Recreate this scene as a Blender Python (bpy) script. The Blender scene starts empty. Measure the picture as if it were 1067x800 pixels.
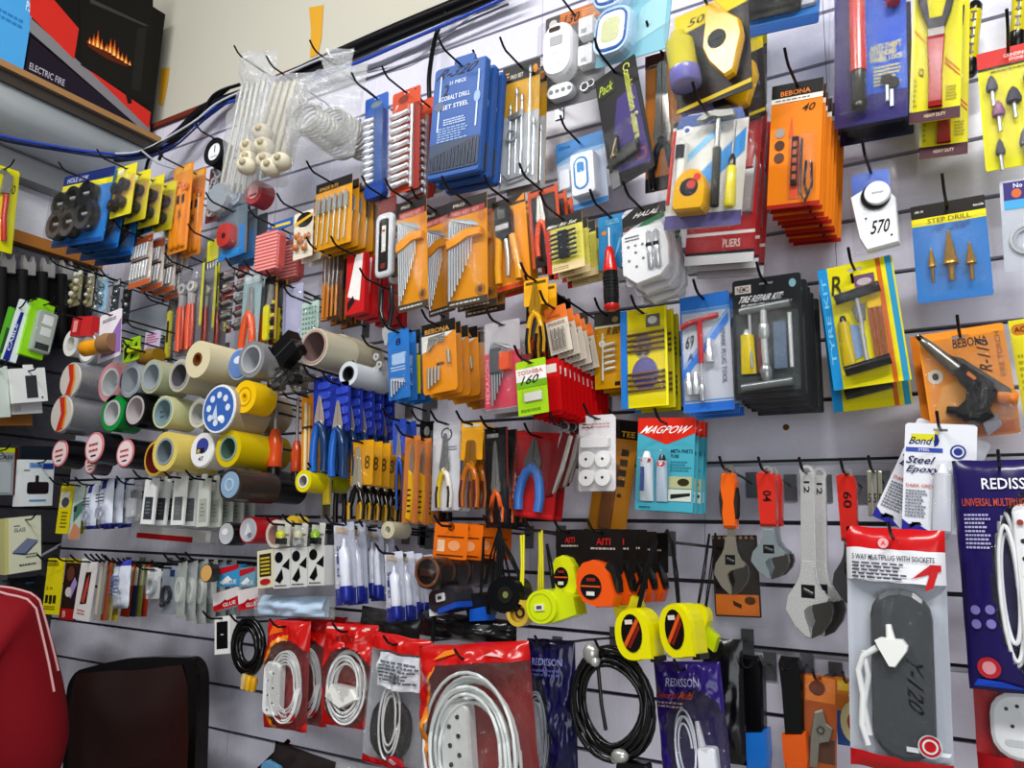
import bpy, math, random
from mathutils import Vector, Matrix, noise
random.seed(7)
S = bpy.context.scene
COL = S.collection
# ------------------------------------------------------------------ camera, light, exposure
ZG = 1.49                       # height of the groove that carries the hanging wrenches
FPX = 832.4                     # focal length in pixels of the 1067 x 800 frame
EYE = Vector((0, -1.363, ZG - 0.1413))
FW = Vector((-0.51683, 0.83417, 0.19245)); RT = Vector((0.85259, 0.52185, 0.02772)); UP = Vector((0.07731, -0.17841, 0.98091))
cd = bpy.data.cameras.new('camera'); cam = bpy.data.objects.new('camera', cd); COL.objects.link(cam)
cd.sensor_width = 36; cd.lens = FPX / 1067 * 36; cd.clip_start = 0.05
cam.matrix_world = Matrix(((RT.x, UP.x, -FW.x, EYE.x), (RT.y, UP.y, -FW.y, EYE.y), (RT.z, UP.z, -FW.z, EYE.z), (0, 0, 0, 1)))
S.camera = cam
S.view_settings.view_transform = 'Standard'; S.view_settings.look = 'None'
S.view_settings.exposure = 0.0; S.view_settings.gamma = 1.0
wd = bpy.data.worlds.new('world'); S.world = wd; wd.use_nodes = True
wd.node_tree.nodes['Background'].inputs[0].default_value = (0.93, 0.97, 1.0, 1)
wd.node_tree.nodes['Background'].inputs[1].default_value = 0.20
def area(name, loc, target, sx, sy, e, col=(1, 1, 1)):
    l = bpy.data.lights.new(name, 'AREA'); l.shape = 'RECTANGLE'; l.size = sx; l.size_y = sy; l.energy = e; l.color = col
    o = bpy.data.objects.new(name, l); COL.objects.link(o); o.location = loc
    o.rotation_euler = (Vector(target) - Vector(loc)).to_track_quat('-Z', 'Y').to_euler()
area('ceiling_tube_light', (-1.3, -1.6, 3.05), (-1.1, 0, 1.4), 1.2, 0.10, 29, (1.0, 0.99, 0.96))
area('ceiling_tube_light', (0.5, -1.7, 3.05), (-0.3, 0, 1.3), 1.2, 0.10, 38, (1.0, 0.99, 0.97))
area('side_fill_light', (1.5, -3.9, 1.35), (-1.2, 0, 1.7), 2.4, 2.2, 52, (0.93, 0.97, 1.0))  # added fill light, low and to the right, to reach under the shelf

# ------------------------------------------------------------------ materials
MATS = {}
def lin(h):
    h = h.lstrip('#')
    if len(h) == 3: h = ''.join(c + c for c in h)
    f = lambda v: v / 12.92 if v <= .04045 else ((v + .055) / 1.055) ** 2.4
    return tuple(f(int(h[i:i + 2], 16) / 255) ** 1.22 for i in (0, 2, 4)) + (1,)
def mat(k):
    """'rrggbb' with a finish after a slash: m metal, s shiny plastic, r rough; or 'clear' / 'bag' / 'frost' films."""
    if k in MATS: return MATS[k]
    m = bpy.data.materials.new(k); m.use_nodes = True; nt = m.node_tree; N = nt.nodes; L = nt.links
    p = N['Principled BSDF']; out = N['Material Output']
    nz = N.new('ShaderNodeTexNoise')
    if k in ('clear', 'bag', 'frost', 'haze'):
        t = N.new('ShaderNodeBsdfTransparent'); g = N.new('ShaderNodeBsdfGlossy'); mx = N.new('ShaderNodeMixShader')
        lw = N.new('ShaderNodeLayerWeight'); mr = N.new('ShaderNodeMapRange'); bp = N.new('ShaderNodeBump')
        lw.inputs['Blend'].default_value = 0.25
        g.inputs['Roughness'].default_value = 0.07 if k == 'clear' else 0.12
        t.inputs[0].default_value = (.97, .97, .97, 1)
        nz.inputs['Scale'].default_value = 34 if k == 'clear' else 60; nz.inputs['Detail'].default_value = 4
        bp.inputs['Strength'].default_value = 0.35 if k == 'clear' else 0.9; bp.inputs['Distance'].default_value = 0.01
        L.new(nz.outputs['Fac'], bp.inputs['Height']); L.new(bp.outputs[0], g.inputs['Normal']); L.new(bp.outputs[0], lw.inputs['Normal'])
        L.new(lw.outputs['Facing'], mr.inputs['Value'])
        lo = {'clear': .025, 'bag': .10, 'frost': .16, 'haze': .20}[k]
        mr.inputs['To Min'].default_value = lo; mr.inputs['To Max'].default_value = lo + (.16 if k == 'clear' else .30)
        L.new(mr.outputs[0], mx.inputs[0]); L.new(t.outputs[0], mx.inputs[1])
        if k in ('frost', 'haze'):
            d = N.new('ShaderNodeBsdfDiffuse'); d.inputs[0].default_value = (.8, .82, .85, 1)
            m2 = N.new('ShaderNodeMixShader'); m2.inputs[0].default_value = .45
            L.new(d.outputs[0], m2.inputs[1]); L.new(g.outputs[0], m2.inputs[2]); L.new(m2.outputs[0], mx.inputs[2])
        else: L.new(g.outputs[0], mx.inputs[2])
        L.new(mx.outputs[0], out.inputs[0])
    else:
        h, _, fin = k.partition('/')
        p.inputs['Base Color'].default_value = lin(h)
        lo, hi = {'': (.32, .48), 'm': (.16, .34), 's': (.14, .26), 'r': (.65, .85), 'w': (.18, .34)}[fin]
        if fin in ('', 'r', 's'): p.inputs['Specular IOR Level'].default_value = {'': .18, 'r': .2, 's': .42}[fin]
        if fin == 'm': p.inputs['Metallic'].default_value = .6
        nz.inputs['Scale'].default_value = 60
        mr = N.new('ShaderNodeMapRange'); mr.inputs['To Min'].default_value = lo; mr.inputs['To Max'].default_value = hi
        L.new(nz.outputs['Fac'], mr.inputs['Value']); L.new(mr.outputs[0], p.inputs['Roughness'])
    MATS[k] = m
    return m

# ------------------------------------------------------------------ mesh builder
TXT = {}
def text_mesh(s):
    if s not in TXT:
        c = bpy.data.curves.new('lettering', 'FONT'); c.body = s; c.resolution_u = 2; c.offset = .012
        o = bpy.data.objects.new('lettering', c); me = o.to_mesh()
        vs = [(v.co.x, v.co.y) for v in me.vertices]; fs = [tuple(p.vertices) for p in me.polygons]
        x0 = min(v[0] for v in vs); x1 = max(v[0] for v in vs); y0 = min(v[1] for v in vs); y1 = max(v[1] for v in vs)
        TXT[s] = ([((x - x0) / (x1 - x0), (y - y0) / (y1 - y0)) for x, y in vs], fs)
        o.to_mesh_clear(); bpy.data.objects.remove(o); bpy.data.curves.remove(c)
    return TXT[s]
def rrpoly(u0, v0, u1, v1, ru, rv, n=4):
    out = []
    for cx, cy, a in ((u1 - ru, v1 - rv, 0), (u0 + ru, v1 - rv, 90), (u0 + ru, v0 + rv, 180), (u1 - ru, v0 + rv, 270)):
        for i in range(n + 1):
            t = math.radians(a + 90 * i / n); out.append((cx + ru * math.cos(t), cy + rv * math.sin(t)))
    return out
class M:
    """collects shapes given in card units: u across 0..1, v up 0..1, y in card widths (negative is towards the viewer)"""
    def __init__(s, w=1.0, h=1.0): s.w, s.h, s.V, s.F, s.K, s.mi, s.q = w, h, [], [], [], [], 0
    def c(s, u, v, y): return Vector(((u - .5) * s.w, y * s.w, v * s.h))
    def _f(s, vs, fs, k, sm=False):
        b = len(s.V); s.V += [tuple(v) for v in vs]
        if k not in s.K: s.K.append(k)
        i = s.K.index(k)
        for f in fs: s.F.append(tuple(b + j for j in f)); s.mi.append((i, sm))
    def box(s, u0, v0, u1, v1, y0, y1, k):
        P = [s.c(u, v, y) for y in (y0, y1) for v in (v0, v1) for u in (u0, u1)]
        s._f(P, [(0, 1, 3, 2), (4, 6, 7, 5), (0, 4, 5, 1), (2, 3, 7, 6), (0, 2, 6, 4), (1, 5, 7, 3)], k)
    def poly(s, pts, y0, y1, k, cham=0.0):
        n = len(pts); cx = sum(p[0] for p in pts) / n; cy = sum(p[1] for p in pts) / n
        a = [s.c(cx + (p[0] - cx) * (1 - cham), cy + (p[1] - cy) * (1 - cham), y0) for p in pts]
        m = [s.c(p[0], p[1], y0 + (y1 - y0) * (.25 if cham else 0)) for p in pts]; b = [s.c(p[0], p[1], y1) for p in pts]
        if cham:
            s._f(a + m + b, [tuple(range(n)), tuple(range(3 * n - 1, 2 * n - 1, -1))] + [(i, i + n, (i + 1) % n + n, (i + 1) % n) for i in range(n)]
                 + [(i + n, i + 2 * n, (i + 1) % n + 2 * n, (i + 1) % n + n) for i in range(n)], k)
        else:
            s._f(a + b, [tuple(range(n)), tuple(range(2 * n - 1, n - 1, -1))] + [(i, i + n, (i + 1) % n + n, (i + 1) % n) for i in range(n)], k)
    def rr(s, u0, v0, u1, v1, y0, y1, k, r=.12, cham=.06):
        ru = r * min(abs(u1 - u0), abs(v1 - v0) * s.h / s.w); s.poly(rrpoly(u0, v0, u1, v1, ru, ru * s.w / s.h), y0, y1, k, cham)
    def oval(s, u, v, ru, rv, y0, y1, k, n=22, cham=.0):
        s.poly([(u + ru * math.cos(6.2832 * i / n), v + rv * math.sin(6.2832 * i / n)) for i in range(n)], y0, y1, k, cham)
    def disc(s, u, v, r, y0, y1, k, n=22, cham=.0): s.oval(u, v, r, r * s.w / s.h, y0, y1, k, n, cham)
    def ring(s, u, v, r, ri, y0, y1, k, ki=None, n=26, sq=1.0):
        A = []
        for rad, y in ((r, y0), (r, y1), (ri, y1), (ri, y0)):
            A += [s.c(u + rad * math.cos(6.2832 * i / n), v + sq * rad * s.w / s.h * math.sin(6.2832 * i / n), y) for i in range(n)]
        for b, kk in ((0, k), (1, k), (2, ki or k), (3, k)):
            s._f(A, [(b * n + i, b * n + (i + 1) % n, ((b + 1) % 4) * n + (i + 1) % n, ((b + 1) % 4) * n + i) for i in range(n)], kk, b in (0, 2))
    def rod(s, pts, r, k, n=8, r1=None, raw=False, cap=True):
        P = [Vector(p) for p in pts] if raw else [s.c(*p) for p in pts]
        r = r if raw else r * s.w; r1 = r if r1 is None else (r1 if raw else r1 * s.w)
        V = []; m = len(P); nrm = None
        for i, p in enumerate(P):
            t = ((P[min(i + 1, m - 1)] - P[max(i - 1, 0)])).normalized()
            if nrm is None: nrm = t.orthogonal().normalized()
            nrm = (nrm - t * nrm.dot(t)); nrm = nrm.normalized() if nrm.length > 1e-6 else t.orthogonal().normalized()
            b = t.cross(nrm); rad = r + (r1 - r) * i / max(1, m - 1)
            V += [p + nrm * (rad * math.cos(6.2832 * j / n)) + b * (rad * math.sin(6.2832 * j / n)) for j in range(n)]
        s._f(V, [(i * n + j, i * n + (j + 1) % n, (i + 1) * n + (j + 1) % n, (i + 1) * n + j) for i in range(m - 1) for j in range(n)], k, True)
        if cap: s._f(V[:n] + V[-n:], [tuple(range(n - 1, -1, -1)), tuple(range(n, 2 * n))], k)
    def spin(s, a, b, prof, k, n=14, raw=False):
        """surface of revolution from a to b; prof = [(t along, radius)]"""
        A, B = (Vector(a), Vector(b)) if raw else (s.c(*a), s.c(*b)); t = B - A; sc = 1 if raw else s.w
        n1 = t.normalized().orthogonal().normalized(); n2 = t.normalized().cross(n1); V = []
        for tt, r in prof:
            V += [A + t * tt + (n1 * math.cos(6.2832 * j / n) + n2 * math.sin(6.2832 * j / n)) * max(r * sc, 1e-5) for j in range(n)]
        m = len(prof)
        s._f(V, [(i * n + j, i * n + (j + 1) % n, (i + 1) * n + (j + 1) % n, (i + 1) * n + j) for i in range(m - 1) for j in range(n)], k, True)
        s._f(V[:n] + V[-n:], [tuple(range(n - 1, -1, -1)), tuple(range(n, 2 * n))], k)
    def ball(s, u, v, y, r, k, n=12, sq=(1, 1, 1)):
        c = s.c(u, v, y); V = []; R = r * s.w; m = n // 2
        for i in range(m + 1):
            th = math.pi * i / m
            V += [c + Vector((R * sq[0] * math.sin(th) * math.cos(6.2832 * j / n), R * sq[1] * math.sin(th) * math.sin(6.2832 * j / n), R * sq[2] * math.cos(th))) for j in range(n)]
        s._f(V, [(i * n + j, (i + 1) * n + j, (i + 1) * n + (j + 1) % n, i * n + (j + 1) % n) for i in range(m) for j in range(n)], k, True)
    def t(s, txt, u0, v0, u1, v1, k, rot=0, y=0.0, it=0.0):
        """lettering that fills the box; drawn a hair in front of y"""
        s.q += 1; yy = y - (.0004 + .00012 * s.q) / s.w
        vs, fs = text_mesh(txt); P = []
        for a, b in vs:
            a = a + it * (b - .5)
            if rot == 90: a, b = 1 - b, a
            elif rot == -90: a, b = b, 1 - a
            P.append(s.c(u0 + (u1 - u0) * a, v0 + (v1 - v0) * b, yy))
        s._f(P, fs, k)
    def r(s, u0, v0, u1, v1, k, y=0.0):
        """flat printed rectangle"""
        s.p([(u0, v0), (u1, v0), (u1, v1), (u0, v1)], k, y)
    def p(s, pts, k, y=0.0):
        s.q += 1; yy = y - (.0004 + .00012 * s.q) / s.w
        s._f([s.c(a, b, yy) for a, b in pts], [tuple(range(len(pts)))], k)
    def e(s, u, v, ru, rv, k, y=0.0, n=20): s.p([(u + ru * math.cos(6.2832 * i / n), v + rv * math.sin(6.2832 * i / n)) for i in range(n)], k, y)
    def lines(s, u0, v0, u1, v1, n, k, y=0.0, duty=.5):
        """n rows of fine print too small to read, each a thin bar of its own length"""
        for i in range(n):
            z = v1 - (v1 - v0) * (i + .5) / n; hh = (v1 - v0) / n * duty / 2; uu = u0; rr = random.Random(i * 7 + n)
            while uu < u0 + (u1 - u0) * (.7 + .3 * rr.random()):
                l = (u1 - u0) * rr.uniform(.06, .16); s.r(uu, z - hh, min(u1, uu + l), z + hh, k, y); s.q -= 1; uu += l + (u1 - u0) * .03
    def card(s, k, t=.012, hole=True, r=.05, hu=.5, hv=None):
        """stiff backing card, front at y = 0, with its hanging slot"""
        if not hole: s.rr(0, 0, 1, 1, 0, t, k, r, 0); return
        a = .03 * s.w / s.h; v1 = hv or 1 - 2.6 * a; v0 = v1 - 1.4 * a; uL, uR = hu - .1, hu + .1
        s.poly([(r * .4, 0), (1 - r * .4, 0), (1, r * .4), (1, v0), (0, v0), (0, r * .4)], 0, t, k)
        s.box(0, v0, uL, v1, 0, t, k); s.box(uR, v0, 1, v1, 0, t, k)
        s.poly([(0, v1), (1, v1), (1, 1 - r * .5), (1 - r, 1), (r, 1), (0, 1 - r * .5)], 0, t, k)
    def shell(s, u0, v0, u1, v1, d, k='clear', r=.15, y=0.0):
        """blister bubble: rounded tray with sloping sides"""
        ru = r * min(u1 - u0, (v1 - v0) * s.h / s.w); o = rrpoly(u0, v0, u1, v1, ru, ru * s.w / s.h, 4); n = len(o)
        cx, cy = (u0 + u1) / 2, (v0 + v1) / 2
        A = [s.c(a, b, y) for a, b in o]; sh = lambda f: [s.c(cx + (a - cx) * f, cy + (b - cy) * f, 0) for a, b in o]
        B = [v + Vector((0, (y - d * .85) * s.w, 0)) for v in sh(.965)]; C = [v + Vector((0, (y - d) * s.w, 0)) for v in sh(.90)]
        s._f(A + B + C, [(i, (i + 1) % n, n + (i + 1) % n, n + i) for i in range(n)] + [(n + i, n + (i + 1) % n, 2 * n + (i + 1) % n, 2 * n + i) for i in range(n)] + [tuple(range(2 * n, 3 * n))], k, True)
    def pillow(s, u0, v0, u1, v1, d, matf, nu=18, nv=24, wr=.25, seed=0, y=0.0, back=None):
        """soft bag: two films sealed round the edge, the front one bulging and creased"""
        for side, dd in ((0, d), (1, -(back if back is not None else d * .25))):
            V = []; G = {}
            for j in range(nv + 1):
                for i in range(nu + 1):
                    a, b = i / nu, j / nv; e = max(0, math.sin(math.pi * a) * math.sin(math.pi * b)) ** .45
                    f = noise.noise(Vector((a * 5 + seed, b * 7 + side * 9, seed * 1.7))) * wr + noise.noise(Vector((a * 13 + seed, b * 15, 3.1))) * wr * .5
                    ed = noise.noise(Vector((b * 4, seed, side * 0))) * .012 * (1 - abs(2 * a - 1) * 0)
                    V.append(s.c(u0 + (u1 - u0) * a + ed, v0 + (v1 - v0) * b + noise.noise(Vector((a * 4, seed + 5, 0))) * .008, y - dd * (e * (1 + f))))
            for j in range(nv):
                for i in range(nu):
                    q = [j * (nu + 1) + i, j * (nu + 1) + i + 1, (j + 1) * (nu + 1) + i + 1, (j + 1) * (nu + 1) + i]
                    k = matf((i + .5) / nu, (j + .5) / nv, side)
                    if k: G.setdefault(k, []).append(q)
            b = len(s.V); s._f(V, [], 'clear' if not G else next(iter(G)))
            for k, qs in G.items():
                if k not in s.K: s.K.append(k)
                for q in qs: s.F.append(tuple(b + x for x in q)); s.mi.append((s.K.index(k), True))
    def wrap(s, d, wr, seed, *ops):
        """printing that follows the front film of a pillow of the same depth, crease and seed"""
        b = len(s.V)
        for o in ops: getattr(s, o[0])(*o[1:])
        for i in range(b, len(s.V)):
            x, y, z = s.V[i]; u = x / s.w + .5; v = z / s.h; e = max(0, math.sin(math.pi * min(1, max(0, u))) * math.sin(math.pi * min(1, max(0, v)))) ** .45
            f = noise.noise(Vector((u * 5 + seed, v * 7, seed * 1.7))) * wr + noise.noise(Vector((u * 13 + seed, v * 15, 3.1))) * wr * .5
            s.V[i] = (x, y - (d * e * (1 + f) + .02) * s.w, z)
    def mesh(s, name):
        me = bpy.data.meshes.new(name); me.from_pydata(s.V, [], s.F); me.validate()
        for k in s.K: me.materials.append(mat(k))
        if len(me.polygons) == len(s.mi):
            me.polygons.foreach_set('material_index', [a for a, b in s.mi]); me.polygons.foreach_set('use_smooth', [b for a, b in s.mi])
        me.update(); return me
    def build(s, name, parent=None, **props):
        o = bpy.data.objects.new(name, s.mesh(name)); COL.objects.link(o)
        if parent is not None: o.parent = parent
        for a, b in props.items(): o[a] = b
        return o
# ------------------------------------------------------------------ placing
def dirpx(q): return FW + RT * ((q[0] - 533.5) / FPX) - UP * ((q[1] - 400) / FPX)
def hit(q, p0, n):
    d = dirpx(q); return EYE + d * ((p0 - EYE).dot(n) / d.dot(n))
XL = -2.40                      # the side wall
def onback(q, d): return hit(q, Vector((0, -d, 0)), Vector((0, 1, 0)))
def onside(q, d): return hit(q, Vector((XL + d, 0, 0)), Vector((1, 0, 0)))
ORD = ['first', 'second', 'third', 'fourth', 'fifth', 'sixth', 'seventh', 'eighth', 'ninth', 'tenth', 'eleventh', 'twelfth']
def copy_tree(o, parent=None):
    c = o.copy(); COL.objects.link(c)
    if parent is not None: c.parent = parent
    for ch in o.children: copy_tree(ch, c)
    return c
HOOKS = []
class Item:
    """one thing hung at distance d from its wall; TL, TR, BL are where its front's corners stand"""
    def __init__(s, name, label, cat, c, d=.12, wall='B', yaw=0, hook=True, group=None, size=None):
        TL, TR, BL = c[0:2], c[2:4], c[4:6]; mid = ((TR[0] + BL[0]) / 2, (TR[1] + BL[1]) / 2)
        pc = onback(mid, d) if wall == 'B' else onside(mid, d)
        rz = math.radians(yaw) + (0 if wall == 'B' else math.pi / 2)
        n = Vector((math.sin(rz), -math.cos(rz), 0)); ax = Vector((math.cos(rz), math.sin(rz), 0)); Z = Vector((0, 0, 1))
        A, B, C = (hit(q, pc, n) for q in (TL, TR, BL))
        ex, dn = B - A, C - A
        s.w, s.h = ex.length, dn.length
        roll = (math.atan2(ex.dot(Z), ex.dot(ax)) + math.atan2(dn.dot(ax), -dn.dot(Z))) / 2
        if size: s.w, s.h = size
        s.R = Matrix.Rotation(rz, 4, 'Z') @ Matrix.Rotation(-roll, 4, 'Y')
        ctr = (B + C) / 2; up = (s.R @ Vector((0, 0, 1)))
        s.base = ctr - up * (s.h / 2); s.top = ctr + up * (s.h / 2); s.n = n; s.wall = wall; s.d = d; s.label = label
        s.root = bpy.data.objects.new(name, None); COL.objects.link(s.root); s.root.empty_display_size = .02
        s.root.matrix_world = Matrix.Translation(s.base) @ s.R
        s.root['label'] = label; s.root['category'] = cat
        if group: s.root['group'] = group
        s.cat = cat
        if hook: HOOKS.append((s, label))
    def add(s, name, *ops, lab=None, parent=None):
        m = M(s.w, s.h)
        for o in ops: getattr(m, o[0])(*o[1:])
        o = m.build(name, parent or s.root)
        if lab: o['label'] = lab
        return o
    def stack(s, n, step, desc, group=None, dx=0, dz=0, jit=1.0, lab=None):
        """n further ones behind it on the same hook"""
        s.root['group'] = group or desc + ' on one hook'
        for i in range(1, n + 1):
            c = copy_tree(s.root); r = random.Random(i * 31 + int(s.w * 1e5))
            c.matrix_world = Matrix.Translation(s.base - s.n * (step * i) + Vector((dx * i + r.uniform(-.002, .002) * jit, 0, dz * i + r.uniform(-.002, .002) * jit))) @ Matrix.Rotation(r.uniform(-.02, .02) * jit, 4, 'Z') @ s.R
            c['label'] = lab or '%s, %s from the front of its stack' % (desc, ORD[i])
        s.nst = n
        return s
def tag(o, label, cat, group=None):
    o['label'] = label; o['category'] = cat
    if group: o['group'] = group
    return o
def struct(o): o['kind'] = 'structure'; return o
# ------------------------------------------------------------------ the room
def wbox(m, x0, x1, y0, y1, z0, z1, k): m.box(x0 + .5, z0, x1 + .5, z1, y0, y1, k)
WALLC, GRV = 'dad9e6/w', '55555c'
def slats(name, x0, x1, z0, z1, k=WALLC, gk=GRV):
    """slatted panel: boards 100 mm apart with a dark groove between, on a backing sheet"""
    m = M(); wbox(m, x0, x1, .014, .02, z0, z1, gk)
    n0 = int(math.floor((z0 - ZG) / .1)); z = ZG + n0 * .1
    while z < z1 - .001:
        a, b = max(z + .0035, z0), min(z + .0965, z1)
        if b > a: wbox(m, x0, x1, 0, .014, a, b, k)
        z += .1
    return struct(m.build(name))
TOPZ = ZG + 1.09
seams = [-2.40, -1.62, -.7915, -.2125 + .24, .62, 1.5]
slats('wall_back', -2.40, -1.6015, .55, TOPZ)
slats('wall_back', -1.5995, -.7925, .55, TOPZ)
slats('wall_back', -.7915, -.2130, 1.80, TOPZ)
slats('wall_back', -.2120, 1.0, 1.80, TOPZ)
slats('wall_back', -.7915, -.4470, .55, 1.80)
slats('wall_back', -.4460, 1.0, .55, 1.80)
m = M(); wbox(m, -2.45, 1.2, .02, .12, 0, 3.4, 'c9c6ba/r'); struct(m.build('wall_rear_plaster'))
m = M(); wbox(m, -2.45, 1.2, -3.2, .12, -.1, 0, 'b4b0a8'); struct(m.build('floor'))
# aluminium strips in the two grooves that carry the wrenches and the long tools
for z, x0 in ((ZG, -.446), (ZG - .3, -.446)):
    m = M(); wbox(m, x0, 1.0, -.002, .013, z - .0065, z - .0015, 'c8ccd0/m'); struct(m.build('trim_%d' % (1 if z == ZG else 2)))
# timber ledge along the top of the panels
m = M(); wbox(m, -2.40, 1.0, -.012, .02, TOPZ, TOPZ + .016, '7a3a2a/r'); struct(m.build('trim_3'))
# strip of old masking tape left on the plaster
a, b = onback((337, 5), -.019), onback((324, 57), -.019)
m = M(); k = 'd9a93c/r'
m._f([onback(q, -.0185) for q in ((322, 8), (337, 5), (335, 40), (331, 57), (323, 60), (324, 30))], [(0, 1, 2, 3, 4, 5)], k)
tag(m.build('masking_tape_strip'), 'torn strip of yellow tape stuck on the cream wall above the panels', 'tape strip')
m = M(); m._f([onback(q, -.0185) for q in ((167, 72), (177, 70), (174, 92), (170, 110), (165, 108))], [(0, 1, 2, 3, 4)], k)
tag(m.build('masking_tape_strip'), 'short faded yellow tape strip on the cream wall beside the fireplace box', 'tape strip')
# side wall: plaster, white lining above, dark slat panel below, timber rail between
m = M(); wbox(m, XL - .1, XL - .02, -3.2, .12, 0, 3.4, 'cfcabd/r'); struct(m.build('wall_left'))
m = M(); wbox(m, XL - .02, XL, -3.2, 0, ZG + .70, ZG + 1.09, 'd4d6dc/w'); struct(m.build('wall_left_lining'))
m = M(); wbox(m, XL - .02, XL, -3.2, 0, .55, ZG + .70, '4a4a50/w')
for i in range(1, 14): wbox(m, XL - .001, XL + .0012, -3.2, -.001, .60 + i * .1, .607 + i * .1, '1c1c1e')
struct(m.build('wall_left_panel'))
m = M(); wbox(m, XL, XL + .025, -3.2, 0, ZG + .665, ZG + .70, 'b07a3a'); struct(m.build('trim_4'))
# shelf over the side wall
sx = -2.15; sz = onside((80, 107), .25).z
m = M(); wbox(m, XL, sx, -1.6, -.002, sz, sz + .018, '8d8076'); wbox(m, sx, sx + .004, -1.6, -.002, sz, sz + .018, 'a9855c/r')
wbox(m, sx - .024, sx - .012, -1.6, -.002, sz - .03, sz, '4d4742')
tag(m.build('wall_shelf'), 'long grey-brown shelf board above the side wall carrying the cartons', 'shelf')
# white plastic channel sagging under the shelf
m = M(); P = []; n = 10
for dx, dz in ((.032, .0), (.030, .025), (.032, .05), (.040, .07), (.055, .085), (.075, .095), (.10, .102), (.13, .106), (.17, .108), (.21, .109), (.248, .11)): P.append((sx - dx, sz - .0075 - dz))
V = [Vector((x, y, z)) for y in (-1.6, -.004) for x, z in P] + [Vector((x, y, z + .006)) for y in (-1.6, -.004) for x, z in P]
q = n + 1
m._f(V, [(i, i + 1, q + i + 1, q + i) for i in range(n)] + [(2 * q + i, 3 * q + i, 3 * q + i + 1, 2 * q + i + 1) for i in range(n)] + [(q + i, q + i + 1, 3 * q + i + 1, 3 * q + i) for i in range(n)], 'e4ecec/s', True)
tag(m.build('plastic_channel'), 'curved white plastic channel under the shelf above the side wall', 'channel')
# cartons on the shelf: fronts stand 2 cm behind the shelf edge
def sidept(q, x): return hit(q, Vector((x, 0, 0)), Vector((1, 0, 0)))
bx = sx - .02; zb = sz + .019
yE = sidept((158, 130), bx).y; yM = sidept((28, 60), bx).y; zt = zb + .42
it_ = bpy.data.objects.new('fireplace_carton', None); COL.objects.link(it_); it_.location = (bx, (yE + yM) / 2, zb); it_.rotation_euler = (0, 0, math.pi / 2)
tag(it_, 'black carton with red and purple stripes printed with an electric fireplace, on the shelf', 'carton')
W, H = yE - yM, zt - zb
m = M(W, H); m.box(0, 0, 1, 1, 0, .20 / W, '15130f')
def cu(x, y):
    p = sidept((x, y), bx); return ((p.y - yM) / W, (p.z - zb) / H)
m.p([(0, 0), cu(152, 139), cu(28, 34), (0, cu(28, 34)[1])], '241a30')
m.p([cu(31, 18), cu(156, 131), cu(156, 139), cu(150, 137), cu(31, 33)], '8d8b90')
m.p([cu(31, -10), cu(52, -5), cu(82, 30), cu(77, 62), cu(31, 16)], 'd23a30'); m.p([cu(90, 71), cu(157, 117), cu(155, 134)], 'd23a30')
m.p([cu(82, -30), cu(160, -30), cu(157, 112), cu(137, 100), cu(137, 108), cu(133, 108), cu(130, 96), cu(84, 68)], '1a1816')
m.p([cu(93, -2), cu(155, 27), cu(150, 27), cu(94, 3)], '4a4a48'); m.p([cu(143, 30), cu(153, 28), cu(146, 96), cu(136, 92)], '2c2a28')
m.t('ELECTRIC FIRE', *cu(30, 72), cu(66, 94)[0], cu(30, 66)[1] + .01, 'b9b4c0')
m.p([cu(89, 42), cu(110, 51), cu(136, 66), cu(132, 70), cu(112, 62), cu(92, 49)], '6a2c14')
for q, (x, y, hh, ww) in enumerate(((93, 45, 7, 3), (97, 47, 12, 4), (101, 49, 18, 5), (105, 51, 11, 4), (110, 53, 8, 4), (114, 55, 15, 5), (118, 58, 17, 5), (122, 61, 12, 4), (126, 63, 8, 4), (130, 66, 9, 4), (134, 68, 5, 3))):
    for f, kk in ((1, 'b8541c'), (.72, 'e08a2c'), (.42, 'ffd98a')):
        m.p([cu(x - ww * f * .6, y), cu(x - ww * f * .5, y - hh * f * .4), cu(x - ww * f * .1, y - hh * f * .6), cu(x + ww * f * .2, y - hh * f), cu(x + ww * f * .35, y - hh * f * .5), cu(x + ww * f * .7, y + 1)], kk)
m.build('carton_box', it_)
it2 = bpy.data.objects.new('blue_carton', None); COL.objects.link(it2); it2.location = (bx, yM - .204, zb); it2.rotation_euler = (0, 0, math.pi / 2)
tag(it2, 'light blue carton beside the black fireplace carton on the shelf', 'carton')
m = M(.4, H); m.box(0, 0, 1, 1, 0, .5, '5aa9dd'); m.lines(.55, .62, .95, .84, 5, '3b86c0')
m.t('PS', .955, .43, .985, .50, 'dfeaf4'); m.lines(.70, .28, .97, .36, 2, '3b86c0')
m.build('carton_box', it2)
# cables along the top of the panels
def cable(label, pts, r, k, name='cable', grp=None):
    m = M(); P = [Vector(p) for p in pts]; Q = []
    for i in range(len(P) - 1):
        p0, p1, p2, p3 = P[max(0, i - 1)], P[i], P[i + 1], P[min(len(P) - 1, i + 2)]
        for j in range(6):
            t = j / 6; Q.append(.5 * ((2 * p1) + (p2 - p0) * t + (2 * p0 - 5 * p1 + 4 * p2 - p3) * t * t + (3 * p1 - p0 - 3 * p2 + p3) * t ** 3))
    Q.append(P[-1]); m.rod(Q, r, k, 7, raw=True)
    return tag(m.build(name), label, 'cable', grp)
def bk(*q): return [onback((x, y), d) for x, y, d in q]
cable('thick black cable bundle running along the top of the panels', bk((120, 165, .10), (158, 158, .09), (185, 140, .06), (215, 112, .05), (262, 95, .03), (300, 80, .03), (330, 66, .03), (400, 35, .03), (470, 6, .03), (520, -14, .03)), .014, '17161a')
cable('second thick black cable lying on the timber ledge', bk((310, 82, .045), (350, 66, .045), (420, 36, .045), (480, 11, .045), (540, -14, .045)), .009, '121214')
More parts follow.
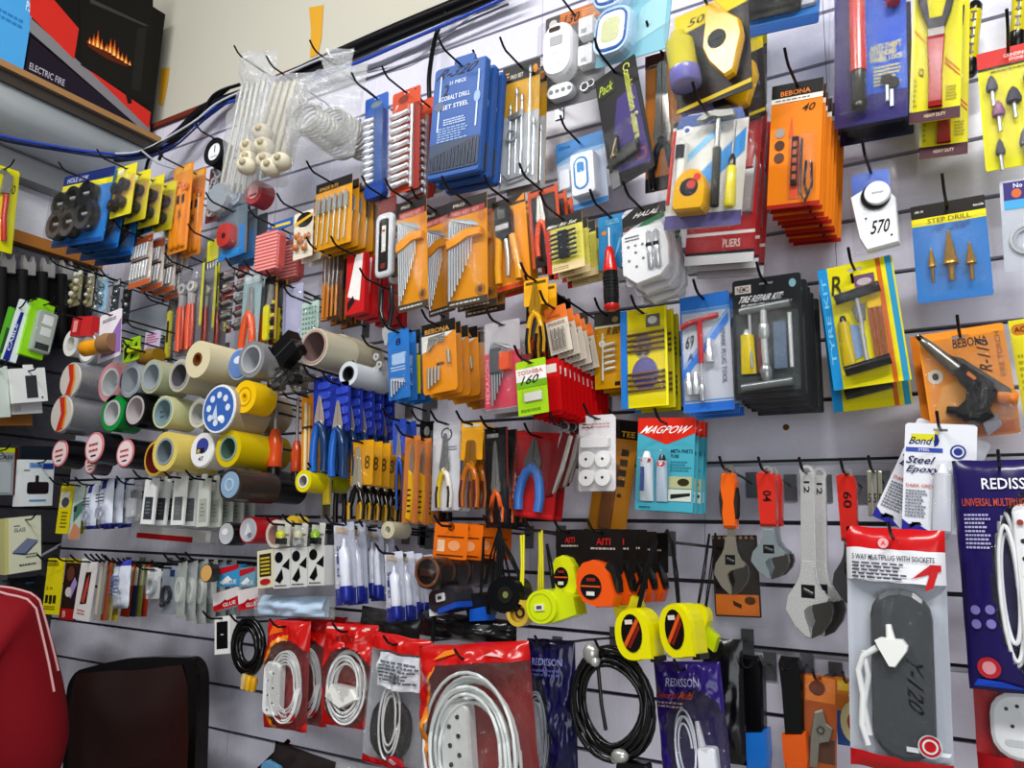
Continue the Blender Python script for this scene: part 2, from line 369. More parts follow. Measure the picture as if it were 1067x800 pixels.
cable('blue network cable drooping from the corner and under the black bundle', [onside(q, .255) for q in ((-40, 128), (0, 141), (50, 151), (95, 158))] + bk((140, 160, .11), (190, 143, .07), (225, 112, .05), (290, 92, .05), (360, 70, .05), (430, 40, .05), (490, 14, .05), (530, -4, .05)), .0045, '3a58b4/s')
cable('dark blue cable under the black bundle at the wall corner', [onside(q, .245) for q in ((-40, 131), (0, 145), (60, 156))] + bk((130, 165, .12), (175, 156, .1), (212, 125, .055), (240, 104, .05)), .0045, '1c2f66/s')
cable('white cable crossing the blue cables beside the wall corner', bk((120, 160, .15), (150, 156, .1), (200, 128, .07), (232, 104, .06), (300, 76, .05), (345, 58, .045), (400, 49, .04), (470, 20, .04), (520, -10, .04)), .003, 'c9ccd2')
cable('grey cable running below the black bundle across the upper boards', bk((330, 88, .02), (400, 68, .02), (440, 46, .02), (480, 26, .02), (530, 4, .02)), .0028, '8f93a0')
cable('thin white cable crossing the upper slat boards', bk((345, 84, .012), (420, 66, .012), (455, 44, .012), (500, 10, .012)), .002, 'd6d8dc')
cable('black cable hanging down beside the blue drill-set pack', bk((467, 8, .03), (455, 35, .03), (449, 65, .05), (447, 92, .06), (450, 130, .05)), .0055, '0c0c0e')
cable('thin white lead hooked between the corner and the top boards', bk((148, 157, .12), (165, 170, .12), (185, 176, .12)), .003, 'b5b8bd')
# grey beam along the side wall under the white channel
a, b = onside((0, 151), .06), onside((0, 176), .06)
m = M(); wbox(m, XL, XL + .06, -3.2, -.002, b.z, a.z, '8a8c90'); struct(m.build('trim_5'))
for q, pts in enumerate((((238, 92, .04), (205, 120, .05), (196, 138, .07), (160, 160, .08), (152, 176, .06)), ((250, 88, .04), (222, 100, .06), (204, 132, .06), (176, 148, .08), (166, 166, .05)))):
    cable(('thin black lead looping down at the wall corner', 'second thin black lead crossing at the wall corner')[q], bk(*pts), .005, '141318')
p = onback((819, 445), 0); m = M(); m.spin(tuple(p), tuple(p + Vector((0, -.002, 0))), [(0, .0055), (1, .004)], '8a6a2c/m', 12, raw=True)
tag(m.build('screw'), 'brass screw head in the board above the silver rail', 'screw')
# ------------------------------------------------------------------ shared tool shapes
ST = 'a9adb2/m'; DK = '2a2c30/s'
def pliers(it, cu, vb, vt, wd, grip, head=ST, hf=.40, y=-.05, band=None, nose=.06, gr=.125, gy=0):
    """jaws up, handles down, inside the card"""
    L = vt - vb; vp = vt - L * hf; r = .13 * wd
    nw = nose * wd
    it.add('jaws', ('poly', [(cu - .2 * wd, vp - .03 * L), (cu - .25 * wd, vp + .05 * L), (cu - .20 * wd, vp + .14 * L), (cu - nw - .02 * wd, vt - .03 * L), (cu - nw * .6, vt), (cu - .012 * wd, vt), (cu - .012 * wd, vp + .1 * L), (cu, vp)], y - .03, y, head, .0),
           ('poly', [(cu + .2 * wd, vp - .03 * L), (cu, vp), (cu + .012 * wd, vp + .1 * L), (cu + .012 * wd, vt), (cu + nw * .6, vt), (cu + nw + .02 * wd, vt - .03 * L), (cu + .20 * wd, vp + .14 * L), (cu + .25 * wd, vp + .05 * L)], y - .03, y, head, .0),
           ('disc', cu, vp + .005 * L, .15 * wd, y - .045, y, head, 14, .1))
    for sg in (-1, 1):
        g = grip if isinstance(grip, str) else grip[0 if sg < 0 else 1]
        pts = [(cu - sg * .06 * wd, vp + .01 * L, y - .015), (cu + sg * .15 * wd, vp - .07 * L, y - .015), (cu + sg * .25 * wd, vp - .22 * L, y - .015 + gy), (cu + sg * .30 * wd, vb + .18 * L, y - .015), (cu + sg * .27 * wd, vb, y - .015)]
        ops = [('rod', pts, gr * wd, g, 8)]
        if band: ops.append(('rod', [(p[0] + .0, p[1], p[2] - .035 * wd) for p in pts[2:]], gr * wd * .8, band, 6))
        it.add('handle', *ops)
def driver(it, p0, p1, f, r, hk, sk=ST, rs=None, ek=None, parent=None, nm=('handle', 'blade')):
    """screwdriver from butt p0 to tip p1, handle over fraction f"""
    q = tuple(a + (b - a) * f for a, b in zip(p0, p1)); rs = rs or r * .28
    ops = [('spin', p0, q, [(0, r * .7), (.05, r), (.3, r * .92), (.6, r), (.85, r * .7), (1, r * .45)], hk, 12)]
    if ek:
        e = tuple(a + (b - a) * .16 for a, b in zip(p0, q)); ops.append(('spin', p0, e, [(0, r * .72), (.2, r * 1.04), (1, r * 1.02)], ek, 12))
    it.add(nm[0], *ops)
    it.add(nm[1], ('rod', [q, p1], rs, sk, 8))
def tube(it, u0, v0, u1, v1, y, k, capk='e8e8e8/s', prints=()):
    """squeeze tube, flat crimp at v0, cap at v1"""
    c = (u0 + u1) / 2; w = u1 - u0; h = v1 - v0; vc = v1 - h * .14
    m = M(it.w, it.h); n = 10; V = []
    for i in range(5):
        t = i / 4; a = w * (.5 - .07 * t); b = w * (.05 + .36 * t ** .7)
        V += [m.c(c + a * math.cos(6.2832 * j / n), v0 + (vc - v0) * t, y - b * .6 + b * math.sin(6.2832 * j / n)) for j in range(n)]
    m._f(V, [(i * n + j, i * n + (j + 1) % n, (i + 1) * n + (j + 1) % n, (i + 1) * n + j) for i in range(4) for j in range(n)], k, True)
    m._f(V[:n] + V[-n:], [tuple(range(n)), tuple(range(n, 2 * n))], k)
    for q in prints:
        b = -.42 * w - .2 * w
        getattr(m, q[0])(*q[1:], **({'y': y - .56 * w} if q[0] in ('r', 'e', 'lines') else {'y': y - .56 * w}))
    t = m.build('glue_tube', it.root); it.add('cap', ('spin', (c, vc, y - .26 * w), (c, v1, y - .26 * w), [(0, w * .3), (.6, w * .24), (1, w * .16)], capk, 10), parent=t)
def hexset(it, u0, v0, v1, n, wd, y=-.05, k='cfd6da/m', short=.32, r=.026, clip=None):
    """fan of L keys; longest on the left, short arms along the top"""
    for i in range(n):
        t = i / max(1, n - 1); u = u0 + wd * t; vt = v1 - .02 * t * (v1 - v0) - i * .004; vb = v0 + (v1 - v0) * .55 * t ** 1.15; rr = r * (1.15 - .5 * t)
        it.add('hex_key', ('rod', [(u, vb, y), (u, vt - .035, y), (u + .02, vt - .008, y), (u + .05, vt, y), (u + short * (1 - .35 * t), vt - .05 - .02 * t, y - .01)], rr, k, 6))
def adj_wrench(it, handle, hk=None, plate='b4b4b0/m', ink=None, body=None):
    """adjustable spanner hanging handle up; box: u across the head, v 1 at the hole"""
    body = body or plate; r1 = .16
    it.add('hanging_eye', ('ring', .5, .955, .155, .085, -.05, .05, plate))
    if hk:
        it.add('handle', *hk)
    it.add('shank', *handle)
    it.add('jaw_head', ('poly', [(.37, .44), (.62, .44), (.67, .33), (.78, .27), (.93, .235), (.88, .20), (.60, .185), (.50, .18), (.41, .15), (.43, .11), (.50, .06), (.54, .0), (.44, .005), (.22, .06), (.02, .15), (.07, .23), (.26, .31), (.33, .36)], -.075, .075, body, .03))
    it.add('worm_screw', ('box', .36, .225, .64, .30, -.08, -.07, '1c1c1e'), ('spin', (.40, .275, -.04), (.60, .25, -.04), [(0, .05), (.1, .06), (.2, .05), (.3, .06), (.4, .05), (.5, .06), (.6, .05), (.7, .06), (.8, .05), (.9, .06), (1, .05)], '6c6e70/m', 10))
    it.add('sliding_jaw', ('poly', [(.58, .19), (.88, .215), (.97, .22), (1.0, .16), (.94, .10), (.76, .03), (.56, .0), (.57, .05), (.64, .10), (.58, .155)], -.09, .09, '5e5c58/m', .03))

# ================================================================== right-hand part of the wall
# steering lock
i = Item('steering_lock_pack', 'blue and purple pack with a red steering-wheel lock, cut by the top edge', 'steering lock', (859, -60, 931, -76, 881, 129), .16, hook=False)
i.add('backing_card', ('card', '2b5fc4', .02, False, .02), ('r', 0, 0, .28, 1, '43306f'), ('r', .28, 0, 1, .14, '352a78'),
      ('t', 'ANTI-THEFT', .50, .355, .93, .385, 'e3d84a'), ('t', 'EXTENDED', .50, .325, .86, .35, 'e3d84a'), ('t', 'WHEEL LOCK', .50, .295, .95, .32, 'e3d84a'),
      ('lines', .55, .17, .92, .275, 6, 'cfc870'))
i.add('lock_bar', ('rod', [(.36, 1.0, -.13), (.34, .7, -.13), (.36, .245, -.13)], .115, 'c8352f/s', 14))
i.add('lock_barrel', ('spin', (.36, .245, -.13), (.37, .06, -.13), [(0, .10), (.1, .105), (.8, .105), (.82, .12), (1, .10)], '4a4744/m', 14))
i.add('hook_end', ('rod', [(.40, .80, -.13), (.62, .84, -.13), (.80, .76, -.13), (.83, .63, -.13), (.84, .555, -.13)], .10, 'd03a34/s', 12))
i.add('key', ('disc', .80, .17, .1, -.06, -.03, '1b1b20/s', 14, .1), ('box', .77, .055, .82, .14, -.05, -.035, 'c9ccd0/m'))
i.add('key', ('disc', .73, .19, .085, -.09, -.065, '232328/s', 14, .1), ('box', .72, .08, .76, .16, -.085, -.07, 'c9ccd0/m'))
i.add('blister', ('shell', -.06, -.02, 1.05, 1.01, .30, 'clear', .06))
i = Item('steering_lock_pack', 'empty looking clear blister foot hanging behind the purple steering lock pack', 'blister pack', (868, 20, 944, 4, 878, 150), .07, hook=False)
i.add('backing_card', ('card', '2a2d52', .02, False, .02), ('r', .1, .02, .9, .14, '111218'))
i.add('blister', ('shell', -.05, -.16, 1.12, .98, .2, 'clear', .05))
# separator fork
def fork_pack(lab, c, d):
    i = Item('ball_joint_fork_pack', lab, 'fork tool', c, d, hook=False)
    i.add('backing_card', ('card', 'e6dd1e', .02, False, .02), ('r', 0, 0, 1, .075, '5b3242'), ('t', 'HEAVY DUTY', .3, .028, .72, .05, 'd8c8a8'), ('r', .0, .08, .06, 1, 'f2ee9a'),
          ('p', [(.68, .40), (.98, .30), (.98, .31), (.68, .415)], 'd0602c'), ('p', [(.68, .37), (.98, .27), (.98, .28), (.68, .385)], 'd0602c'), ('p', [(.05, .62), (.3, .52), (.3, .53), (.05, .635)], 'd0602c'),
          ('t', 'Q', .16, .30, .27, .36, '35352a'), ('lines', .72, .12, .94, .22, 5, 'b0a820'), ('lines', .07, .1, .14, .3, 6, 'b8b020'))
    i.add('fork_head', ('poly', [(.30, .78), (.36, .66), (.62, .66), (.72, .80), (.80, .93), (.90, .95), (.88, .85), (.78, .70), (.66, .59), (.36, .59), (.22, .70), (.12, .80), (.10, .92), (.20, .93)], -.18, -.04, '26262a/m', .05), ('box', .34, .545, .66, .60, -.17, -.04, '77726e/m'))
    i.add('grip', ('poly', [(.32, .55), (.68, .55), (.64, .30), (.66, .08), (.38, .08), (.38, .30)], -.18, -.04, 'b03430/s', .12))
    i.add('blister', ('shell', .04, .085, .92, .97, .24, 'clear', .2))
    return i
fork_pack('yellow card with a black fork tool on a red grip, front of its hook', (944, -22, 995, -30, 956, 126), .15)
fork_pack('second yellow fork tool card, showing only its foot below the front one', (955, 10, 1004, 2, 964, 164), .11)
# nut drivers hanging by the blade
for lab, c, d in (('yellow and black grip driver hanging between the fork tool and abrasive stones', (1008, -30, 1026, -33, 1003, 79), .06), ('yellow and black grip driver cut by the top right corner', (1052, -58, 1071, -61, 1054, 50), .06)):
    i = Item('screwdriver', lab, 'screwdriver', c, d, hook=False)
    i.add('handle', ('spin', (.5, 0, 0), (.5, .68, 0), [(0, .36), (.06, .45), (.5, .40), (.8, .46), (.94, .40), (1, .26)], 'd9cb1f/s', 14), ('spin', (.5, -.01, 0), (.5, .14, 0), [(0, .32), (.2, .46), (1, .455)], '15140f/s', 14), ('spin', (.5, .60, 0), (.5, .685, 0), [(0, .44), (.6, .46), (1, .3)], '15140f/s', 14),
          *[('box', .34, .18 + q * .075, .66, .195 + q * .075, -.47, -.3, '15140f/s') for q in range(6)], *[('box', .45, .17 + q * .15, .56, .25 + q * .15, -.475, -.3, '15140f/s') for q in range(3)])
    i.add('blade', ('rod', [(.5, .67, 0), (.5, 1, 0)], .13, 'd6dadf/m', 8))
# mounted stones
i = Item('grinding_stone_pack', 'yellow pack of grey and pink mounted grinding stones under a red header', 'abrasive stones', (1015.5, 57, 1082, 42, 1029, 178), .14)
i.add('backing_card', ('card', 'e3de14', .015), ('r', 0, .86, 1, 1, 'cf2f22'), ('t', 'GRINDING', .42, .915, .78, .945, 'f5e8e0'), ('t', 'STONE SET', .5, .88, .86, .905, 'f5e8e0'), ('r', 0, .84, 1, .86, '17140c'), ('lines', .2, .80, .8, .83, 1, '8a8420'))
for (u, v, k, s) in ((.20, .68, '6d6a70/r', .10), (.52, .55, '5d5c64/r', .13), (.27, .46, '9c6f8c/r', .11), (.80, .70, '6a686e/r', .12), (.82, .44, '77727c/r', .1), (.25, .14, '6a686e/r', .08), (.62, .18, '77727c/r', .08)):
    i.add('mounted_stone', ('spin', (u, v + .09, -.1), (u, v - .04, -.1), [(0, .01), (.25, s * .55), (.8, s), (1, s * .9)], k, 12), ('rod', [(u, v - .03, -.1), (u + .01, v - .17, -.1)], .035, 'cfd2d2/m', 7))
i.add('blister', ('shell', .04, .02, .96, .84, .22, 'clear', .08))
# mains timer
i = Item('mains_timer_pack', 'white dial mains timer marked 570 in a clear pack with blue header', 'timer', (881, 181, 929, 173, 893, 264), .15, size=None)
i.add('blister', ('pillow', -.02, -.03, 1.05, 1.06, .30, lambda a, b, s: 'clear', 10, 14, .15, 3))
i.add('header_card', ('rr', .06, .70, .88, .97, -.02, .0, '6b86d0', .2, 0), ('p', [(.1, .72), (.85, .78), (.85, .84), (.1, .80)], '8ea6e2'))
i.add('timer_body', ('poly', [(.03, .66), (.66, .80), (.98, .56), (.98, .02), (.30, -.02), (.16, .14)], -.26, -.02, 'f0f1f4/s', .05), ('disc', .34, .36, .025, -.27, -.24, '222228', 8), ('disc', .84, .12, .025, -.27, -.24, '222228', 8), ('t', '570', .44, .16, .82, .32, '18181c', 0, -.262, .2))
i.add('dial', ('disc', .58, .60, .32, -.33, -.2, '1d1e22/s', 28, .02), ('disc', .63, .615, .28, -.44, -.2, 'eef0f2/s', 28, .06), ('t', 'timer', .52, .60, .78, .63, '9a9ca4', 0, -.442))
# step drills
i = Item('step_drill_pack', 'blue STEP DRILL clamshell with three gold cone bits', 'drill bits', (948, 216, 1025, 203, 957, 316), .13)
i.add('backing_card', ('card', '3f86c9', .012), ('r', 0, .86, 1, 1, '2a2420'), ('r', 0, .78, 1, .86, 'ece02c'), ('t', 'STEP DRILL', .22, .795, .80, .845, '5d5a20'), ('t', 'AB-10', .05, .92, .17, .945, 'e8e4da'), ('poly', [(.66, .89), (.68, .97), (.80, .975), (.83, .93), (.76, .92), (.80, .885), (.74, .885), (.71, .92)], -.004, -.001, 'f2efe8'), ('t', 'tools', .84, .90, .98, .925, 'f2efe8'), ('t', '10  200', .3, .70, .76, .765, '2b4a86', 0, 0, .2))
for u, v0, v1, r in ((.24, .27, .52, .05), (.49, .27, .68, .10), (.75, .25, .53, .065)):
    n = 7; pr = []
    for q in range(n): pr += [(q / n, r * (1 - q / n) + .012), ((q + .95) / n, r * (1 - q / n) + .006)]
    i.add('step_bit', ('spin', (u, v0 + .06, -.1), (u, v1, -.1), pr, 'b49242/m', 14), ('rod', [(u, v0 - .10, -.1), (u, v0 + .07, -.1)], r * .45, 'a88a4a/m', 8))
i.add('blister', ('shell', -.06, -.04, 1.07, .79, .2, 'clear', .08))
# pack cut by the edge
i = Item('wire_pack', 'clear pack with purple and blue label cut by the edge beside the step drills', 'blister pack', (1042, 190, 1090, 182, 1046, 285), .13, hook=False)
i.add('backing_card', ('rr', 0, 0, 1, 1, 0, .01, 'c3c8d2', .05, 0), ('r', .08, .76, 1, .98, '4a3f86'), ('r', .08, .68, 1, .78, '5ab0dd'), ('e', .36, .85, .11, .05, 'd8794a'), ('t', 'No', .3, .91, .5, .96, 'f0eef8'))
i.add('wire_coil', ('ring', .55, .33, .40, .34, -.09, -.03, 'd4d8dd/m'), ('ring', .55, .33, .33, .26, -.07, -.02, 'c4c8ce/m'))
i.add('blister', ('shell', -.02, .0, 1.0, .66, .2, 'clear', .08))
# tyre plug kits
def plug_kit(lab, c, d):
    i = Item('tyre_plug_kit', lab, 'tyre repair kit', c, d, wall='B')
    i.add('backing_card', ('card', 'e9df16', .014, True, .02), ('r', 0, 0, .13, 1, '2fa2dd'), ('r', .78, 0, .84, 1, 'd8772a'), ('r', .84, 0, .90, 1, 'e9df16'), ('r', .90, 0, .98, 1, '3fa2c4'), ('r', .13, 0, .78, .03, 'e9df16'), ('t', 'TYRE KIT', .035, .2, .095, .92, '8fd4f2', 90), ('r', .47, .77, .74, .89, '7d5f78'), ('e', .60, .83, .10, .03, 'c8b8c0'), ('t', 'R', .17, .76, .32, .92, '4c4820', 0, 0, .3), ('e', .36, .36, .16, .14, '9ab0d4'))
    for v, nm in ((.70, 0), (.12, 1)):
        i.add('tool_handle', ('rod', [(.20, v, -.13), (.80, v + .05, -.13)], .075, '1d1c1e/s', 12))
    i.add('tool_shaft', ('rod', [(.48, .70, -.12), (.50, .48, -.12)], .035, 'c4c6c4/m', 8), ('poly', [(.40, .62), (.58, .64), (.56, .50), (.44, .50)], -.14, -.09, '8d8f90/m', .1))
    i.add('tool_shaft', ('rod', [(.50, .15, -.12), (.49, .40, -.12), (.50, .52, -.12)], .03, 'dadcdc/m', 8))
    tube(i, .17, .17, .35, .57, -.04, 'd8c024/s', '28241c/s')
    for q in range(3): i.add('plug_strip', ('box', .60 + q * .065, .20, .645 + q * .065, .60, -.06, -.02, 'a05c44/r'))
    i.add('strip_pack', ('box', .60, .60, .78, .69, -.06, -.01, 'e2c21e'))
    i.add('blister', ('shell', .14, .06, .88, .78, .24, 'clear', .06))
    return i
plug_kit('yellow tyre plug kit card with black T-handles hanging right of black kit', (855, 283, 932, 263, 866, 409), .14)
plug_kit('second yellow tyre plug kit, only its foot showing below the front one', (857, 308, 936, 290, 866, 432), .10)
# torch lighter
i = Item('gas_torch_pack', 'orange pack with a black and silver gas torch, lying over another', 'gas torch', (956, 350, 1045, 336, 970, 444), .15)
i.add('backing_card', ('card', 'eda03a', .012, True, .02), ('t', 'BEBONA', .40, .80, .80, .90, '2c1c0c'), ('t', 'R-110', .66, .52, .80, .86, '3a2410', 90, 0, .15), ('t', 'FIRE TORCH', .88, .44, .94, .92, 'a8641c', 90), ('e', .14, .52, .09, .08, 'd9d0c4'), ('e', .14, .52, .04, .04, '3a3030'), ('p', [(.05, .06), (.5, .02), (.9, .3), (.6, .5), (.2, .4)], 'f2b566'))
i.add('nozzle', ('spin', (.0, .98, -.12), (.42, .54, -.12), [(0, .035), (.1, .03), (.14, .05), (.3, .065), (1, .095)], '8d8a84/m', 14), ('spin', (.0, .98, -.12), (.06, .92, -.12), [(0, .03), (1, .045)], '2a241e/m', 12))
i.add('torch_body', ('poly', [(.36, .54), (.50, .60), (.70, .44), (.80, .36), (.78, .22), (.70, .10), (.74, .0), (.58, -.05), (.40, -.01), (.30, .07), (.20, .10), (.22, .16), (.34, .14), (.44, .20), (.48, .32), (.40, .42)], -.24, -.03, '1b1b1d/s', .06), ('poly', [(.50, .47), (.58, .40), (.61, .42), (.53, .50)], -.246, -.2, 'd8842c', 0))
i.add('trigger_lever', ('poly', [(.36, .70), (.48, .66), (.96, .27), (.97, .22), (.86, .22), (.70, .38)], -.20, -.08, '77756f/m', .04))
i.add('gas_knob', ('spin', (.80, .22, -.12), (1.02, .17, -.12), [(0, .08), (.1, .1), (.8, .1), (1, .07)], 'e08a2c/s', 12))
i.add('base_cap', ('poly', [(.58, -.04), (.78, .06), (.80, -.08), (.62, -.17)], -.2, -.05, '9a98a0/m', .1))
i.add('blister', ('pillow', .02, -.16, 1.08, .92, .34, lambda a, b, s: 'bag' if not s else None, 12, 14, .2, 5))
i = Item('gas_torch_pack', 'orange torch pack behind the front gas torch, tilted so its corner shows', 'gas torch', (950, 352, 1046, 334, 962, 462), .11, hook=False)
i.add('backing_card', ('card', 'e2902c', .012, True, .02), ('r', .05, .02, .95, .12, 'c9741e'))
i.add('blister', ('shell', .1, .15, .9, .85, .15, 'clear'))
i = Item('filler_pack', 'yellow pack cut by the edge beside the orange torch', 'blister pack', (1054, 335, 1095, 327, 1066, 452), .13, hook=False)
i.add('backing_card', ('card', 'dcd52c', .014, False, .02), ('rr', .05, .86, .6, .96, -.006, 0, 'c8862c', .4, 0), ('t', 'AC', .12, .885, .4, .935, '5a2c10', 0, -.007), ('lines', .1, .3, .9, .7, 7, 'b0a820'))
i.add('filler_insert', ('rr', .2, .06, .9, .26, -.08, -.002, 'c9c21e/s', .2))
# epoxy cards
def epoxy(lab, c, d, hook=True):
    i = Item('epoxy_glue_card', lab, 'glue', c, d, hook=hook)
    i.add('backing_card', ('card', 'e6e7ee', .012, True, .04), ('r', .09, .84, .42, .90, 'dcd83a'), ('t', 'Bond', .08, .80, .38, .87, '1d2450', 0, 0, .15), ('poly', [(.42, .78), (.47, .80), (.49, .84), (.46, .90), (.43, .92), (.41, .86)], -.006, 0, '2c3f8c'), ('e', .45, .915, .025, .018, 'd8c83a'), ('r', .02, .73, .54, .77, '4b62b8'), ('t', 'STEEL', .2, .738, .36, .762, 'dfe4f4'),
          ('e', .75, .745, .11, .065, '3d4a94'), ('e', .75, .745, .085, .05, 'd4d8ea'), ('e', .75, .745, .06, .035, '3d4a94'),
          ('t', 'Steel', .05, .62, .42, .69, '1f2460', 0, 0, .15), ('t', 'Epoxy', .05, .52, .50, .60, '1f2460', 0, 0, .15), ('t', 'DARK GREY', .04, .40, .44, .43, 'cf6a3c'), ('lines', .04, .12, .34, .38, 9, '83848e'),
          ('p', [(0, 0), (.4, 0), (.25, .05), (.12, .045), (0, .10)], '3a3aa0'), ('p', [(.10, .055), (.28, .05), (.26, .08), (.14, .075), (.13, .02), (.11, .02)], '17171c'))
    m_ = [('r', .47, .10, .62, .22, '3a3f86'), ('lines', .46, .26, .64, .44, 5, '6a6f9c')]
    tube(i, .41, .02, .70, .62, -.02, 'dfe1ea/s', 'f0f1f5/s', ())
    i.add('blister', ('shell', .38, .0, .74, .66, .26, 'clear', .3))
    return i
i = epoxy('white Steel Epoxy glue card with a white tube, front of two', (943, 440, 1018, 443, 940, 551), .17)
epoxy('white Steel Epoxy glue card swung out behind the upright one', (955, 432, 1030, 463, 912, 537), .13, False)
# purple pouch with a socket strip
def cord_loop(i, name, cx, cy, ru, rv, n, r, k, y=-.1, seed=0, parent=None):
    R = random.Random(seed); P = []
    for a in range(n * 30 + 1):
        t = 6.2832 * a / 30; f = .74 + .46 * a / (30 * n) + .05 * math.sin(t * .5 + seed) + .03 * math.sin(2 * t + seed)
        P.append((cx + ru * f * math.cos(t), cy + rv * f * math.sin(t), y + .05 * math.sin(t * .37 + seed) - .02 * (a // 30 % 3)))
    return i.add(name, ('rod', P, r, k, 7))
i = Item('extension_pouch', 'purple pouch with a long white socket strip behind an oval window', 'extension lead', (991, 480, 1092, 478, 1011, 717), .18)
def pur(a, b, s):
    if s: return '2b1f5c'
    return 'clear' if ((a - .82) / .50) ** 2 + ((b - .44) / .42) ** 2 < 1 else '2e2266/s'
i.add('pouch', ('pillow', 0, 0, 1, 1, .20, pur, 26, 40, .12, 11, 0, .02))
i.add('lettering', ('wrap', .20, .12, 11, ('t', 'REDISSON', .30, .865, .98, .915, 'f0eef6'), ('t', 'UNIVERSAL MULTIPLUG', .08, .79, .72, .825, 'c05a3a'), ('lines', .09, .60, .36, .76, 9, 'b9b4dc'), ('e', .13, .34, .05, .02, '8d86c0'), ('e', .28, .345, .05, .02, '8d86c0'), ('e', .13, .28, .05, .02, '8d86c0'), ('e', .28, .285, .05, .02, '8d86c0'), ('e', .22, .10, .12, .045, 'c23a44'), ('e', .22, .10, .07, .028, 'e0a0a8'), ('p', [(.05, .02), (.6, .02), (.35, .045), (.1, .05)], '2f5fd0')))
i.add('socket_strip', ('rr', .58, .10, .92, .80, -.16, -.04, 'f1f2f4/s', .3, .1), ('disc', .655, .72, .035, -.19, -.15, 'a05048', 10), *[('disc', .67 + .0 * q, .64 - q * .075, .03, -.164, -.155, '3a3a3e', 8) for q in range(7)], ('box', .77, .735, .82, .765, -.163, -.155, '2a2a30'))
cord_loop(i, 'cord', .50, .44, .10, .30, 3, .026, 'f2f3f5/s', -.05, 2)
i = Item('extension_pouch', 'white socket strip pouch with a red foot below the purple pouch', 'extension lead', (1014, 705, 1090, 712, 1018, 800), .13, hook=False)
i.add('pouch', ('pillow', 0, -.2, 1, 1, .2, lambda a, b, s: 'b8202a' if s or b < .34 and a < .5 else 'clear', 14, 16, .15, 4))
i.add('socket_strip', ('rr', .22, .16, 1.3, .88, -.16, -.02, 'f1f2f4/s', .35, .1), *[('disc', u, v, .03, -.166, -.15, '45454a', 8) for u, v in ((.45, .70), (.60, .74), (.52, .52), (.75, .55))], ('rr', .40, .30, .9, .38, -.167, -.15, 'd5d7da/s', .5))
# white multiplug pouch
i = Item('multiplug_pouch', 'clear pouch with red header and a grey oval multiplug marked Y-120', 'extension lead', (888, 551, 991, 551, 880, 797), .22)
def mp(a, b, s):
    if s: return 'c9ced8/s'
    if b > .905: return 'd01f26/s'
    if b > .77: return 'e9eaef/s'
    if b < .075: return 'c81f28/s'
    return 'clear'
i.add('pouch', ('pillow', 0, 0, 1, 1, .22, mp, 24, 44, .12, 21, 0, .03))
i.add('lettering', ('wrap', .22, .12, 21, ('t', '5 WAY MULTIPLUG WITH SOCKETS', .07, .862, .90, .885, '3a3a44'), ('lines', .07, .78, .66, .855, 5, '5c5c66'), ('p', [(.66, .79), (.96, .83), (.96, .855), (.86, .855), (.70, .80)], 'cc2028'), ('p', [(.80, .745), (.88, .76), (.94, .84), (.86, .83)], 'cc2028'), ('e', .40, .935, .055, .022, 'e8b0b4'), ('t', 'A', .375, .925, .425, .945, 'd01f26'), ('e', .80, .135, .115, .047, 'c9ced4'), ('e', .80, .135, .10, .041, 'cc2430'), ('e', .80, .135, .075, .03, 'e8ebee'), ('e', .80, .135, .055, .022, 'cc2430'), ('p', [(.58, .105), (.97, .10), (.99, .115), (.58, .125)], 'e2e4ea')))
i.add('multiplug', ('rr', .25, .06, .86, .745, -.14, -.02, '55585c/s', .48, .06), ('t', 'Y-120', .60, .26, .76, .47, '0c0c10', -90, -.142, .2))
i.add('plug', ('poly', [(.30, .53), (.36, .545), (.58, .545), (.63, .52), (.62, .50), (.50, .43), (.44, .43), (.33, .505)], -.26, -.15, 'f1f2f0/s', .06), ('spin', (.46, .54, -.2), (.44, .60, -.2), [(0, .05), (1, .03)], 'f1f2f0/s', 10))
i.add('cord', ('rod', [(.32, .50, -.18), (.18, .46, -.16), (.12, .40, -.14), (.16, .30, -.13), (.14, .18, -.12), (.2, .1, -.1)], .035, 'ecedee/s', 8), ('rod', [(.18, .48, -.15), (.22, .38, -.13), (.17, .26, -.12), (.22, .14, -.1)], .032, 'e4e5e6/s', 8))
# hanging adjustable spanners
def spanner(lab, c, d, hk, plate, shank, stack=0, ink=None, body=None, cat='adjustable spanner'):
    i = Item('adjustable_spanner', lab, cat, c, d)
    i.hz = .955
    adj_wrench(i, shank, hk, plate, None, body)
    if ink: i.add('price_mark', ('t', ink[0], *ink[1:5], '1c1614', ink[5], -.085 if len(ink) < 7 else ink[6]))
    return i
or1 = [('poly', [(.30, .93), (.66, .93), (.72, .86), (.70, .80), (.66, .70), (.70, .58), (.70, .50), (.34, .50), (.30, .60), (.33, .70), (.26, .80), (.26, .88)], -.16, .14, 'e8721e/s', .1), ('poly', [(.26, .82), (.34, .70), (.32, .56), (.26, .60), (.22, .74)], -.15, .13, '37302c/r', .1), ('poly', [(.72, .82), (.64, .70), (.68, .56), (.74, .60), (.76, .74)], -.15, .13, '37302c/r', .1)]
spanner('adjustable spanner with an orange and brown grip, leftmost on the silver rail', (741, 484, 777, 484, 745, 618), .13, or1, '9a9688/m', [('box', .42, .36, .62, .52, -.06, .06, '9a9688/m')], body='a8a294/m')
rd = lambda k: [('poly', [(.22, .935), (.36, .95), (.68, .935), (.74, .88), (.72, .46), (.30, .46), (.26, .7)], -.15, .13, k, .08)]
i = spanner('adjustable spanner with a red grip marked 04, second on the silver rail', (779, 486, 819, 486, 783, 602), .15, rd('cf3a2c/s'), 'b9bcbc/m', [('box', .36, .36, .64, .48, -.06, .06, 'b4bcc0/m')], body='aab4b8/m', ink=('04', .40, .68, .62, .78, -90, -.155))
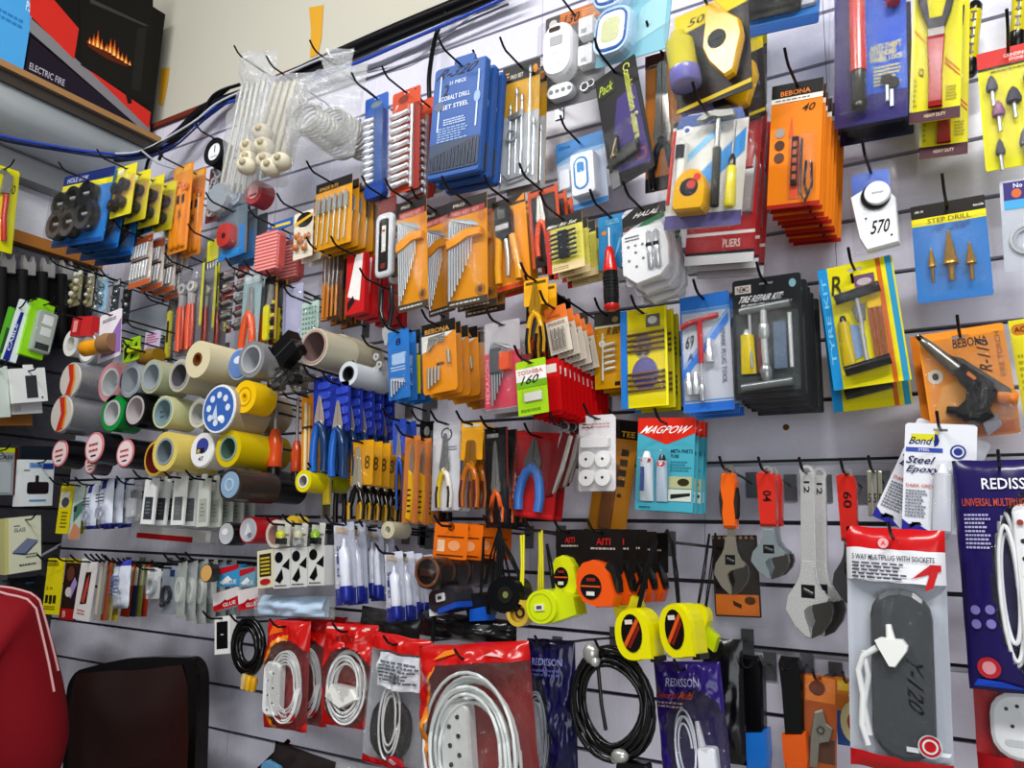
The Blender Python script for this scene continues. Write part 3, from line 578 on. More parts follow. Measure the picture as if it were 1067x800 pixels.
i.stack(1, .04, 'x', 'red grip adjustable spanners', lab='red grip adjustable spanner behind the one marked 04'); 
i = spanner('large plain chrome adjustable spanner marked 12 in black', (817, 484, 866, 484, 818, 662), .14, None, 'e4e4e2/m', [('poly', [(.37, .95), (.63, .95), (.64, .40), (.36, .40)], -.06, .06, 'e0e0de/m', 0)], ink=('12', .44, .83, .56, .90, -90, -.064))
i.stack(1, .04, 'x', 'plain chrome spanners', lab='second chrome adjustable spanner behind the one marked 12', dx=.012)
spanner('adjustable spanner with a red grip marked 60, beside the multiplug pouch', (862, 487, 902, 487, 868, 630), .13, rd('c83226/s'), 'a8a8a2/m', [('box', .36, .36, .64, .48, -.06, .06, '8c8c8a/m')], body='5c5c5c/m', ink=('60', .40, .70, .62, .82, -90, -.155))
i = Item('flat_key_bunch', 'small bunch of flat steel keys on a hook left of the epoxy cards', 'keys', (902, 490, 920, 490, 903, 538), .10)
for q in range(3): i.add('flat_key', ('rr', .1 + q * .28, .0 + q * .06, .34 + q * .28, 1, -.1 + q * .2, .0 + q * .2, 'b9b6a4/m', .4), ('t', '5', .14 + q * .28, .3, .3 + q * .28, .5, '30302c', 0, -.1 + q * .2))
i = Item('wrench_card', 'dark carded small spanner with orange foot behind the orange-grip spanner', 'spanner card', (742, 558, 789, 557, 745, 642), .05, hook=False)
i.add('backing_card', ('card', '3c3430', .012, False, .03), ('r', .03, .02, .97, .27, 'dc8232'), ('e', .78, .2, .12, .05, '5c3a1c'), ('p', [(.4, .2), (.6, .15), (.58, .1), (.42, .14)], '4a3018'), *[('r', .02 + .12 * q, .95, .08 + .12 * q, .985, 'b08a6c') for q in range(8)], ('e', .15, .38, .1, .05, '16120f'))
i.add('blister', ('shell', .02, -.12, 1.14, .98, .1, 'clear', .08))
# long tools on the lower rail
def longtool(lab, c, k, d):
    i = Item('pipe_wrench', lab, 'hand tool', c, d); i.hz = .93; i.hx = -.1
    i.add('grip', ('poly', [(.16, .95), (.22, 1.0), (.66, 1.0), (.74, .94), (.72, .50), (.28, .50), (.22, .80)], -.2, .2, '131315/s', .12))
    i.add('body', ('poly', [(.20, .52), (.80, .56), (.82, .40), (.78, .30), (.84, .0), (.22, .0), (.28, .30), (.22, .40)], -.22, .22, k, .08), ('poly', [(.30, .36), (.74, .38), (.72, .30), (.32, .29)], -.25, -.2, k, .1))
    i.add('lever', ('poly', [(.20, .22), (.02, .16), (.0, .02), (.16, .0), (.2, .1)], -.15, .12, '55524c/m', .1))
    return i
longtool('blue hand tool hanging by its black grip, left one on the lower rail', (766, 681, 808, 684, 768, 850), '2d7fd0/s', .12)
longtool('orange hand tool hanging by its black grip, right one on the lower rail', (806, 682, 850, 686, 808, 852), 'dd6a24/s', .12)
i = Item('glass_cutter_card', 'orange blister with a small steel wrench beside the orange-bodied tool', 'carded tool', (834, 699, 868, 707, 841, 800), .12)
i.add('backing_card', ('card', 'b9652c', .015), ('r', .05, .72, .95, .98, 'e08a3c'), ('e', .4, .86, .25, .08, '7a3c1c'), ('r', .05, .1, .95, .35, '6a4a38'))
i.add('small_wrench', ('poly', [(.35, .62), (.6, .66), (.7, .52), (.9, .48), (.8, .34), (.5, .3), (.45, .05), (.2, .05), (.25, .4)], -.16, -.05, 'a9a49a/m', .08), ('ring', .55, .44, .13, .07, -.18, -.15, '6a6660/m'))
i.add('blister', ('shell', .0, .0, 1, .96, .25, 'clear'))
i = Item('adhesive_reel_pack', 'blue and yellow disc pack half hidden behind the multiplug pouch', 'blister pack', (868, 704, 900, 708, 874, 775), .10)
i.add('backing_card', ('card', 'd98f2c', .015, False), ('r', 0, 0, 1, .5, '3563a8'), ('e', .55, .35, .42, .3, 'e8dfae'), ('e', .55, .35, .2, .14, 'c85a30'), ('r', .1, .8, .9, .95, 'e6c43c'))
i.add('blister', ('shell', .02, .02, .98, .98, .2, 'clear'))
# MAGPOW epoxy cards
i = Item('adhesive_card', 'turquoise glue card with two tubes, front of its hook', 'glue', (663, 434, 722, 437, 664, 529), .16)
i.add('backing_card', ('card', '58aec0', .012, True, .02), ('p', [(0, 1), (1, 1), (1, .835), (.55, .72), (.5, .715), (.0, .84)], 'd8351f'), ('t', 'MAGPOW', .10, .83, .90, .915, 'f6f0ee', 0, 0, .15), ('t', 'META PARTS', .60, .62, .97, .66, '1d3440'), ('t', 'TUBE', .60, .57, .74, .605, '1d3440'), ('lines', .60, .42, .95, .54, 4, '3f8494'), ('r', .58, .245, .97, .37, 'b9ba94'), ('r', .58, .11, .97, .235, 'cfd4cc'), ('e', .83, .31, .1, .04, '3a3a20'), ('p', [(.62, .13), (.95, .17), (.95, .2), (.62, .18)], '28302c'), ('lines', .08, .02, .3, .05, 1, '2c6878'))
tube(i, .08, .10, .34, .63, -.01, 'd3dbe4/s', 'f0f2f4/s'); tube(i, .37, .10, .58, .60, -.01, 'b9c8d6/s', '1b1b20/s')
i.add('tube_label', ('oval', .22, .53, .085, .03, -.16, -.13, 'c8302c', 14), ('box', .14, .20, .2, .46, -.165, -.13, '4a5a90'), ('oval', .475, .50, .07, .035, -.135, -.11, 'd8452c', 14))
i.add('blister', ('shell', .04, .06, .62, .66, .2, 'clear', .2))
i.stack(3, .022, 'turquoise two-tube glue card', 'turquoise glue cards')
# white pads
i = Item('felt_pad_pack', 'white pack of four round pads and one strip right of the pocket tools', 'pads', (602, 433, 640, 432, 604, 511), .18)
i.add('backing_card', ('card', 'e9e6e8', .02, True, .08), ('lines', .1, .82, .9, .9, 2, 'd6a8a8'), ('p', [(.05, .95), (.4, .85), (.3, .8), (.05, .82)], 'e2cfd0'))
i.add('pad_strip', ('rr', .10, .56, .88, .70, -.16, 0, 'eceaea/r', .2))
for u in (.28, .72):
    for v in (.41, .17): i.add('round_pad', ('disc', u, v, .21, -.16, 0, 'f3f1f0/r', 22, .03), ('disc', u, v, .035, -.168, -.16, '222226', 8))
i.add('blister', ('shell', -.06, -.06, 1.12, 1.0, .22, 'clear', .1))
i = Item('amber_pack', 'black headed amber pack hanging behind the white pad pack', 'blister pack', (624, 433, 662, 441, 617, 549), .10)
i.add('backing_card', ('card', 'c98d1c', .02, True, .02), ('r', 0, .83, 1, 1, '1d1a17'), ('t', 'TEE', .55, .85, .92, .90, 'd8a430'), *[('r', .62, .68 - q * .09, .82, .74 - q * .09, '4a3412') for q in range(4)], ('e', .72, .33, .06, .02, '5c4012'), ('lines', .1, .5, .4, .7, 5, '8a6414'))
i.add('amber_insert', ('rr', .32, .02, .62, .6, -.12, 0, '8a5a30/s', .2))
i.add('blister', ('shell', .02, .0, .98, .82, .2, 'clear', .1))
# ================================================================== middle, upper rows
# combination square, swung towards the left
i = Item('combination_square_pack', 'black and purple Combination Square pack turned sideways below the blue lamps', 'combination square', (625, 84, 666, 50, 633, 204), .24, yaw=-14)
i.add('backing_card', ('card', '1f1d22', .015, False, .03), ('p', [(.12, .12), (.95, .06), (.9, .75), (.45, .72), (.25, .45)], '4a3a7c'), ('r', .04, .80, .46, .94, '2c3018'), ('t', 'Pack', .08, .83, .42, .91, 'b8cc4a', 0, 0, .2), ('t', 'Combination Square', .64, .30, .86, .97, 'd8dc6a', -90), ('e', .78, .16, .13, .05, '8c4a5c'), ('e', .78, .16, .08, .03, '4a3a7c'), ('r', .02, .0, .22, .14, '86868a'))
i.add('rule_blade', ('box', .16, .22, .80, .28, -.08, -.05, '2a2c2e/m'))
i.add('square_head', ('poly', [(.10, .20), (.30, .40), (.36, .40), (.36, .22), (.78, .24), (.78, .17), (.14, .15)], -.14, -.03, '17171a/s', .05), ('rod', [(.2, .22, -.15), (.38, .36, -.15)], .018, 'c8b890/m', 6), ('ball', .26, .23, -.16, .035, 'c8b27c/m'))
i.add('blister', ('shell', .02, -.02, .98, .46, .22, 'clear', .06))
# white motion alarm
i = Item('motion_alarm_pack', 'white motion alarm with two small sensors in a pack priced 130', 'alarm', (565, 19, 626, 3, 571, 113), .12)
i.add('backing_card', ('card', '77767a', .012, True, .03), ('r', .0, .84, 1, .99, '5a5350'), ('p', [(.25, .84), (1, .84), (1, .99), (.25, .99)], 'cf7c34'), ('e', .13, .91, .07, .05, 'd8d4d0'), ('t', '130', .33, .86, .58, .96, '2a1a10', 0, 0, .2), ('lines', .62, .86, .95, .97, 4, 'f0c090'))
i.add('alarm_body', ('poly', rrpoly(.10, .24, .58, .80, .2, .16, 5), -.26, -.02, 'f2f2f5/s', .08), ('rr', .2, .70, .40, .75, -.266, -.2, '40181c', .4), ('rr', .22, .55, .44, .65, -.268, -.2, 'b4b5ba', .1), ('ring', .34, .42, .10, .085, -.266, -.2, 'd3d4d8'))
i.add('sensor', ('rr', .64, .60, .88, .80, -.16, -.01, 'f4f4f6/s', .1), ('lines', .69, .63, .78, .68, 3, '55555a', -.161)); i.add('sensor', ('rr', .64, .30, .88, .51, -.16, -.01, 'f4f4f6/s', .1), ('lines', .69, .33, .78, .38, 3, '55555a', -.161))
i.add('remote', ('rr', .12, .05, .56, .20, -.14, -.01, 'dcdde0/s', .5), *[('disc', .2 + q * .1, .125, .035, -.146, -.13, '8a8b90', 8) for q in range(4)])
i.add('key_chain', ('ring', .70, .13, .07, .055, -.05, -.02, '98999d/m'), ('ring', .80, .15, .06, .048, -.05, -.02, '88898d/m'))
i.add('blister', ('shell', .0, .0, 1, .84, .32, 'clear', .1))
# blue doorbell pack
i = Item('door_chime_pack', 'white chime with a blue oval outline in a pale blue pack', 'door chime', (577, 151, 627, 137, 585, 222), .10)
i.add('backing_card', ('card', 'cfd9ea', .012, True, .03), ('p', [(0, .70), (.6, .80), (1, .80), (1, 1), (0, 1)], '4f93cf'), ('p', [(0, .68), (1, .76), (1, .80), (.5, .82), (0, .72)], '9cc4e8'), ('r', 0, 0, 1, .08, '5a9ad2'), ('t', 'Chime', .06, .90, .3, .95, '23406c'))
i.add('chime_body', ('rr', .38, .10, .86, .70, -.22, 0, 'eef0f6/s', .12), ('rr', .44, .18, .74, .64, -.226, -.2, '3f9ad8', .5), ('rr', .48, .21, .70, .61, -.23, -.22, 'f2f4fa', .5), ('rr', .52, .42, .66, .56, -.234, -.22, '3fa0dc', .2))
i.add('push_button', ('rr', .08, .30, .30, .58, -.1, 0, 'e3e6f0/s', .2))
i.add('blister', ('shell', .02, .04, .96, .78, .28, 'clear', .08))
# blue lamp twin pack
i = Item('lamp_pack', 'pale blue pack of two rounded square lamps cut by the top edge', 'lamp pack', (624, -52, 694, -66, 632, 60), .24, hook=False, yaw=-8)
i.add('backing_card', ('card', '88bccb', .012, False, .03), ('p', [(.5, .1), (.95, .2), (.95, .5), (.6, .4)], 'a4ccd4'))
for u, v in ((.22, .62), (.30, .22)):
    i.add('lamp', ('rr', u - .26, v - .20, u + .26, v + .20, -.16, 0, 'b9d4ea/s', .35), ('rr', u - .22, v - .17, u + .22, v + .17, -.17, -.15, '2d66b0', .35), ('rr', u - .19, v - .145, u + .19, v + .145, -.176, -.16, 'e8ecf0/s', .3), ('rr', u - .13, v - .10, u + .13, v + .10, -.18, -.17, 'c9cda0/s', .3))
i.add('blister', ('shell', -.05, -.04, .66, .9, .26, 'clear', .2))
# locking snips, orange pack
i = Item('snips_pack', 'orange pack of snips with long black handles beside the chalk line pack', 'snips', (669, 60, 708, 50, 676, 200), .17)
i.add('backing_card', ('card', 'd98f3a', .012, True, .02), ('r', 0, .0, 1, .10, '2a2420'), ('r', .0, .28, 1, .30, 'e8c83a'), ('t', 'SNIPS', .78, .62, .90, .82, '8a4a18', -90), ('r', 0, .90, 1, 1, '5a2c1c'))
pliers(i, .47, .0, .92, .95, '131316/s', 'c4c2bc/m', .62, -.05, None, .1, .10)
i.add('blister', ('shell', .08, .02, .86, .9, .26, 'clear', .2))
# chalk line kits
def chalk(lab, c, d, hk):
    i = Item('chalk_line_pack', lab, 'chalk line', c, d, hook=hk, yaw=-8)
    i.add('backing_card', ('card', '2c2822', .012, True, .02), ('p', [(0, .78), (1, .86), (1, 1), (0, 1)], 'e3cf1a'), ('t', '50', .20, .84, .42, .92, '2a2410', 0, 0, .2), ('p', [(0, .0), (1, .06), (1, .10), (0, .04)], 'd8c030'))
    i.add('chalk_bottle', ('spin', (.22, .18, -.16), (.12, .74, -.16), [(0, .15), (.03, .19), (.26, .19), (.28, .18), (.80, .18), (.84, .12), (1, .09)], 'cfc83c/s', 16), ('spin', (.222, .17, -.16), (.196, .33, -.16), [(0, .15), (.06, .195), (1, .195)], '8a86c4/s', 16), ('spin', (.13, .66, -.16), (.12, .76, -.16), [(0, .12), (.6, .09), (1, .05)], 'e0c81c/s', 12))
    i.add('reel_case', ('poly', [(.52, .93), (.62, .94), (.78, .76), (.92, .66), (.95, .50), (.82, .16), (.72, .14), (.52, .34), (.44, .50)], -.15, -.03, 'e9bb18/s', .06))
    i.add('crank_hub', ('disc', .64, .53, .12, -.165, -.1, '16140f/r', 20, .0), ('box', .57, .52, .71, .545, -.18, -.16, '2c2a26/r'))
    i.add('blister', ('shell', -.03, .0, 1.08, .86, .34, 'clear', .1))
    return i
chalk('chalk line kit with a yellow reel and purple bottle, upper of two', (697, 18, 772, -6, 712, 112), .27, True)
chalk('second yellow chalk line kit behind, its reel showing lower right', (712, 66, 790, 44, 722, 140), .20, False)
i = Item('pad_pack', 'black pad in a blue edged clear pack cut by the top edge', 'blister pack', (771, -60, 851, -74, 777, 35), .16, hook=False)
i.add('backing_card', ('card', '3d7fc0', .012, False, .03), ('r', 0, 0, 1, .10, '1f5c9c'))
i.add('black_pad', ('rr', .05, .16, .80, .9, -.16, 0, '17181b/r', .1))
i.add('white_label', ('rr', .72, .18, .97, .36, -.06, 0, 'c3c8d0', .2))
i.add('blister', ('shell', -.02, .02, 1.02, .98, .24, 'clear', .06))
i = Item('chain_pack', 'yellow and black headed pack of small chains beside the second chalk reel', 'blister pack', (779, 38, 797, 34, 783, 112), .10, hook=False)
i.add('backing_card', ('card', '5a5a58', .012, False), ('r', 0, .84, 1, 1, 'd8cc1c'), ('r', 0, .70, 1, .84, '1c1a18'), ('t', 'IT', .2, .73, .8, .80, 'c88a20'))
for q in range(4): i.add('chain', ('ring', .5, .6 - q * .14, .28, .18, -.15, -.02, 'b8bab4/m'))
# DIY tool set clamshell
i = Item('tool_set_pack', 'clear tool set with hammer, yellow screwdriver and yellow tape measure', 'tool set', (700, 121, 778, 112, 695, 238), .30)
i.add('backing_card', ('card', 'd9d8d2', .015, True, .2), ('p', [(.04, .88), (.96, .90), (.9, 1), (.1, .99)], '5a6ea4'), ('p', [(.15, .30), (.98, .82), (.98, .62), (.25, .18)], '3f9ad6'), ('p', [(.2, .55), (.7, .84), (.6, .86), (.2, .62)], '8cc4e4'), ('r', 0, 0, 1, .12, '6a6494'), ('e', .20, .86, .06, .04, 'e0e2e6'), ('e', .20, .86, .035, .022, '5a6ea4'))
i.add('utility_knife', ('poly', [(.16, .28), (.24, .28), (.26, .72), (.20, .76), (.14, .72)], -.14, -.04, 'dfe0da/s', .1), ('box', .12, .58, .24, .70, -.15, -.1, '1c1c20/s'), ('rod', [(.05, .2, -.08), (.06, .84, -.08)], .025, 'c04038/s'))
i.add('hammer', ('rod', [(.66, .62, -.12), (.65, .90, -.12)], .035, 'b4b4b0/m'), ('poly', [(.36, .88), (.48, .94), (.62, .95), (.86, .93), (.88, .88), (.70, .88), (.58, .90), (.46, .87)], -.18, -.08, '9a9a96/m', .06))
i.add('hammer_grip', ('rod', [(.69, .14, -.12), (.68, .3, -.12), (.67, .50, -.12), (.66, .63, -.12)], .055, '22241f/s', 10))
i.add('screwdriver', ('spin', (.88, .12, -.12), (.87, .48, -.12), [(0, .05), (.05, .075), (.5, .065), (.9, .06), (1, .03)], 'e3d63c/s', 12), ('spin', (.87, .46, -.12), (.87, .56, -.12), [(0, .05), (.6, .045), (1, .02)], '1f1f1c/s', 10), ('rod', [(.87, .54, -.12), (.87, .84, -.12)], .018, '9c9c98/m', 6))
i.add('tape_measure', ('poly', [(.17, .13), (.20, .10), (.56, .10), (.59, .14), (.60, .28), (.56, .38), (.48, .445), (.38, .46), (.28, .44), (.20, .38), (.16, .29)], -.24, -.02, 'e4b31c/s', .08), ('disc', .38, .29, .12, -.245, -.2, '2c2214/s', 18), ('disc', .41, .31, .06, -.25, -.24, 'c8452c', 12), ('disc', .48, .37, .05, -.25, -.2, 'd8452c', 10))
i.add('blister', ('shell', -.02, -.02, 1.02, .94, .34, 'clear', .14))
i = Item('plier_set_pack', 'red and white pack under the clear tool set, foot showing', 'blister pack', (722, 118, 792, 108, 716, 276), .20, hook=False)
i.add('backing_card', ('card', 'b4232c', .012, False, .03), ('r', 0, 0, 1, .06, 'dfdfe0'), ('r', 0, .06, 1, .08, '2a2020'), ('r', 0, .18, 1, .20, 'e6dcd8'), ('t', 'PLIERS', .55, .10, .80, .15, 'e8d8d4'))
i.add('plier_head', ('poly', [(.80, .3), (.95, .3), (.98, .62), (.88, .76), (.80, .62)], -.12, -.02, 'c4c6c8/m', .06)); i.add('red_grip', ('poly', [(.80, .56), (.95, .56), (.96, .72), (.84, .74)], -.15, -.02, '9c2028/s', .1))
i.add('blister', ('shell', -.03, -.03, 1.03, 1, .2, 'clear', .08))
i.stack(2, .03, 'red and white plier pack below the tool set', 'red plier packs', dz=-.002)
# air gauge kits
i = Item('current_tester_pack', 'orange tester pack with black header marked 40, front of its stack', 'tester', (800, 90, 853, 83, 804, 216), .22)
i.add('backing_card', ('card', 'e98d14', .014, True, .06), ('r', 0, .885, 1, 1, '221f1c'), ('t', 'BEBONA', .18, .90, .76, .94, 'e88a24'), ('r', 0, .845, 1, .885, 'e9e4da'), ('lines', .08, .855, .84, .875, 1, '6a5a44'), ('t', '40', .62, .75, .86, .81, '3a2810', 0, 0, .25), ('r', .42, .06, .60, .55, 'e0643a'), ('p', [(.36, .55), (.42, .73), (.47, .55)], 'd86a3a'), *[('e', .20, .60 - q * .10, .10, .04, k) for q, k in enumerate(('a89c94', '5a3a30', '6a4a3c'))])
i.add('tester_body', ('box', .46, .16, .58, .54, -.1, 0, '2a2420/s'), *[('box', .48, .20 + q * .065, .56, .24 + q * .065, -.105, -.1, 'b8642c') for q in range(5)])
i.add('lead', ('rod', [(.64, .52, -.06), (.64, .10, -.06), (.74, .02, -.06), (.86, .14, -.06), (.84, .32, -.06), (.74, .34, -.06), (.72, .16, -.06), (.78, .08, -.06)], .025, '17171a/s', 7))
i.add('edge_print', ('box', .0, -.002, 1, .03, -.001, .015, 'b02a1c'))
i.add('blister', ('shell', .40, .02, .92, .56, .18, 'clear', .2))
i.stack(8, .021, 'orange tester pack with black header', 'orange tester packs')
# dark blue drill case
i = Item('drill_set_box', 'blue drill set box marked R-320 on a hanging tab', 'drill set', (451, 70, 503.5, 60, 452, 186), .24)
i.add('case', ('rr', 0, 0, 1, .97, -.06, .06, '3f68a8', .06, .03), ('rr', .36, .96, .76, 1.03, -.04, .0, '3f68a8', .3), ('rr', .02, .05, .98, .30, -.075, -.05, '4c5870', .1, .03),
      ('t', 'R-320', .12, .86, .82, .94, '15151c', 0, -.06, .25), ('t', '21 PIECE', .32, .79, .64, .82, 'dfe6f2', 0, -.06), ('t', '2', .22, .70, .32, .80, '15151c', 0, -.06, .25), ('t', 'COBALT DRILL', .18, .66, .74, .70, 'dfe6f2', 0, -.06), ('t', 'SET STEEL', .22, .58, .72, .62, 'dfe6f2', 0, -.06), ('lines', .26, .44, .68, .5, 3, 'c4d2ea', -.06), ('lines', .16, .30, .74, .43, 6, '9fb6d8', -.06), ('r', .14, .40, .17, .88, 'c8d6ea', -.06), ('r', .87, .38, .90, .86, 'c8d6ea', -.06), ('e', .15, .62, .09, .04, '6a7488', -.06), ('e', .88, .63, .06, .05, '9fb6d8', -.06))
for q in range(14): i.add('drill_bit', ('rod', [(.07 + q * .065, .07, -.08), (.07 + q * .065, .18 + .008 * q, -.08)], .014, '3a3c40/m', 6))
i.stack(2, .03, 'blue drill set box', 'blue drill set boxes')
# pick-up tool packs
def rods_pack(lab, c, d, n=0):
    i = Item('pickup_tool_pack', lab, 'carded tools', c, d)
    i.add('backing_card', ('card', 'd0a31c', .012, True, .03), ('r', 0, .86, 1, 1, '1b1a1c'), ('r', 0, .0, 1, .58, 'b9bcc0'), ('t', 'PRO SET', .22, .885, .56, .92, 'd8d4c8'), ('t', 'F', .08, .88, .18, .945, 'e0a020'), ('e', .88, .92, .07, .035, 'c88a2c'))
    for q, (u, t, b) in enumerate(((.08, .74, .05), (.30, .66, .1), (.46, .78, .1), (.60, .72, .08), (.80, .93, .08), (.92, .5, .05))):
        i.add('steel_rod', ('rod', [(u, b, -.09), (u, t, -.09)], .022 if q != 2 else .016, 'd3d7da/m', 8), ('spin', (u, t - .06, -.09), (u, t, -.09), [(0, .03), (.2, .042), (1, .03)], 'a9adb0/m', 10))
    i.add('mirror_head', ('ring', .36, .40, .15, .11, -.14, -.07, 'c4c8ca/m'), ('poly', [(.24, .56), (.66, .60), (.62, .54), (.28, .52)], -.13, -.08, '8a8c8c/m', .1))
    i.add('hook_rod', ('rod', [(.15, .1, -.1), (.3, .05, -.1), (.7, .07, -.1), (.85, .14, -.1)], .03, 'b0b2b4/m', 8))
    i.add('blister', ('shell', .0, .0, 1, .84, .2, 'clear', .05))
    return i
rods_pack('yellow and black pack of steel pick-up rods, right one beside the alarm', (520.5, 72, 559, 62, 524, 197), .16).stack(1, .03, 'x', 'steel rod packs', lab='steel pick-up rod pack hidden behind the right-hand one')
rods_pack('yellow and black pack of steel rods partly behind the blue drill box', (504, 83, 521, 78, 508, 192), .13)
rods_pack('olive steel rod pack showing below the left edge of the blue drill box', (446, 120, 462, 116, 449, 202), .12)
# socket rails
i = Item('socket_rail_card', 'red card with a rail of ten silver sockets', 'socket set', (409, 99, 438, 88, 407, 204), .20)
i.add('backing_card', ('card', 'c8552c', .012, True, .04), ('r', .78, 0, 1, .84, '9c3424'), ('e', .4, .91, .18, .04, '8a3018'))
i.add('rail', ('box', .72, .02, .80, .82, -.08, 0, 'c9ccd0/m'))
for q in range(10): i.add('socket', ('spin', (.05, .06 + q * .075, -.12), (.70, .075 + q * .075, -.12), [(0, .08), (.04, .085), (.5, .085), (.52, .07), (1, .07)], 'e3e5e8/m', 10))
i.add('blister', ('shell', .0, .0, .82, .84, .26, 'clear', .05))
i.stack(1, .05, 'x', 'socket rail cards', lab='socket rail card behind the red one, clear edge showing right')
i = Item('socket_rail_card', 'blue card with small white-faced sockets and a blue tray', 'socket set', (379, 105, 403, 96, 381, 206), .20)
i.add('backing_card', ('card', '3a69b4', .012, True, .04), ('e', .5, .91, .25, .03, '7a8a90'), ('r', .1, .70, .5, .78, 'd8862c'))
i.add('tray', ('box', .58, .06, .92, .82, -.2, 0, '3a5f9c/s'), ('rr', .2, -.06, 1.0, .10, -.22, .02, '23509c/s', .3))
for q in range(11): i.add('socket', ('spin', (.06, .12 + q * .062, -.1), (.52, .13 + q * .062, -.1), [(0, .09), (.1, .1), (.5, .1), (.55, .075), (1, .075)], 'dfe1e8/m', 10))
i.add('blister', ('shell', .0, .04, 1, .84, .26, 'clear', .05))
# clear bags near the corner
i = Item('rod_bag', 'long clear bag of thin rods with a crumpled top, nearest the wall corner', 'bag of rods', (254, 66, 290, 57, 230, 214), .20)
i.hz = .93
i.add('bag', ('pillow', .0, .0, 1, .86, .35, lambda a, b, s: 'haze', 10, 24, .4, 31), ('pillow', .05, .80, .95, 1.03, .3, lambda a, b, s: 'haze', 10, 8, 1.2, 35))
for q in range(15): i.add('rod', ('rod', [(.06 + .06 * q, .06, -.1 + .08 * (q % 3)), (.12 + .052 * q, .84, -.05 + .06 * (q % 3))], .028, ('c9c8b8/s', 'e2e2da/s', 'b4b2a4/s')[q % 3], 6))
i.add('end_cap', ('disc', .15, .03, .32, -.2, .1, 'c4cad2/m', 18, .1)); 
i = Item('bulb_bag', 'clear bag of pale tubes with cream knobs at the foot', 'bag of bulbs', (288, 82, 332, 72, 254, 198), .22); i.hz = .95
i.add('bag', ('pillow', .0, .0, 1, 1, .45, lambda a, b, s: 'haze', 12, 24, .4, 41))
for q in range(13): i.add('tube', ('rod', [(.10 + .065 * q, .2, -.12 + .08 * (q % 3)), (.16 + .055 * q, .92, -.05 + .05 * (q % 3))], .05, 'bdb8a4/s', 7))
for q, (u, v) in enumerate(((.12, .30), (.42, .42), (.30, .12), (.62, .18), (.55, .30), (.90, .10), (.18, .2), (1.05, .16))): i.add('knob', ('ball', u, v, -.22 - .05 * (q % 3), .17, 'ddd6c2/r', 12, (1, 1, .85)), ('ball', u + .06, v + .01, -.36 - .05 * (q % 3), .06, 'bdb298/r', 8))
i = Item('ring_bag', 'clear knotted bag of shiny wire rings right of the cream knobs', 'bag of rings', (322, 70, 378, 57, 308, 172), .22); i.hz = .95
i.add('bag', ('pillow', -.1, .0, 1.1, .9, .40, lambda a, b, s: 'haze', 14, 16, .5, 51), ('pillow', .35, .78, .8, 1.08, .2, lambda a, b, s: 'haze', 10, 10, 1.0, 53))
for q in range(12): i.add('wire_ring', ('ring', .28 + .035 * q, .40 - .018 * q, .27, .245, -.22 + .04 * q, -.19 + .04 * q, 'dcdcd6/m', None, 22, .7))
for q in range(12): i.add('wire_ring', ('ring', .66 + .025 * q, .34 - .012 * q, .28, .255, -.12 + .04 * q, -.09 + .04 * q, 'cfcec6/m', None, 22, .7))
# gauge and neighbours
i = Item('pressure_gauge', 'round black pressure gauge with white dial left of the rod bag', 'gauge', (220, 150, 239, 145, 218, 176), .15); i.hz = 1.0
i.add('rubber_boot', ('ring', .5, .5, .52, .34, -.25, .25, '141416/r')); i.add('dial', ('disc', .5, .5, .36, -.2, .2, 'eceef0', 20), ('box', .48, .48, .52, .74, -.21, -.2, '222226'), ('lines', .3, .28, .7, .38, 2, '9a9aa0', -.2))
i = Item('chain_card', 'maroon card with silver chain below the pressure gauge', 'carded chain', (218, 176, 236, 172, 215, 232), .13, hook=False)
i.add('backing_card', ('card', '6a3a3c', .012, False))
for q in range(8): i.add('chain_link', ('ring', .5 + .14 * math.sin(q * 1.7), .92 - q * .11, .17, .09, -.16, -.03, 'd4d6d8/m', None, 14))
i = Item('tyre_lever_pack', 'orange tyre levers in a long clear pack', 'tyre levers', (183, 176, 203, 167, 173, 267), .16)
i.add('backing_card', ('card', 'e39a2c', .012, True, .02), ('r', .1, .92, .9, .98, 'e8b45a'), ('r', .05, .62, .2, .78, '2a2c28'))
for q, u in enumerate((.18, .44, .70)): i.add('lever', ('rr', u, .04, u + .2, .66 + .06 * (q == 1), -.14, 0, 'efa01c/s', .4), ('ring', u + .1, .72 + .05 * (q == 1), .12, .06, -.12, -.02, 'e8901c/s'), ('box', u + .03, .52, u + .17, .62, -.15, -.02, '3c3a30/s'))
i.add('printed_mark', ('t', '22', .12, .33, .44, .40, '30281c', 0, -.16), ('t', '5', .60, .36, .8, .44, '30281c', 0, -.16))
i.add('blister', ('shell', .0, .0, 1, .95, .26, 'clear', .1)); i.stack(1, .04, 'x', 'tyre lever packs', lab='second orange tyre lever pack, edge showing behind the first')
i = Item('spool_pack', 'grey pack with a red reel in a blue frame under the rod bag', 'blister pack', (228, 222, 257, 212, 228, 272), .20)
i.add('backing_card', ('card', '6f7e8a', .012, True), ('r', 0, 0, .9, .1, '2f86c8'), ('r', .74, 0, .92, .6, '2f86c8'), ('p', [(.1, .1), (.74, .05), (.74, .16), (.1, .2)], '3f9ad8'))
i.add('red_reel', ('rr', .16, .18, .66, .66, -.2, 0, 'c2403a/s', .4), ('disc', .42, .40, .07, -.21, -.19, '4a1414', 12))
i.add('blister', ('shell', .0, .0, 1, .9, .28, 'clear', .1)); i.stack(2, .03, 'grey reel pack with blue frame', 'reel packs')
i = Item('tube_end', 'round silver tube end below the rod bag', 'tube', (236, 196, 254, 190, 236, 217), .20, hook=False); i.add('disc_cap', ('disc', .5, .5, .5, -.1, .5, 'b9c2cc/m', 20, .06), ('disc', .5, .5, .3, -.13, -.1, '8a98a8/m', 16), ('ball', .42, .56, -.12, .1, 'e8ecf0/m'))
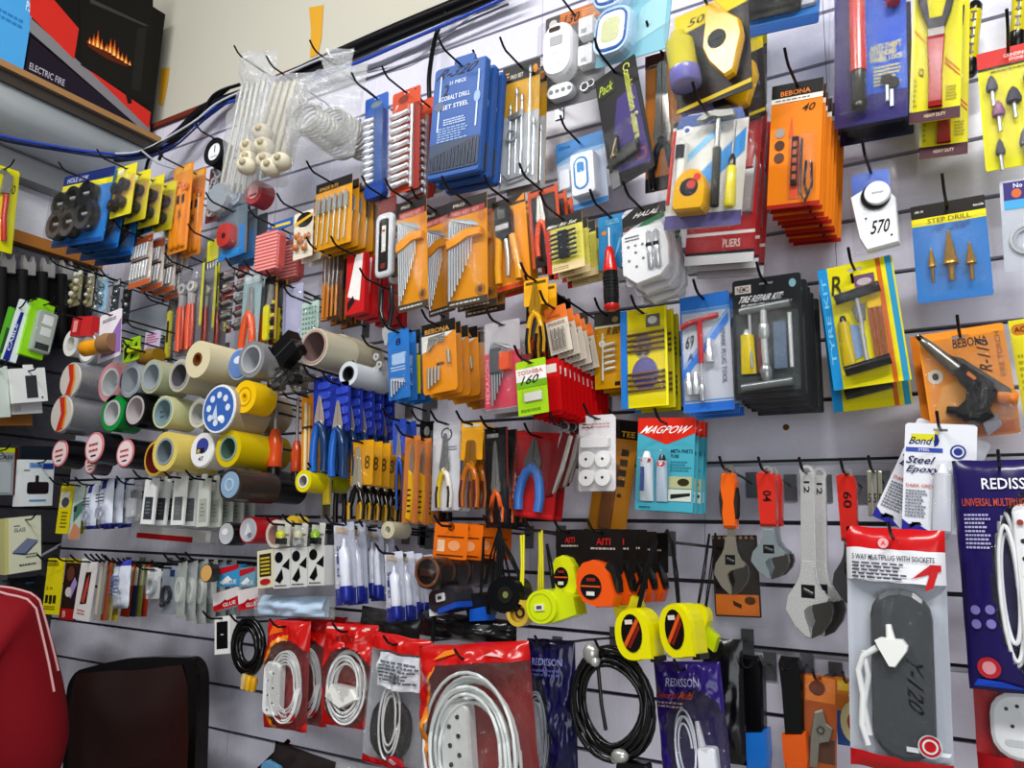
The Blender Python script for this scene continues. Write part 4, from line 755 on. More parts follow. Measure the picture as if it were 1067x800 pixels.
i = Item('tube_end', 'round red and white tube end right of the silver one', 'tube', (257, 194, 276, 188, 257, 214), .20, hook=False); i.add('disc_cap', ('disc', .5, .5, .5, -.1, .5, 'b04a50/s', 20, .06), ('disc', .5, .5, .28, -.13, -.1, 'd8a4a4/s', 16), ('box', .3, .3, .7, .38, -.14, -.1, '8a3038'))
# rope hank, router bits, spade bits
i = Item('rope_pack', 'pink ribbed pack with a blue and yellow label between the reels and router bits', 'rope pack', (275, 236, 300, 229, 271, 290), .20)
i.add('rope_hank', ('poly', rrpoly(.05, .0, .98, .80, .3, .12, 4), -.3, 0, 'cf6a68/s', .1), *[('box', .06, .05 + q * .065, .96, .085 + q * .065, -.31, -.2, 'e8a4a0') for q in range(11)])
i.add('label_card', ('poly', [(.3, .80), (1.2, .88), (1.2, 1.02), (.3, 1.0)], -.03, 0, '3a6ab8'), ('r', .4, .90, 1.15, .95, 'dcc83a', -.03)); i.stack(1, .06, 'x', 'pink rope packs', lab='second pink ribbed pack edge behind, dark blue side showing')
i = Item('router_bit_card', 'white card picturing orange bits behind the spade bit stack', 'carded bits', (307, 224, 327, 217, 305, 272), .20)
i.add('backing_card', ('card', 'e8e0d0', .012, True), ('e', .55, .82, .42, .16, '2a2826'), ('p', [(.05, .72), (.95, .86), (.95, .92), (.05, .80)], 'e0b43c'))
for u, v in ((.25, .25), (.45, .38), (.68, .2), (.8, .42), (.3, .48)): i.add('router_bit', ('spin', (u - .1, v - .06, -.1), (u + .1, v + .06, -.1), [(0, .05), (.3, .12), (.6, .12), (.65, .05), (1, .05)], 'cf8a4a/s', 10))
i.add('blister', ('shell', .02, .02, .98, .7, .24, 'clear')); i.stack(2, .025, 'white router bit card', 'router bit cards')
i = Item('spade_bit_card', 'yellow card of six spade bits under a black header, front of its stack', 'spade bits', (328.5, 193, 366, 182, 328.5, 261), .24)
i.add('backing_card', ('card', 'e0a416', .012, True, .03), ('r', 0, .86, 1, 1, '231c1c'), ('t', 'SPADE BITS', .10, .88, .62, .93, 'c89a4a'))
for q in range(6): i.add('spade_bit', ('rod', [(.10 + q * .148, .06, -.05), (.14 + q * .148, .52, -.05)], .02, 'c4c0a4/m', 6), ('poly', [(.09 + q * .148, .52), (.19 + q * .148, .52), (.20 + q * .148, .72), (.15 + q * .148, .77), (.10 + q * .148, .72)], -.07, -.03, 'b4b6b4/m'))
i.add('blister', ('shell', .02, .02, .98, .84, .12, 'clear', .06)); i.stack(6, .022, 'yellow spade bit card', 'spade bit cards')
# level, red boxes, amber files
i = Item('level_pack', 'slim clear pack with a grey framed black spirit level', 'spirit level', (396, 208, 414, 202, 392, 292), .20)
i.add('backing_card', ('card', '3a2e2c', .012, True), ('r', 0, .80, 1, .98, '8a3a34'))
i.add('level_frame', ('rr', .02, .0, .98, .78, -.2, 0, 'd3d6da/s', .25), ('rr', .2, .05, .78, .72, -.21, -.1, '161618/s', .2), ('box', .4, .30, .62, .62, -.22, -.1, 'dcdcd8'), ('disc', .5, .56, .08, -.23, -.1, 'c03a34', 10), ('box', .38, .10, .62, .16, -.22, -.1, '8a3a2c'))
i.add('blister', ('shell', -.04, -.02, 1.04, .98, .26, 'clear', .1)); i.stack(1, .04, 'x', 'spirit level packs', lab='second spirit level pack behind the front one')
i = Item('red_box_pack', 'red pack with a white front left of the spirit level', 'boxed goods', (364, 268, 383, 262, 361, 330), .20)
i.add('carton', ('box', 0, 0, 1, 1, -.1, .2, 'c4282c'), ('p', [(.1, .3), (.5, .98), (.9, .98), (.75, .2)], 'e8e4e2', -.1), ('p', [(.1, .05), (.5, .2), (.4, .3), (.1, .2)], '2a2426', -.1)); i.stack(4, .03, 'red box pack with white front', 'red box packs')
i = Item('file_set_pack', 'brown pack of amber files left of the red pack', 'files', (337, 268, 358, 262, 334, 336), .19)
i.add('backing_card', ('card', '5c4430', .012, True), ('r', .02, .02, .3, .6, 'd8902c'))
for q in range(4): i.add('file', ('rod', [(.2 + .2 * q, .04, -.1), (.22 + .2 * q, .5, -.1)], .05, 'c98430/s', 7), ('rod', [(.22 + .2 * q, .5, -.1), (.24 + .2 * q, .92, -.1)], .03, 'a8a49c/m', 6))
i.add('blister', ('shell', .0, .0, 1, .95, .22, 'clear')); i.stack(2, .03, 'brown file pack', 'file packs')
i = Item('grid_sheet', 'pale mint card with a fine grid of dots hanging below the brown file pack', 'carded goods', (315, 316, 333, 312, 313, 352), .18)
i.add('backing_card', ('card', 'b9cfc8', .012, True), *[('e', .14 + .18 * a, .1 + .14 * b, .05, .04, '6c8a80') for a in range(5) for b in range(6)]); i.add('blister', ('shell', .02, .02, .98, .85, .1, 'clear'))
i = Item('grey_pack', 'plain lavender grey pack left of the mint dotted card', 'blister pack', (294, 300, 315, 295, 295, 356), .17); i.add('backing_card', ('card', 'b4b4cc', .02, True), ('r', .1, .2, .16, .9, '9a9ab4')); i.add('blister', ('shell', .0, .0, 1, .9, .1, 'clear'))
# hex key packs
def hexpack(lab, c, d):
    i = Item('hex_key_pack', lab, 'hex keys', c, d)
    i.add('backing_card', ('card', 'dc9a1e', .012, True, .03), ('r', 0, .85, 1, 1, '2a2220'), ('r', .06, .84, .94, .90, 'a84a48'), ('t', 'HEX KEY SET', .12, .85, .8, .885, 'e0b4ac'), ('t', 'PRO', .14, .93, .44, .96, 'cfc4b4'), ('e', .87, .79, .10, .05, 'c8843c'), ('r', 0, 0, 1, .06, '55504a'), ('lines', .06, .015, .9, .045, 1, 'd8d4cc'), ('e', .82, .12, .13, .05, 'b07a3c'), ('e', .82, .12, .06, .03, '6a4a30'))
    hexset(i, .10, .05, .80, 9, .55, -.09)
    i.add('holder_clip', ('poly', [(.04, .60), (.04, .52), (.30, .55), (.60, .60), (.92, .60), (.94, .66), (.55, .68)], -.16, -.02, 'ecA31c/s'.lower(), .05))
    i.add('blister', ('shell', .0, .02, 1, .86, .24, 'clear', .06))
    return i
hexpack('yellow hex key pack, leftmost of three in the row', (413.5, 213, 443.5, 203, 416, 326), .25)
hexpack('yellow hex key pack squeezed between the left and right ones', (440, 222, 466, 213, 449, 330), .19)
hexpack('yellow hex key pack, rightmost of three in the row', (463, 211, 503, 203, 471, 319), .24).stack(2, .03, 'yellow hex key pack at the row end', 'right-hand hex key packs')
# yellow wire stripper and orange snips
i = Item('stripper_pack', 'orange pack of a black headed stripper with yellow handles', 'wire stripper', (514, 212, 548, 199, 517, 306), .22)
i.add('backing_card', ('card', 'e9a125', .012, True, .03), ('r', 0, .90, 1, 1, '2a2018'), ('p', [(.7, .93), (.98, 1), (.98, .92)], 'e0901c'), ('t', 'STRIPPER', .06, .86, .5, .90, '8a4a18'), ('r', 0, 0, 1, .05, 'd0562c'))
i.add('stripper_head', ('poly', rrpoly(.14, .52, .64, .90, .2, .1, 4), -.22, -.02, '2e2e30/s', .06), ('box', .2, .62, .58, .68, -.235, -.2, 'c8c8c4/m'), ('box', .28, .74, .5, .84, -.235, -.2, '6a6a68/m'))
for u0, u1 in ((.22, .14), (.62, .74)): i.add('handle', ('rod', [(u0, .55, -.12), (u0 * .5 + u1 * .5, .38, -.12), (u1, .22, -.12), (u1, .06, -.12)], .10, 'e3a512/s', 9))
i.add('spring', ('rod', [(.42, .55, -.12), (.45, .32, -.12), (.42, .12, -.12)], .07, 'c4c0b8/m', 8))
i.add('blister', ('shell', .0, .02, 1, .9, .28, 'clear', .1)); i.stack(1, .03, 'x', 'wire stripper packs', lab='second stripper pack behind, dark edge showing')
i = Item('snips_pack', 'pack of white jawed snips with orange grips in an orange frame', 'snips', (551, 201, 582, 189, 554, 282), .22)
i.add('backing_card', ('card', '2e2320', .012, True, .1), ('r', .0, .0, .1, 1, 'c8582c'), ('r', .9, 0, 1, 1, 'c8582c'), ('r', .1, .90, .9, .97, 'c05a30'))
pliers(i, .42, .12, .88, .6, 'e2602a/s', 'dcdad4/m', .42, -.06, None, .1, .14); i.add('blister', ('shell', .05, .02, .95, .9, .25, 'clear', .1)); i.stack(2, .03, 'orange framed snips pack', 'orange framed snips packs')
# ratchet bit set
i = Item('bit_set_pack', 'black headed yellow pack with a grey bit block', 'bit set', (567, 230, 605, 220, 572, 286), .25)
i.add('backing_card', ('card', 'd9d06a', .012, True, .03), ('r', 0, .80, 1, 1, '24221f'), ('t', 'Mini Bit Set', .06, .82, .86, .88, 'e8e4da', 0, 0, .1), ('r', 0, 0, .13, .8, 'c23c34'), ('r', .13, 0, 1, .14, 'e3cfa4'), ('lines', .16, .03, .6, .10, 2, '8a7a50'))
i.add('bit_block', ('box', .38, .22, .62, .70, -.14, 0, '33363a/s'))
for q in range(6): i.add('bit', ('rod', [(.16, .24 + q * .085, -.08), (.38, .25 + q * .085, -.08)], .03, '5a5e60/m', 6), ('rod', [(.62, .25 + q * .085, -.08), (.84, .26 + q * .085, -.08)], .03, '5a5e60/m', 6))
i.add('blister', ('shell', .12, .16, .92, .78, .2, 'clear', .1)); i.stack(3, .025, 'black headed yellow bit set pack', 'bit set packs')
# red screwdriver on blue card
i = Item('screwdriver_card', 'red and black screwdriver hanging on a blue card', 'screwdriver', (623, 227, 650, 221, 624.5, 282), .22)
i.add('backing_card', ('card', '2f86b4', .012, True, .02), ('lines', .3, .82, .8, .92, 3, '8cc4dc'), ('e', .22, .68, .1, .04, 'd8842c'), ('p', [(.55, .1), (.9, .5), (.8, .55)], '6ab4d4'))
i.add('blade', ('rod', [(.50, .72, -.2), (.50, .36, -.2)], .045, 'dfe2e4/m', 8))
i.add('handle', ('spin', (.50, .36, -.2), (.52, -.10, -.2), [(0, .1), (.15, .16), (.4, .18), (.9, .26), (1, .26)], 'd2281f/s', 14))
i.add('grip', ('spin', (.52, -.10, -.2), (.54, -.72, -.2), [(0, .26), (.3, .24), (.7, .27), (1, .25)], '1a1a1c/s', 14), *[('spin', (.52 + .003 * q, -.20 - .06 * q, -.2), (.52 + .003 * q, -.225 - .06 * q, -.2), [(0, .275), (1, .275)], '2c2c2e/s', 14) for q in range(7)])
i.add('end_cap', ('spin', (.54, -.70, -.2), (.545, -.80, -.2), [(0, .26), (.5, .28), (1, .16)], 'c8281f/s', 14))
# white plug adaptor
i = Item('charger_pack', 'white charger with battery slots under a curved black header', 'charger', (651, 222, 696, 206, 650, 302), .24)
i.add('backing_card', ('card', 'c9c9ce', .012, True, .1), ('p', [(0, .72), (.5, .80), (1, .86), (1, 1), (.3, 1), (0, .9)], '1e1b1c'), ('t', 'HALAL', .30, .87, .86, .93, 'e4e0da', 0, 0, .2), ('p', [(.28, .72), (.5, .73), (.96, .80), (.96, .86), (.5, .80)], '2f7a4c'), ('r', .02, .72, .2, .78, '6a4a40'))
i.add('charger_body', ('poly', [(.0, .12), (.02, .62), (.24, .70), (.98, .70), (1.08, .40), (1.06, .14), (.84, .02), (.3, -.03)], -.2, 0, 'ececee/s', .04), *[('disc', .18 + .16 * a, .46 - .09 * b, .035, -.205, -.19, '8a8a90', 8) for a in range(4) for b in range(4) if (a + b) % 2 == 0 or b == 0], ('lines', .12, .52, .46, .60, 2, '55555c', -.2))
for u in (.66, .82): i.add('battery', ('spin', (u, .12, -.2), (u, .62, -.2), [(0, .05), (.02, .075), (.93, .075), (.95, .03), (1, .03)], 'dcdde0/m', 12), ('box', u - .06, .40, u + .06, .44, -.29, -.25, '2a2a2e'))
i.add('blister', ('shell', -.02, -.03, 1.08, .74, .28, 'clear', .15)); i.stack(2, .035, 'black headed white charger pack', 'charger packs', dz=-.006)
# ================================================================== middle rows
# tyre repair strips
i = Item('tyre_strip_card', 'yellow card with brown tyre repair strips and a blue edge', 'repair strips', (646, 325, 694, 318, 648, 426), .17)
i.add('backing_card', ('card', 'e2d30f', .02, True, .02), ('r', 0, 0, .15, 1, '2f86cf'), ('r', .56, .80, .86, .93, '77706a'), ('e', .7, .87, .1, .04, 'c8c4bc'), ('e', .52, .33, .28, .17, '6f6a9c'), ('e', .48, .62, .20, .13, '9a8a78'), ('t', '25', .36, .52, .62, .60, '2a2620', 0, 0, .2), ('r', .95, 0, 1, 1, 'efe93a'))
for q in range(4):
    i.add('rubber_strip', ('rod', [(.16, .73 - q * .055, -.04), (.95, .745 - q * .055, -.04)], .028, '7a5c38/r', 7))
    i.add('rubber_strip', ('rod', [(.16, .33 - q * .055, -.04), (.95, .345 - q * .055, -.04)], .028, '7a5c38/r', 7))
i.add('blister', ('shell', .14, .05, .98, .80, .1, 'clear', .04)); i.stack(2, .03, 'yellow tyre strip card', 'tyre strip cards')
# plug wrench
i = Item('spark_plug_wrench_card', 'blue and white card with a red T-handle and three sockets', 'socket wrench', (709, 311, 760, 302, 712, 431), .18)
i.add('backing_card', ('card', 'c3c6d0', .014, True, .02), ('r', 0, .88, 1, 1, '3f86d4'), ('r', 0, .85, 1, .875, '6aa4e0'), ('r', 0, 0, 1, .075, '3a7cd0'), ('r', 0, .09, 1, .10, '6aa4e0'), ('r', 0, 0, .03, 1, '3f86d4'), ('p', [(.03, .36), (.97, .82), (.97, .74), (.03, .28)], '4a8ad8'), ('p', [(.03, .40), (.97, .86), (.97, .84), (.03, .38)], '7ab0e4'), ('t', 'SPARK PLUG TOOL', .80, .22, .89, .68, '6e7688', -90), ('t', '69', .10, .54, .26, .66, '26262c', 0, 0, .3), ('t', 'A', .13, .44, .25, .50, '1c3c8c', 0, 0, .2))
i.add('t_handle', ('rod', [(.04, .72, -.1), (.2, .755, -.1), (.45, .77, -.1), (.7, .785, -.1), (.80, .79, -.1)], .055, 'bf3038/s', 10), ('rod', [(.42, .77, -.1), (.42, .40, -.1)], .055, 'bf3038/s', 10))
i.add('steel_shaft', ('rod', [(.42, .42, -.1), (.42, .10, -.1)], .03, 'd2d4d8/m', 8), ('spin', (.42, .22, -.1), (.42, .08, -.1), [(0, .04), (.2, .065), (1, .055)], 'c4c6ca/m', 10))
for u, v0, v1, r in ((.60, .40, .60, .085), (.16, .14, .33, .07), (.30, .14, .33, .06)): i.add('socket', ('spin', (u, v0, -.1), (u, v1, -.1), [(0, r), (.55, r), (.6, r * .8), (.95, r * .8), (1, r * .6)], 'd6d8dc/m', 10))
i.add('blister', ('shell', .04, .08, .92, .82, .22, 'clear', .05)); i.stack(2, .03, 'blue spark plug wrench card', 'spark plug wrench cards')
# tyre repair kit
i = Item('tyre_repair_kit', 'black headed clear TIRE REPAIR KIT with two steel T-handles', 'tyre repair kit', (759, 292, 830, 286, 770, 414), .20)
i.add('backing_card', ('card', '2c2e30', .014, True, .03), ('r', .04, .88, .28, .95, 'c8c0b8'), ('t', 'NEMO', .07, .89, .25, .94, '3a2c2c'), ('e', .88, .92, .05, .035, '8ab0b8'), ('t', 'TIRE REPAIR KIT:', .10, .80, .74, .855, 'e8e8e8', 0, 0, .1), ('t', 'TUBELES & RADIAL', .10, .74, .86, .785, 'd8d8d8', 0, 0, .1), ('r', .05, .05, .95, .70, '4a5052'))
for v, nm in ((.71, .10), (.08, .16)): i.add('t_handle', ('rod', [(.14, v, -.12), (.86, v + .03, -.12)], .06, '8f9496/m', 12))
i.add('tool_shaft', ('rod', [(.48, .70, -.12), (.48, .40, -.12), (.50, .14, -.12)], .05, 'cfd2d2/m', 10), ('spin', (.48, .60, -.12), (.48, .46, -.12), [(0, .05), (.2, .08), (.8, .08), (1, .05)], 'b4b8b8/m', 10), ('spin', (.49, .26, -.12), (.50, .12, -.12), [(0, .05), (.3, .09), (.8, .08), (1, .05)], 'a4a8a8/m', 10))
tube(i, .11, .20, .34, .56, -.03, 'dcc81c/s', 'b4b6b4/m')
i.add('needle', ('rod', [(.27, .68, -.1), (.29, .24, -.1)], .025, 'c4c6c6/m', 7)); i.add('needle', ('rod', [(.84, .66, -.1), (.85, .22, -.1)], .03, 'dfe2e2/m', 7))
i.add('strip_pack', ('box', .60, .22, .78, .60, -.08, -.02, '5f6f84/s'), ('box', .36, .2, .44, .5, -.06, -.02, '7a4a44/r'))
i.add('blister', ('shell', .02, .0, .98, .735, .26, 'clear', .06)); i.stack(4, .03, 'black headed tyre repair kit', 'tyre repair kits', dz=-.002)
# small wrench stub under the tyre kits
# anchors
i = Item('wall_anchor_card', 'yellow card of white wall plugs priced 80', 'wall plugs', (619, 328, 646, 324, 620.5, 406), .15)
i.add('backing_card', ('card', 'd9a514', .012, True, .03), ('r', 0, .83, 1, 1, '4a4a44'), ('e', .8, .90, .12, .04, 'a8986a'), ('t', 'R 80', .5, .70, .96, .80, '2a2210', 0, 0, .2), ('r', .02, .80, .98, .83, 'e8e0c0'), ('r', .76, .03, .96, .08, '3a2c10'))
i.add('wall_plug', ('rod', [(.34, .10, -.1), (.36, .72, -.1)], .04, 'e3dfd2/s', 8), ('ring', .35, .58, .12, .05, -.14, -.06, 'e8e6da/s'))
for q in range(5): i.add('wall_plug', ('spin', (.42, .24 + q * .08, -.1), (.82, .26 + q * .08, -.1), [(0, .05), (.3, .06), (.9, .045), (1, .03)], 'e8e4d8/s', 8))
i.add('blister', ('shell', .1, .06, .92, .8, .2, 'clear', .1)); i.stack(2, .03, 'yellow wall plug card', 'wall plug cards')
i = Item('screw_anchor_card', 'orange headed card of steel fixings, front of its leaning stack', 'fixings', (568, 324, 590, 314.5, 573, 372), .25)
i.add('backing_card', ('card', 'dcd2c4', .012, True, .03), ('r', 0, .72, 1, 1, 'e2813a'), ('lines', .1, .60, .9, .68, 2, '8a7a70'), ('t', 'FIXINGS', .1, .76, .7, .82, '7a3a14'))
for q in range(4): i.add('steel_fixing', ('rod', [(.22 + .17 * q, .08, -.1), (.24 + .17 * q, .52, -.1)], .05, 'a09a94/m', 7))
i.add('blister', ('shell', .04, .02, .96, .64, .2, 'clear')); i.stack(7, .022, 'orange headed fixings card', 'fixings cards', dx=.0012, dz=-.003)
# lime memory card pack and red stack
i = Item('memory_card_pack', 'lime green pack marked 160 in front of red cards', 'memory card', (536.5, 378, 567.5, 372, 541, 434), .29)
i.add('backing_card', ('card', 'a9cf2a', .012, True, .03), ('r', 0, .62, 1, .86, 'ece8e4'), ('t', 'TOSHIBA', .05, .74, .9, .82, 'c03a30'), ('r', 0, .5, 1, .62, '7fb02c'), ('t', '160', .2, .56, .74, .72, '1c1c1c', 0, 0, .25), ('lines', .1, .06, .8, .12, 2, '6f9420'))
i.add('memory_card', ('rr', .24, .24, .82, .40, -.05, 0, 'd6d4d0/s', .1)); i.add('blister', ('shell', .18, .2, .9, .46, .12, 'clear'))
i = Item('red_card', 'red card directly behind the lime green pack', 'carded goods', (552, 378, 582, 372, 556, 436), .265, hook=False)
i.add('backing_card', ('card', 'c4121a', .012, True, .03), ('r', 0, .02, 1, .08, '9a0c14')); i.add('header_print', ('r', .1, .75, .9, .9, 'd8d0cc')); i.stack(11, .0165, 'plain red card', 'plain red cards', dz=-.0005, jit=.3)
# hex keys on pink
i = Item('hex_key_pack', 'grey hex keys with an orange clip on a pink card', 'hex keys', (503.5, 338, 540, 332, 507, 432), .27)
i.add('backing_card', ('card', 'b9b4b8', .012, True, .03), ('r', 0, .06, 1, .66, 'd0566a'), ('t', 'HEXAGON', .03, .12, .14, .6, 'e8b0b8', 90), ('r', 0, 0, 1, .05, '8a8488'))
hexset(i, .27, .08, .76, 6, .36, -.1, 'aeb2b4/m', .34, .03); i.add('holder_clip', ('rr', .52, .44, .80, .64, -.2, -.02, 'e0602c/s', .15), ('rr', .24, .42, .54, .70, -.18, -.02, '5f6264/s', .1))
i.add('blister', ('shell', .0, .0, 1, .97, .28, 'clear', .1)); i.stack(1, .03, 'x', 'pink hex key packs', lab='second pink hex key pack just behind the first')
# yellow pliers hanging over black and orange ones
i = Item('yellow_plier_card', 'yellow card with yellow and black pliers hanging below the stripper pack', 'pliers', (545, 293, 571, 288, 546, 385), .27)
i.add('backing_card', ('rr', .02, .70, .98, 1, 0, .012, 'e9b01c', .06, 0), ('r', .1, .94, .9, .97, '6a5214'))
pliers(i, .50, .16, .94, 1.0, 'd9a616/s', 'c49a30/m', .42, -.06, '1e1c18/s', .06, .1)
i.stack(1, .03, 'x', 'yellow plier cards', lab='second yellow plier card behind the front one')
i = Item('black_plier_card', 'black and orange pliers hanging low behind the yellow plier card', 'pliers', (548, 304, 574, 300, 548, 388), .18)
i.add('backing_card', ('card', '1d1815', .012, True)); pliers(i, .5, .02, .66, .9, 'b4481c/s', '6a6864/m', .4, -.05, '1a1816/s'); i.stack(3, .025, 'black and orange plier card', 'black plier cards')
# orange and blue hex cards
i = Item('hex_card', 'blue card with small silver keys marked 8 left of the orange key cards', 'hex keys', (404, 347, 426, 341, 405, 418), .25)
i.add('backing_card', ('card', '3a7fc4', .012, True, .03), ('t', '8', .38, .78, .62, .88, '1c2c54'), ('r', .2, .5, .8, .66, 'a9c4e0'), ('lines', .15, .4, .85, .48, 2, 'c0d4e8')); hexset(i, .2, .04, .3, 5, .5, -.08, 'd8dce0/m', .2, .04); i.add('blister', ('shell', .05, .02, .95, .7, .2, 'clear')); i.stack(3, .022, 'blue hex key card marked 8', 'blue hex key cards')
i = Item('drill_card', 'black and yellow card between the blue and orange key cards', 'carded bits', (422, 346, 437, 343, 424, 412), .22)
i.add('backing_card', ('card', '2a2a2a', .012, True, .03), ('r', .1, 0, 1, .6, 'd3cb1c'), ('t', 'DRILL', .35, .1, .75, .5, '4a4810', -90), ('r', .1, .62, .9, .78, 'b8b8b4')); i.add('drill_bits', ('rod', [(.3, .1, -.1), (.3, .8, -.1)], .08, '8a8c8c/m', 7)); i.stack(3, .022, 'black and yellow drill card', 'drill cards')
i = Item('hex_card', 'orange card of bent keys under a black arched header, front of its fan', 'hex keys', (440, 340, 475, 330, 440.5, 413), .26)
i.add('backing_card', ('card', 'e39a25', .012, True, .12), ('r', 0, .83, 1, 1, '24201c'), ('t', 'BEBONA', .10, .85, .82, .92, 'd8a050'), ('p', [(0, .58), (.95, .83), (0, .83)], 'e4e2da'), ('r', .42, .38, .64, .42, '5a3a14'))
for q in range(4): i.add('hex_key', ('rod', [(.2 + .05 * q, .58 + .03 * q, -.06), (.26 + .06 * q, .78 - .01 * q, -.06), (.72 - .02 * q, .80 - .035 * q, -.06)], .026, 'c4c4bc/m', 6)); i.add('hex_key', ('rod', [(.2 + .1 * q, .07 + .03 * q, -.06), (.22 + .1 * q, .36, -.06)], .035, 'd3d0c8/m', 6))
i.add('screw_bit', ('rod', [(.82, .38, -.06), (.80, .56, -.06)], .05, 'b8b0a0/m', 7))
i.add('blister', ('shell', .02, .02, .98, .84, .16, 'clear', .1)); i.stack(7, .022, 'orange bent key card', 'orange bent key cards', jit=2)
# ------------------------------------------------------------------ pliers row
i = Item('red_plier_card', 'red card with light blue handled pliers', 'pliers', (538, 448, 584, 452, 531, 536), .17)
i.add('backing_card', ('card', 'c02a2c', .014, True, .05), ('t', 'BEST', .05, .20, .20, .50, 'ecd8d4', 90), ('r', .02, .02, .98, .06, 'd8343a'), ('p', [(.5, .2), (.95, .3), (.95, .9), (.6, .9)], 'b03a40'))
pliers(i, .47, .08, .92, .80, '4f86d0/s', '8c8a88/m', .40, -.06, None, .05, .12); i.add('blister', ('shell', .08, .05, .92, .96, .24, 'clear', .2)); i.stack(1, .03, 'x', 'red plier cards', lab='second red plier card behind the front one with light blue handles')
for lab, c, d, tl in (('closed maroon pocket tool, front of the three on its hook', (577, 437, 596, 440, 571, 520), .22, 0), ('maroon pocket tool half hidden behind the front one', (584, 438, 602, 441, 584, 512), .19, 0), ('maroon pocket tool at the back by the white pads', (591, 438, 607, 440, 590, 508), .16, 0)):
    i = Item('pocket_tool', lab, 'pocket tool', c, d); i.hz = .93
    i.add('key_ring', ('ring', .5, .93, .26, .2, -.03, .03, 'a8a8a8/m'))
    i.add('case', ('poly', [(.52, .86), (.88, .84), (.60, .40), (.30, .04), (.04, .02), (.16, .40)], -.16, .1, '6a2426/s', .06), ('poly', [(.72, .84), (.98, .82), (.74, .40), (.46, .10), (.34, .08), (.60, .42)], -.12, .08, 'c4c0bc/m', .05))
    i.add('blade', ('poly', [(.36, .80), (.48, .86), (.40, .60), (.30, .50)], -.1, .05, 'd4d0cc/m', .05))
def plcard(name, lab, c, d, bk, gr, hd, band=None, hf=.42, n=0, st=.026, desc='', grp='', extra=(), cu=.5, wd=.8, vb=.03, vt=.86, low=0, gy=0, bl=True, nose=.06):
    i = Item(name, lab, 'pliers', c, d)
    i.add('backing_card', *([('card', bk, .012, True, .03)] if not low else [('rr', 0, low, 1, 1, 0, .012, bk, .04, 0)]), *extra)
    pliers(i, cu, vb, vt, wd, gr, hd, hf, -.06, band, nose, .11)
    if bl: i.add('blister', ('shell', .02, .0 if not low else low, .98, .92, .24, 'clear', .12))
    if n: i.stack(n, st, desc, grp)
    return i
plcard('pincer_card', 'black carded pincers with orange grips left of the red plier card', (505, 447, 529, 444, 506, 550), .20, '17151a', 'dd6a22/s', '9a9896/m', '1a1a1c/s', .62, 2, .03, 'black carded orange grip pincers', 'orange grip pincers', [('r', .1, .9, .6, .94, 'a8a4a0'), ('r', .94, .4, 1, 1, '8a3a2c')], vb=.05)
i = Item('pincer', 'lower orange handled pincers below the black pincer card', 'pliers', (507, 482, 524, 480, 507, 549), .16, hook=False); pliers(i, .5, 0, 1, 1.1, 'd2621e/s', '4a4844/m', .35)
plcard('end_nipper_card', 'yellow card with yellow end nippers, brown handles fanned below', (481, 441, 503.5, 439.5, 478, 534), .22, 'e9ac18', 'b9701c/s', 'c08a2c/m', '6a2c18/s', .38, 5, .026, 'yellow carded end nippers', 'end nippers', [('r', .1, .95, .9, .985, 'c8c4b8')], low=.58, vb=.06, wd=1.15, vt=.80, nose=.16)
plcard('stripper_plier_card', 'white card with yellow handled stripping pliers', (451.5, 440, 480, 437.5, 449.5, 532), .20, 'd3d3d8', ('e3c41c/s', 'e8e4dc/s'), 'a4a6a8/m', '2a2a2c/s', .50, 2, .03, 'white stripping plier card', 'stripping plier cards', [('ring', .5, .85, .2, .16, -.01, 0, '55555c'), ('lines', .55, .66, .9, .72, 2, '77777f')], wd=.75)
i = Item('knife_pack', 'tall orange tinted pack with a yellow and black cutter', 'cutter', (424, 455, 440, 453, 417, 545), .24)
i.add('backing_card', ('card', 'c98444', .012, True, .03), ('r', .8, .0, 1, .95, 'b8703a'))
i.add('cutter_handle', ('poly', [(.36, .04), (.62, .02), (.74, .30), (.66, .56), (.44, .60), (.46, .30)], -.2, -.02, 'e3b41c/s', .06), *[('box', .46, .12 + q * .06, .66, .14 + q * .06, -.22, -.1, '26221a') for q in range(5)])
i.add('cutter_blade', ('poly', [(.46, .58), (.64, .56), (.66, .80), (.56, .92), (.48, .80)], -.14, -.06, 'b4b0a8/m', .05)); i.add('blister', ('shell', .0, .0, 1, .95, .26, 'clear', .15)); i.stack(2, .03, 'orange tinted cutter pack', 'cutter packs')
plcard('black_plier_card', 'black carded pliers between the cutter packs and the white card', (438, 440, 453, 438, 436, 543), .14, '231f1e', '8a4a24/s', '6a6866/m', None, .4, 2, .03, 'black plier card beside the cutters', 'black plier cards beside the cutters', [('e', .5, .9, .2, .05, 'a8a8a0')])
plcard('blue_plier_card', 'blue carded pliers just left of the orange cutter packs', (410, 438, 424, 435, 409, 535), .20, '3f63c4', '2b5fb8/s', 'c4bfba/m', '1a2a50/s', .34, 1, .03, 'blue carded pliers by the cutters', 'blue carded pliers', low=.62)
plcard('long_nose_plier_card', 'yellow card marked 8 with black handled long nose pliers, front of six', (367, 460, 390, 457.5, 363, 540), .25, 'daa41c', '1c1a16/s', 'e4dcc8/m', 'c49a18/s', .55, 6, .024, 'yellow long nose plier card', 'long nose plier cards', [('t', '8', .62, .62, .86, .80, '6a4a10'), ('t', 'PRO', .3, .94, .7, .99, 'c88a2c')], cu=.38, wd=.95, vb=-.02, low=.42, vt=.92)
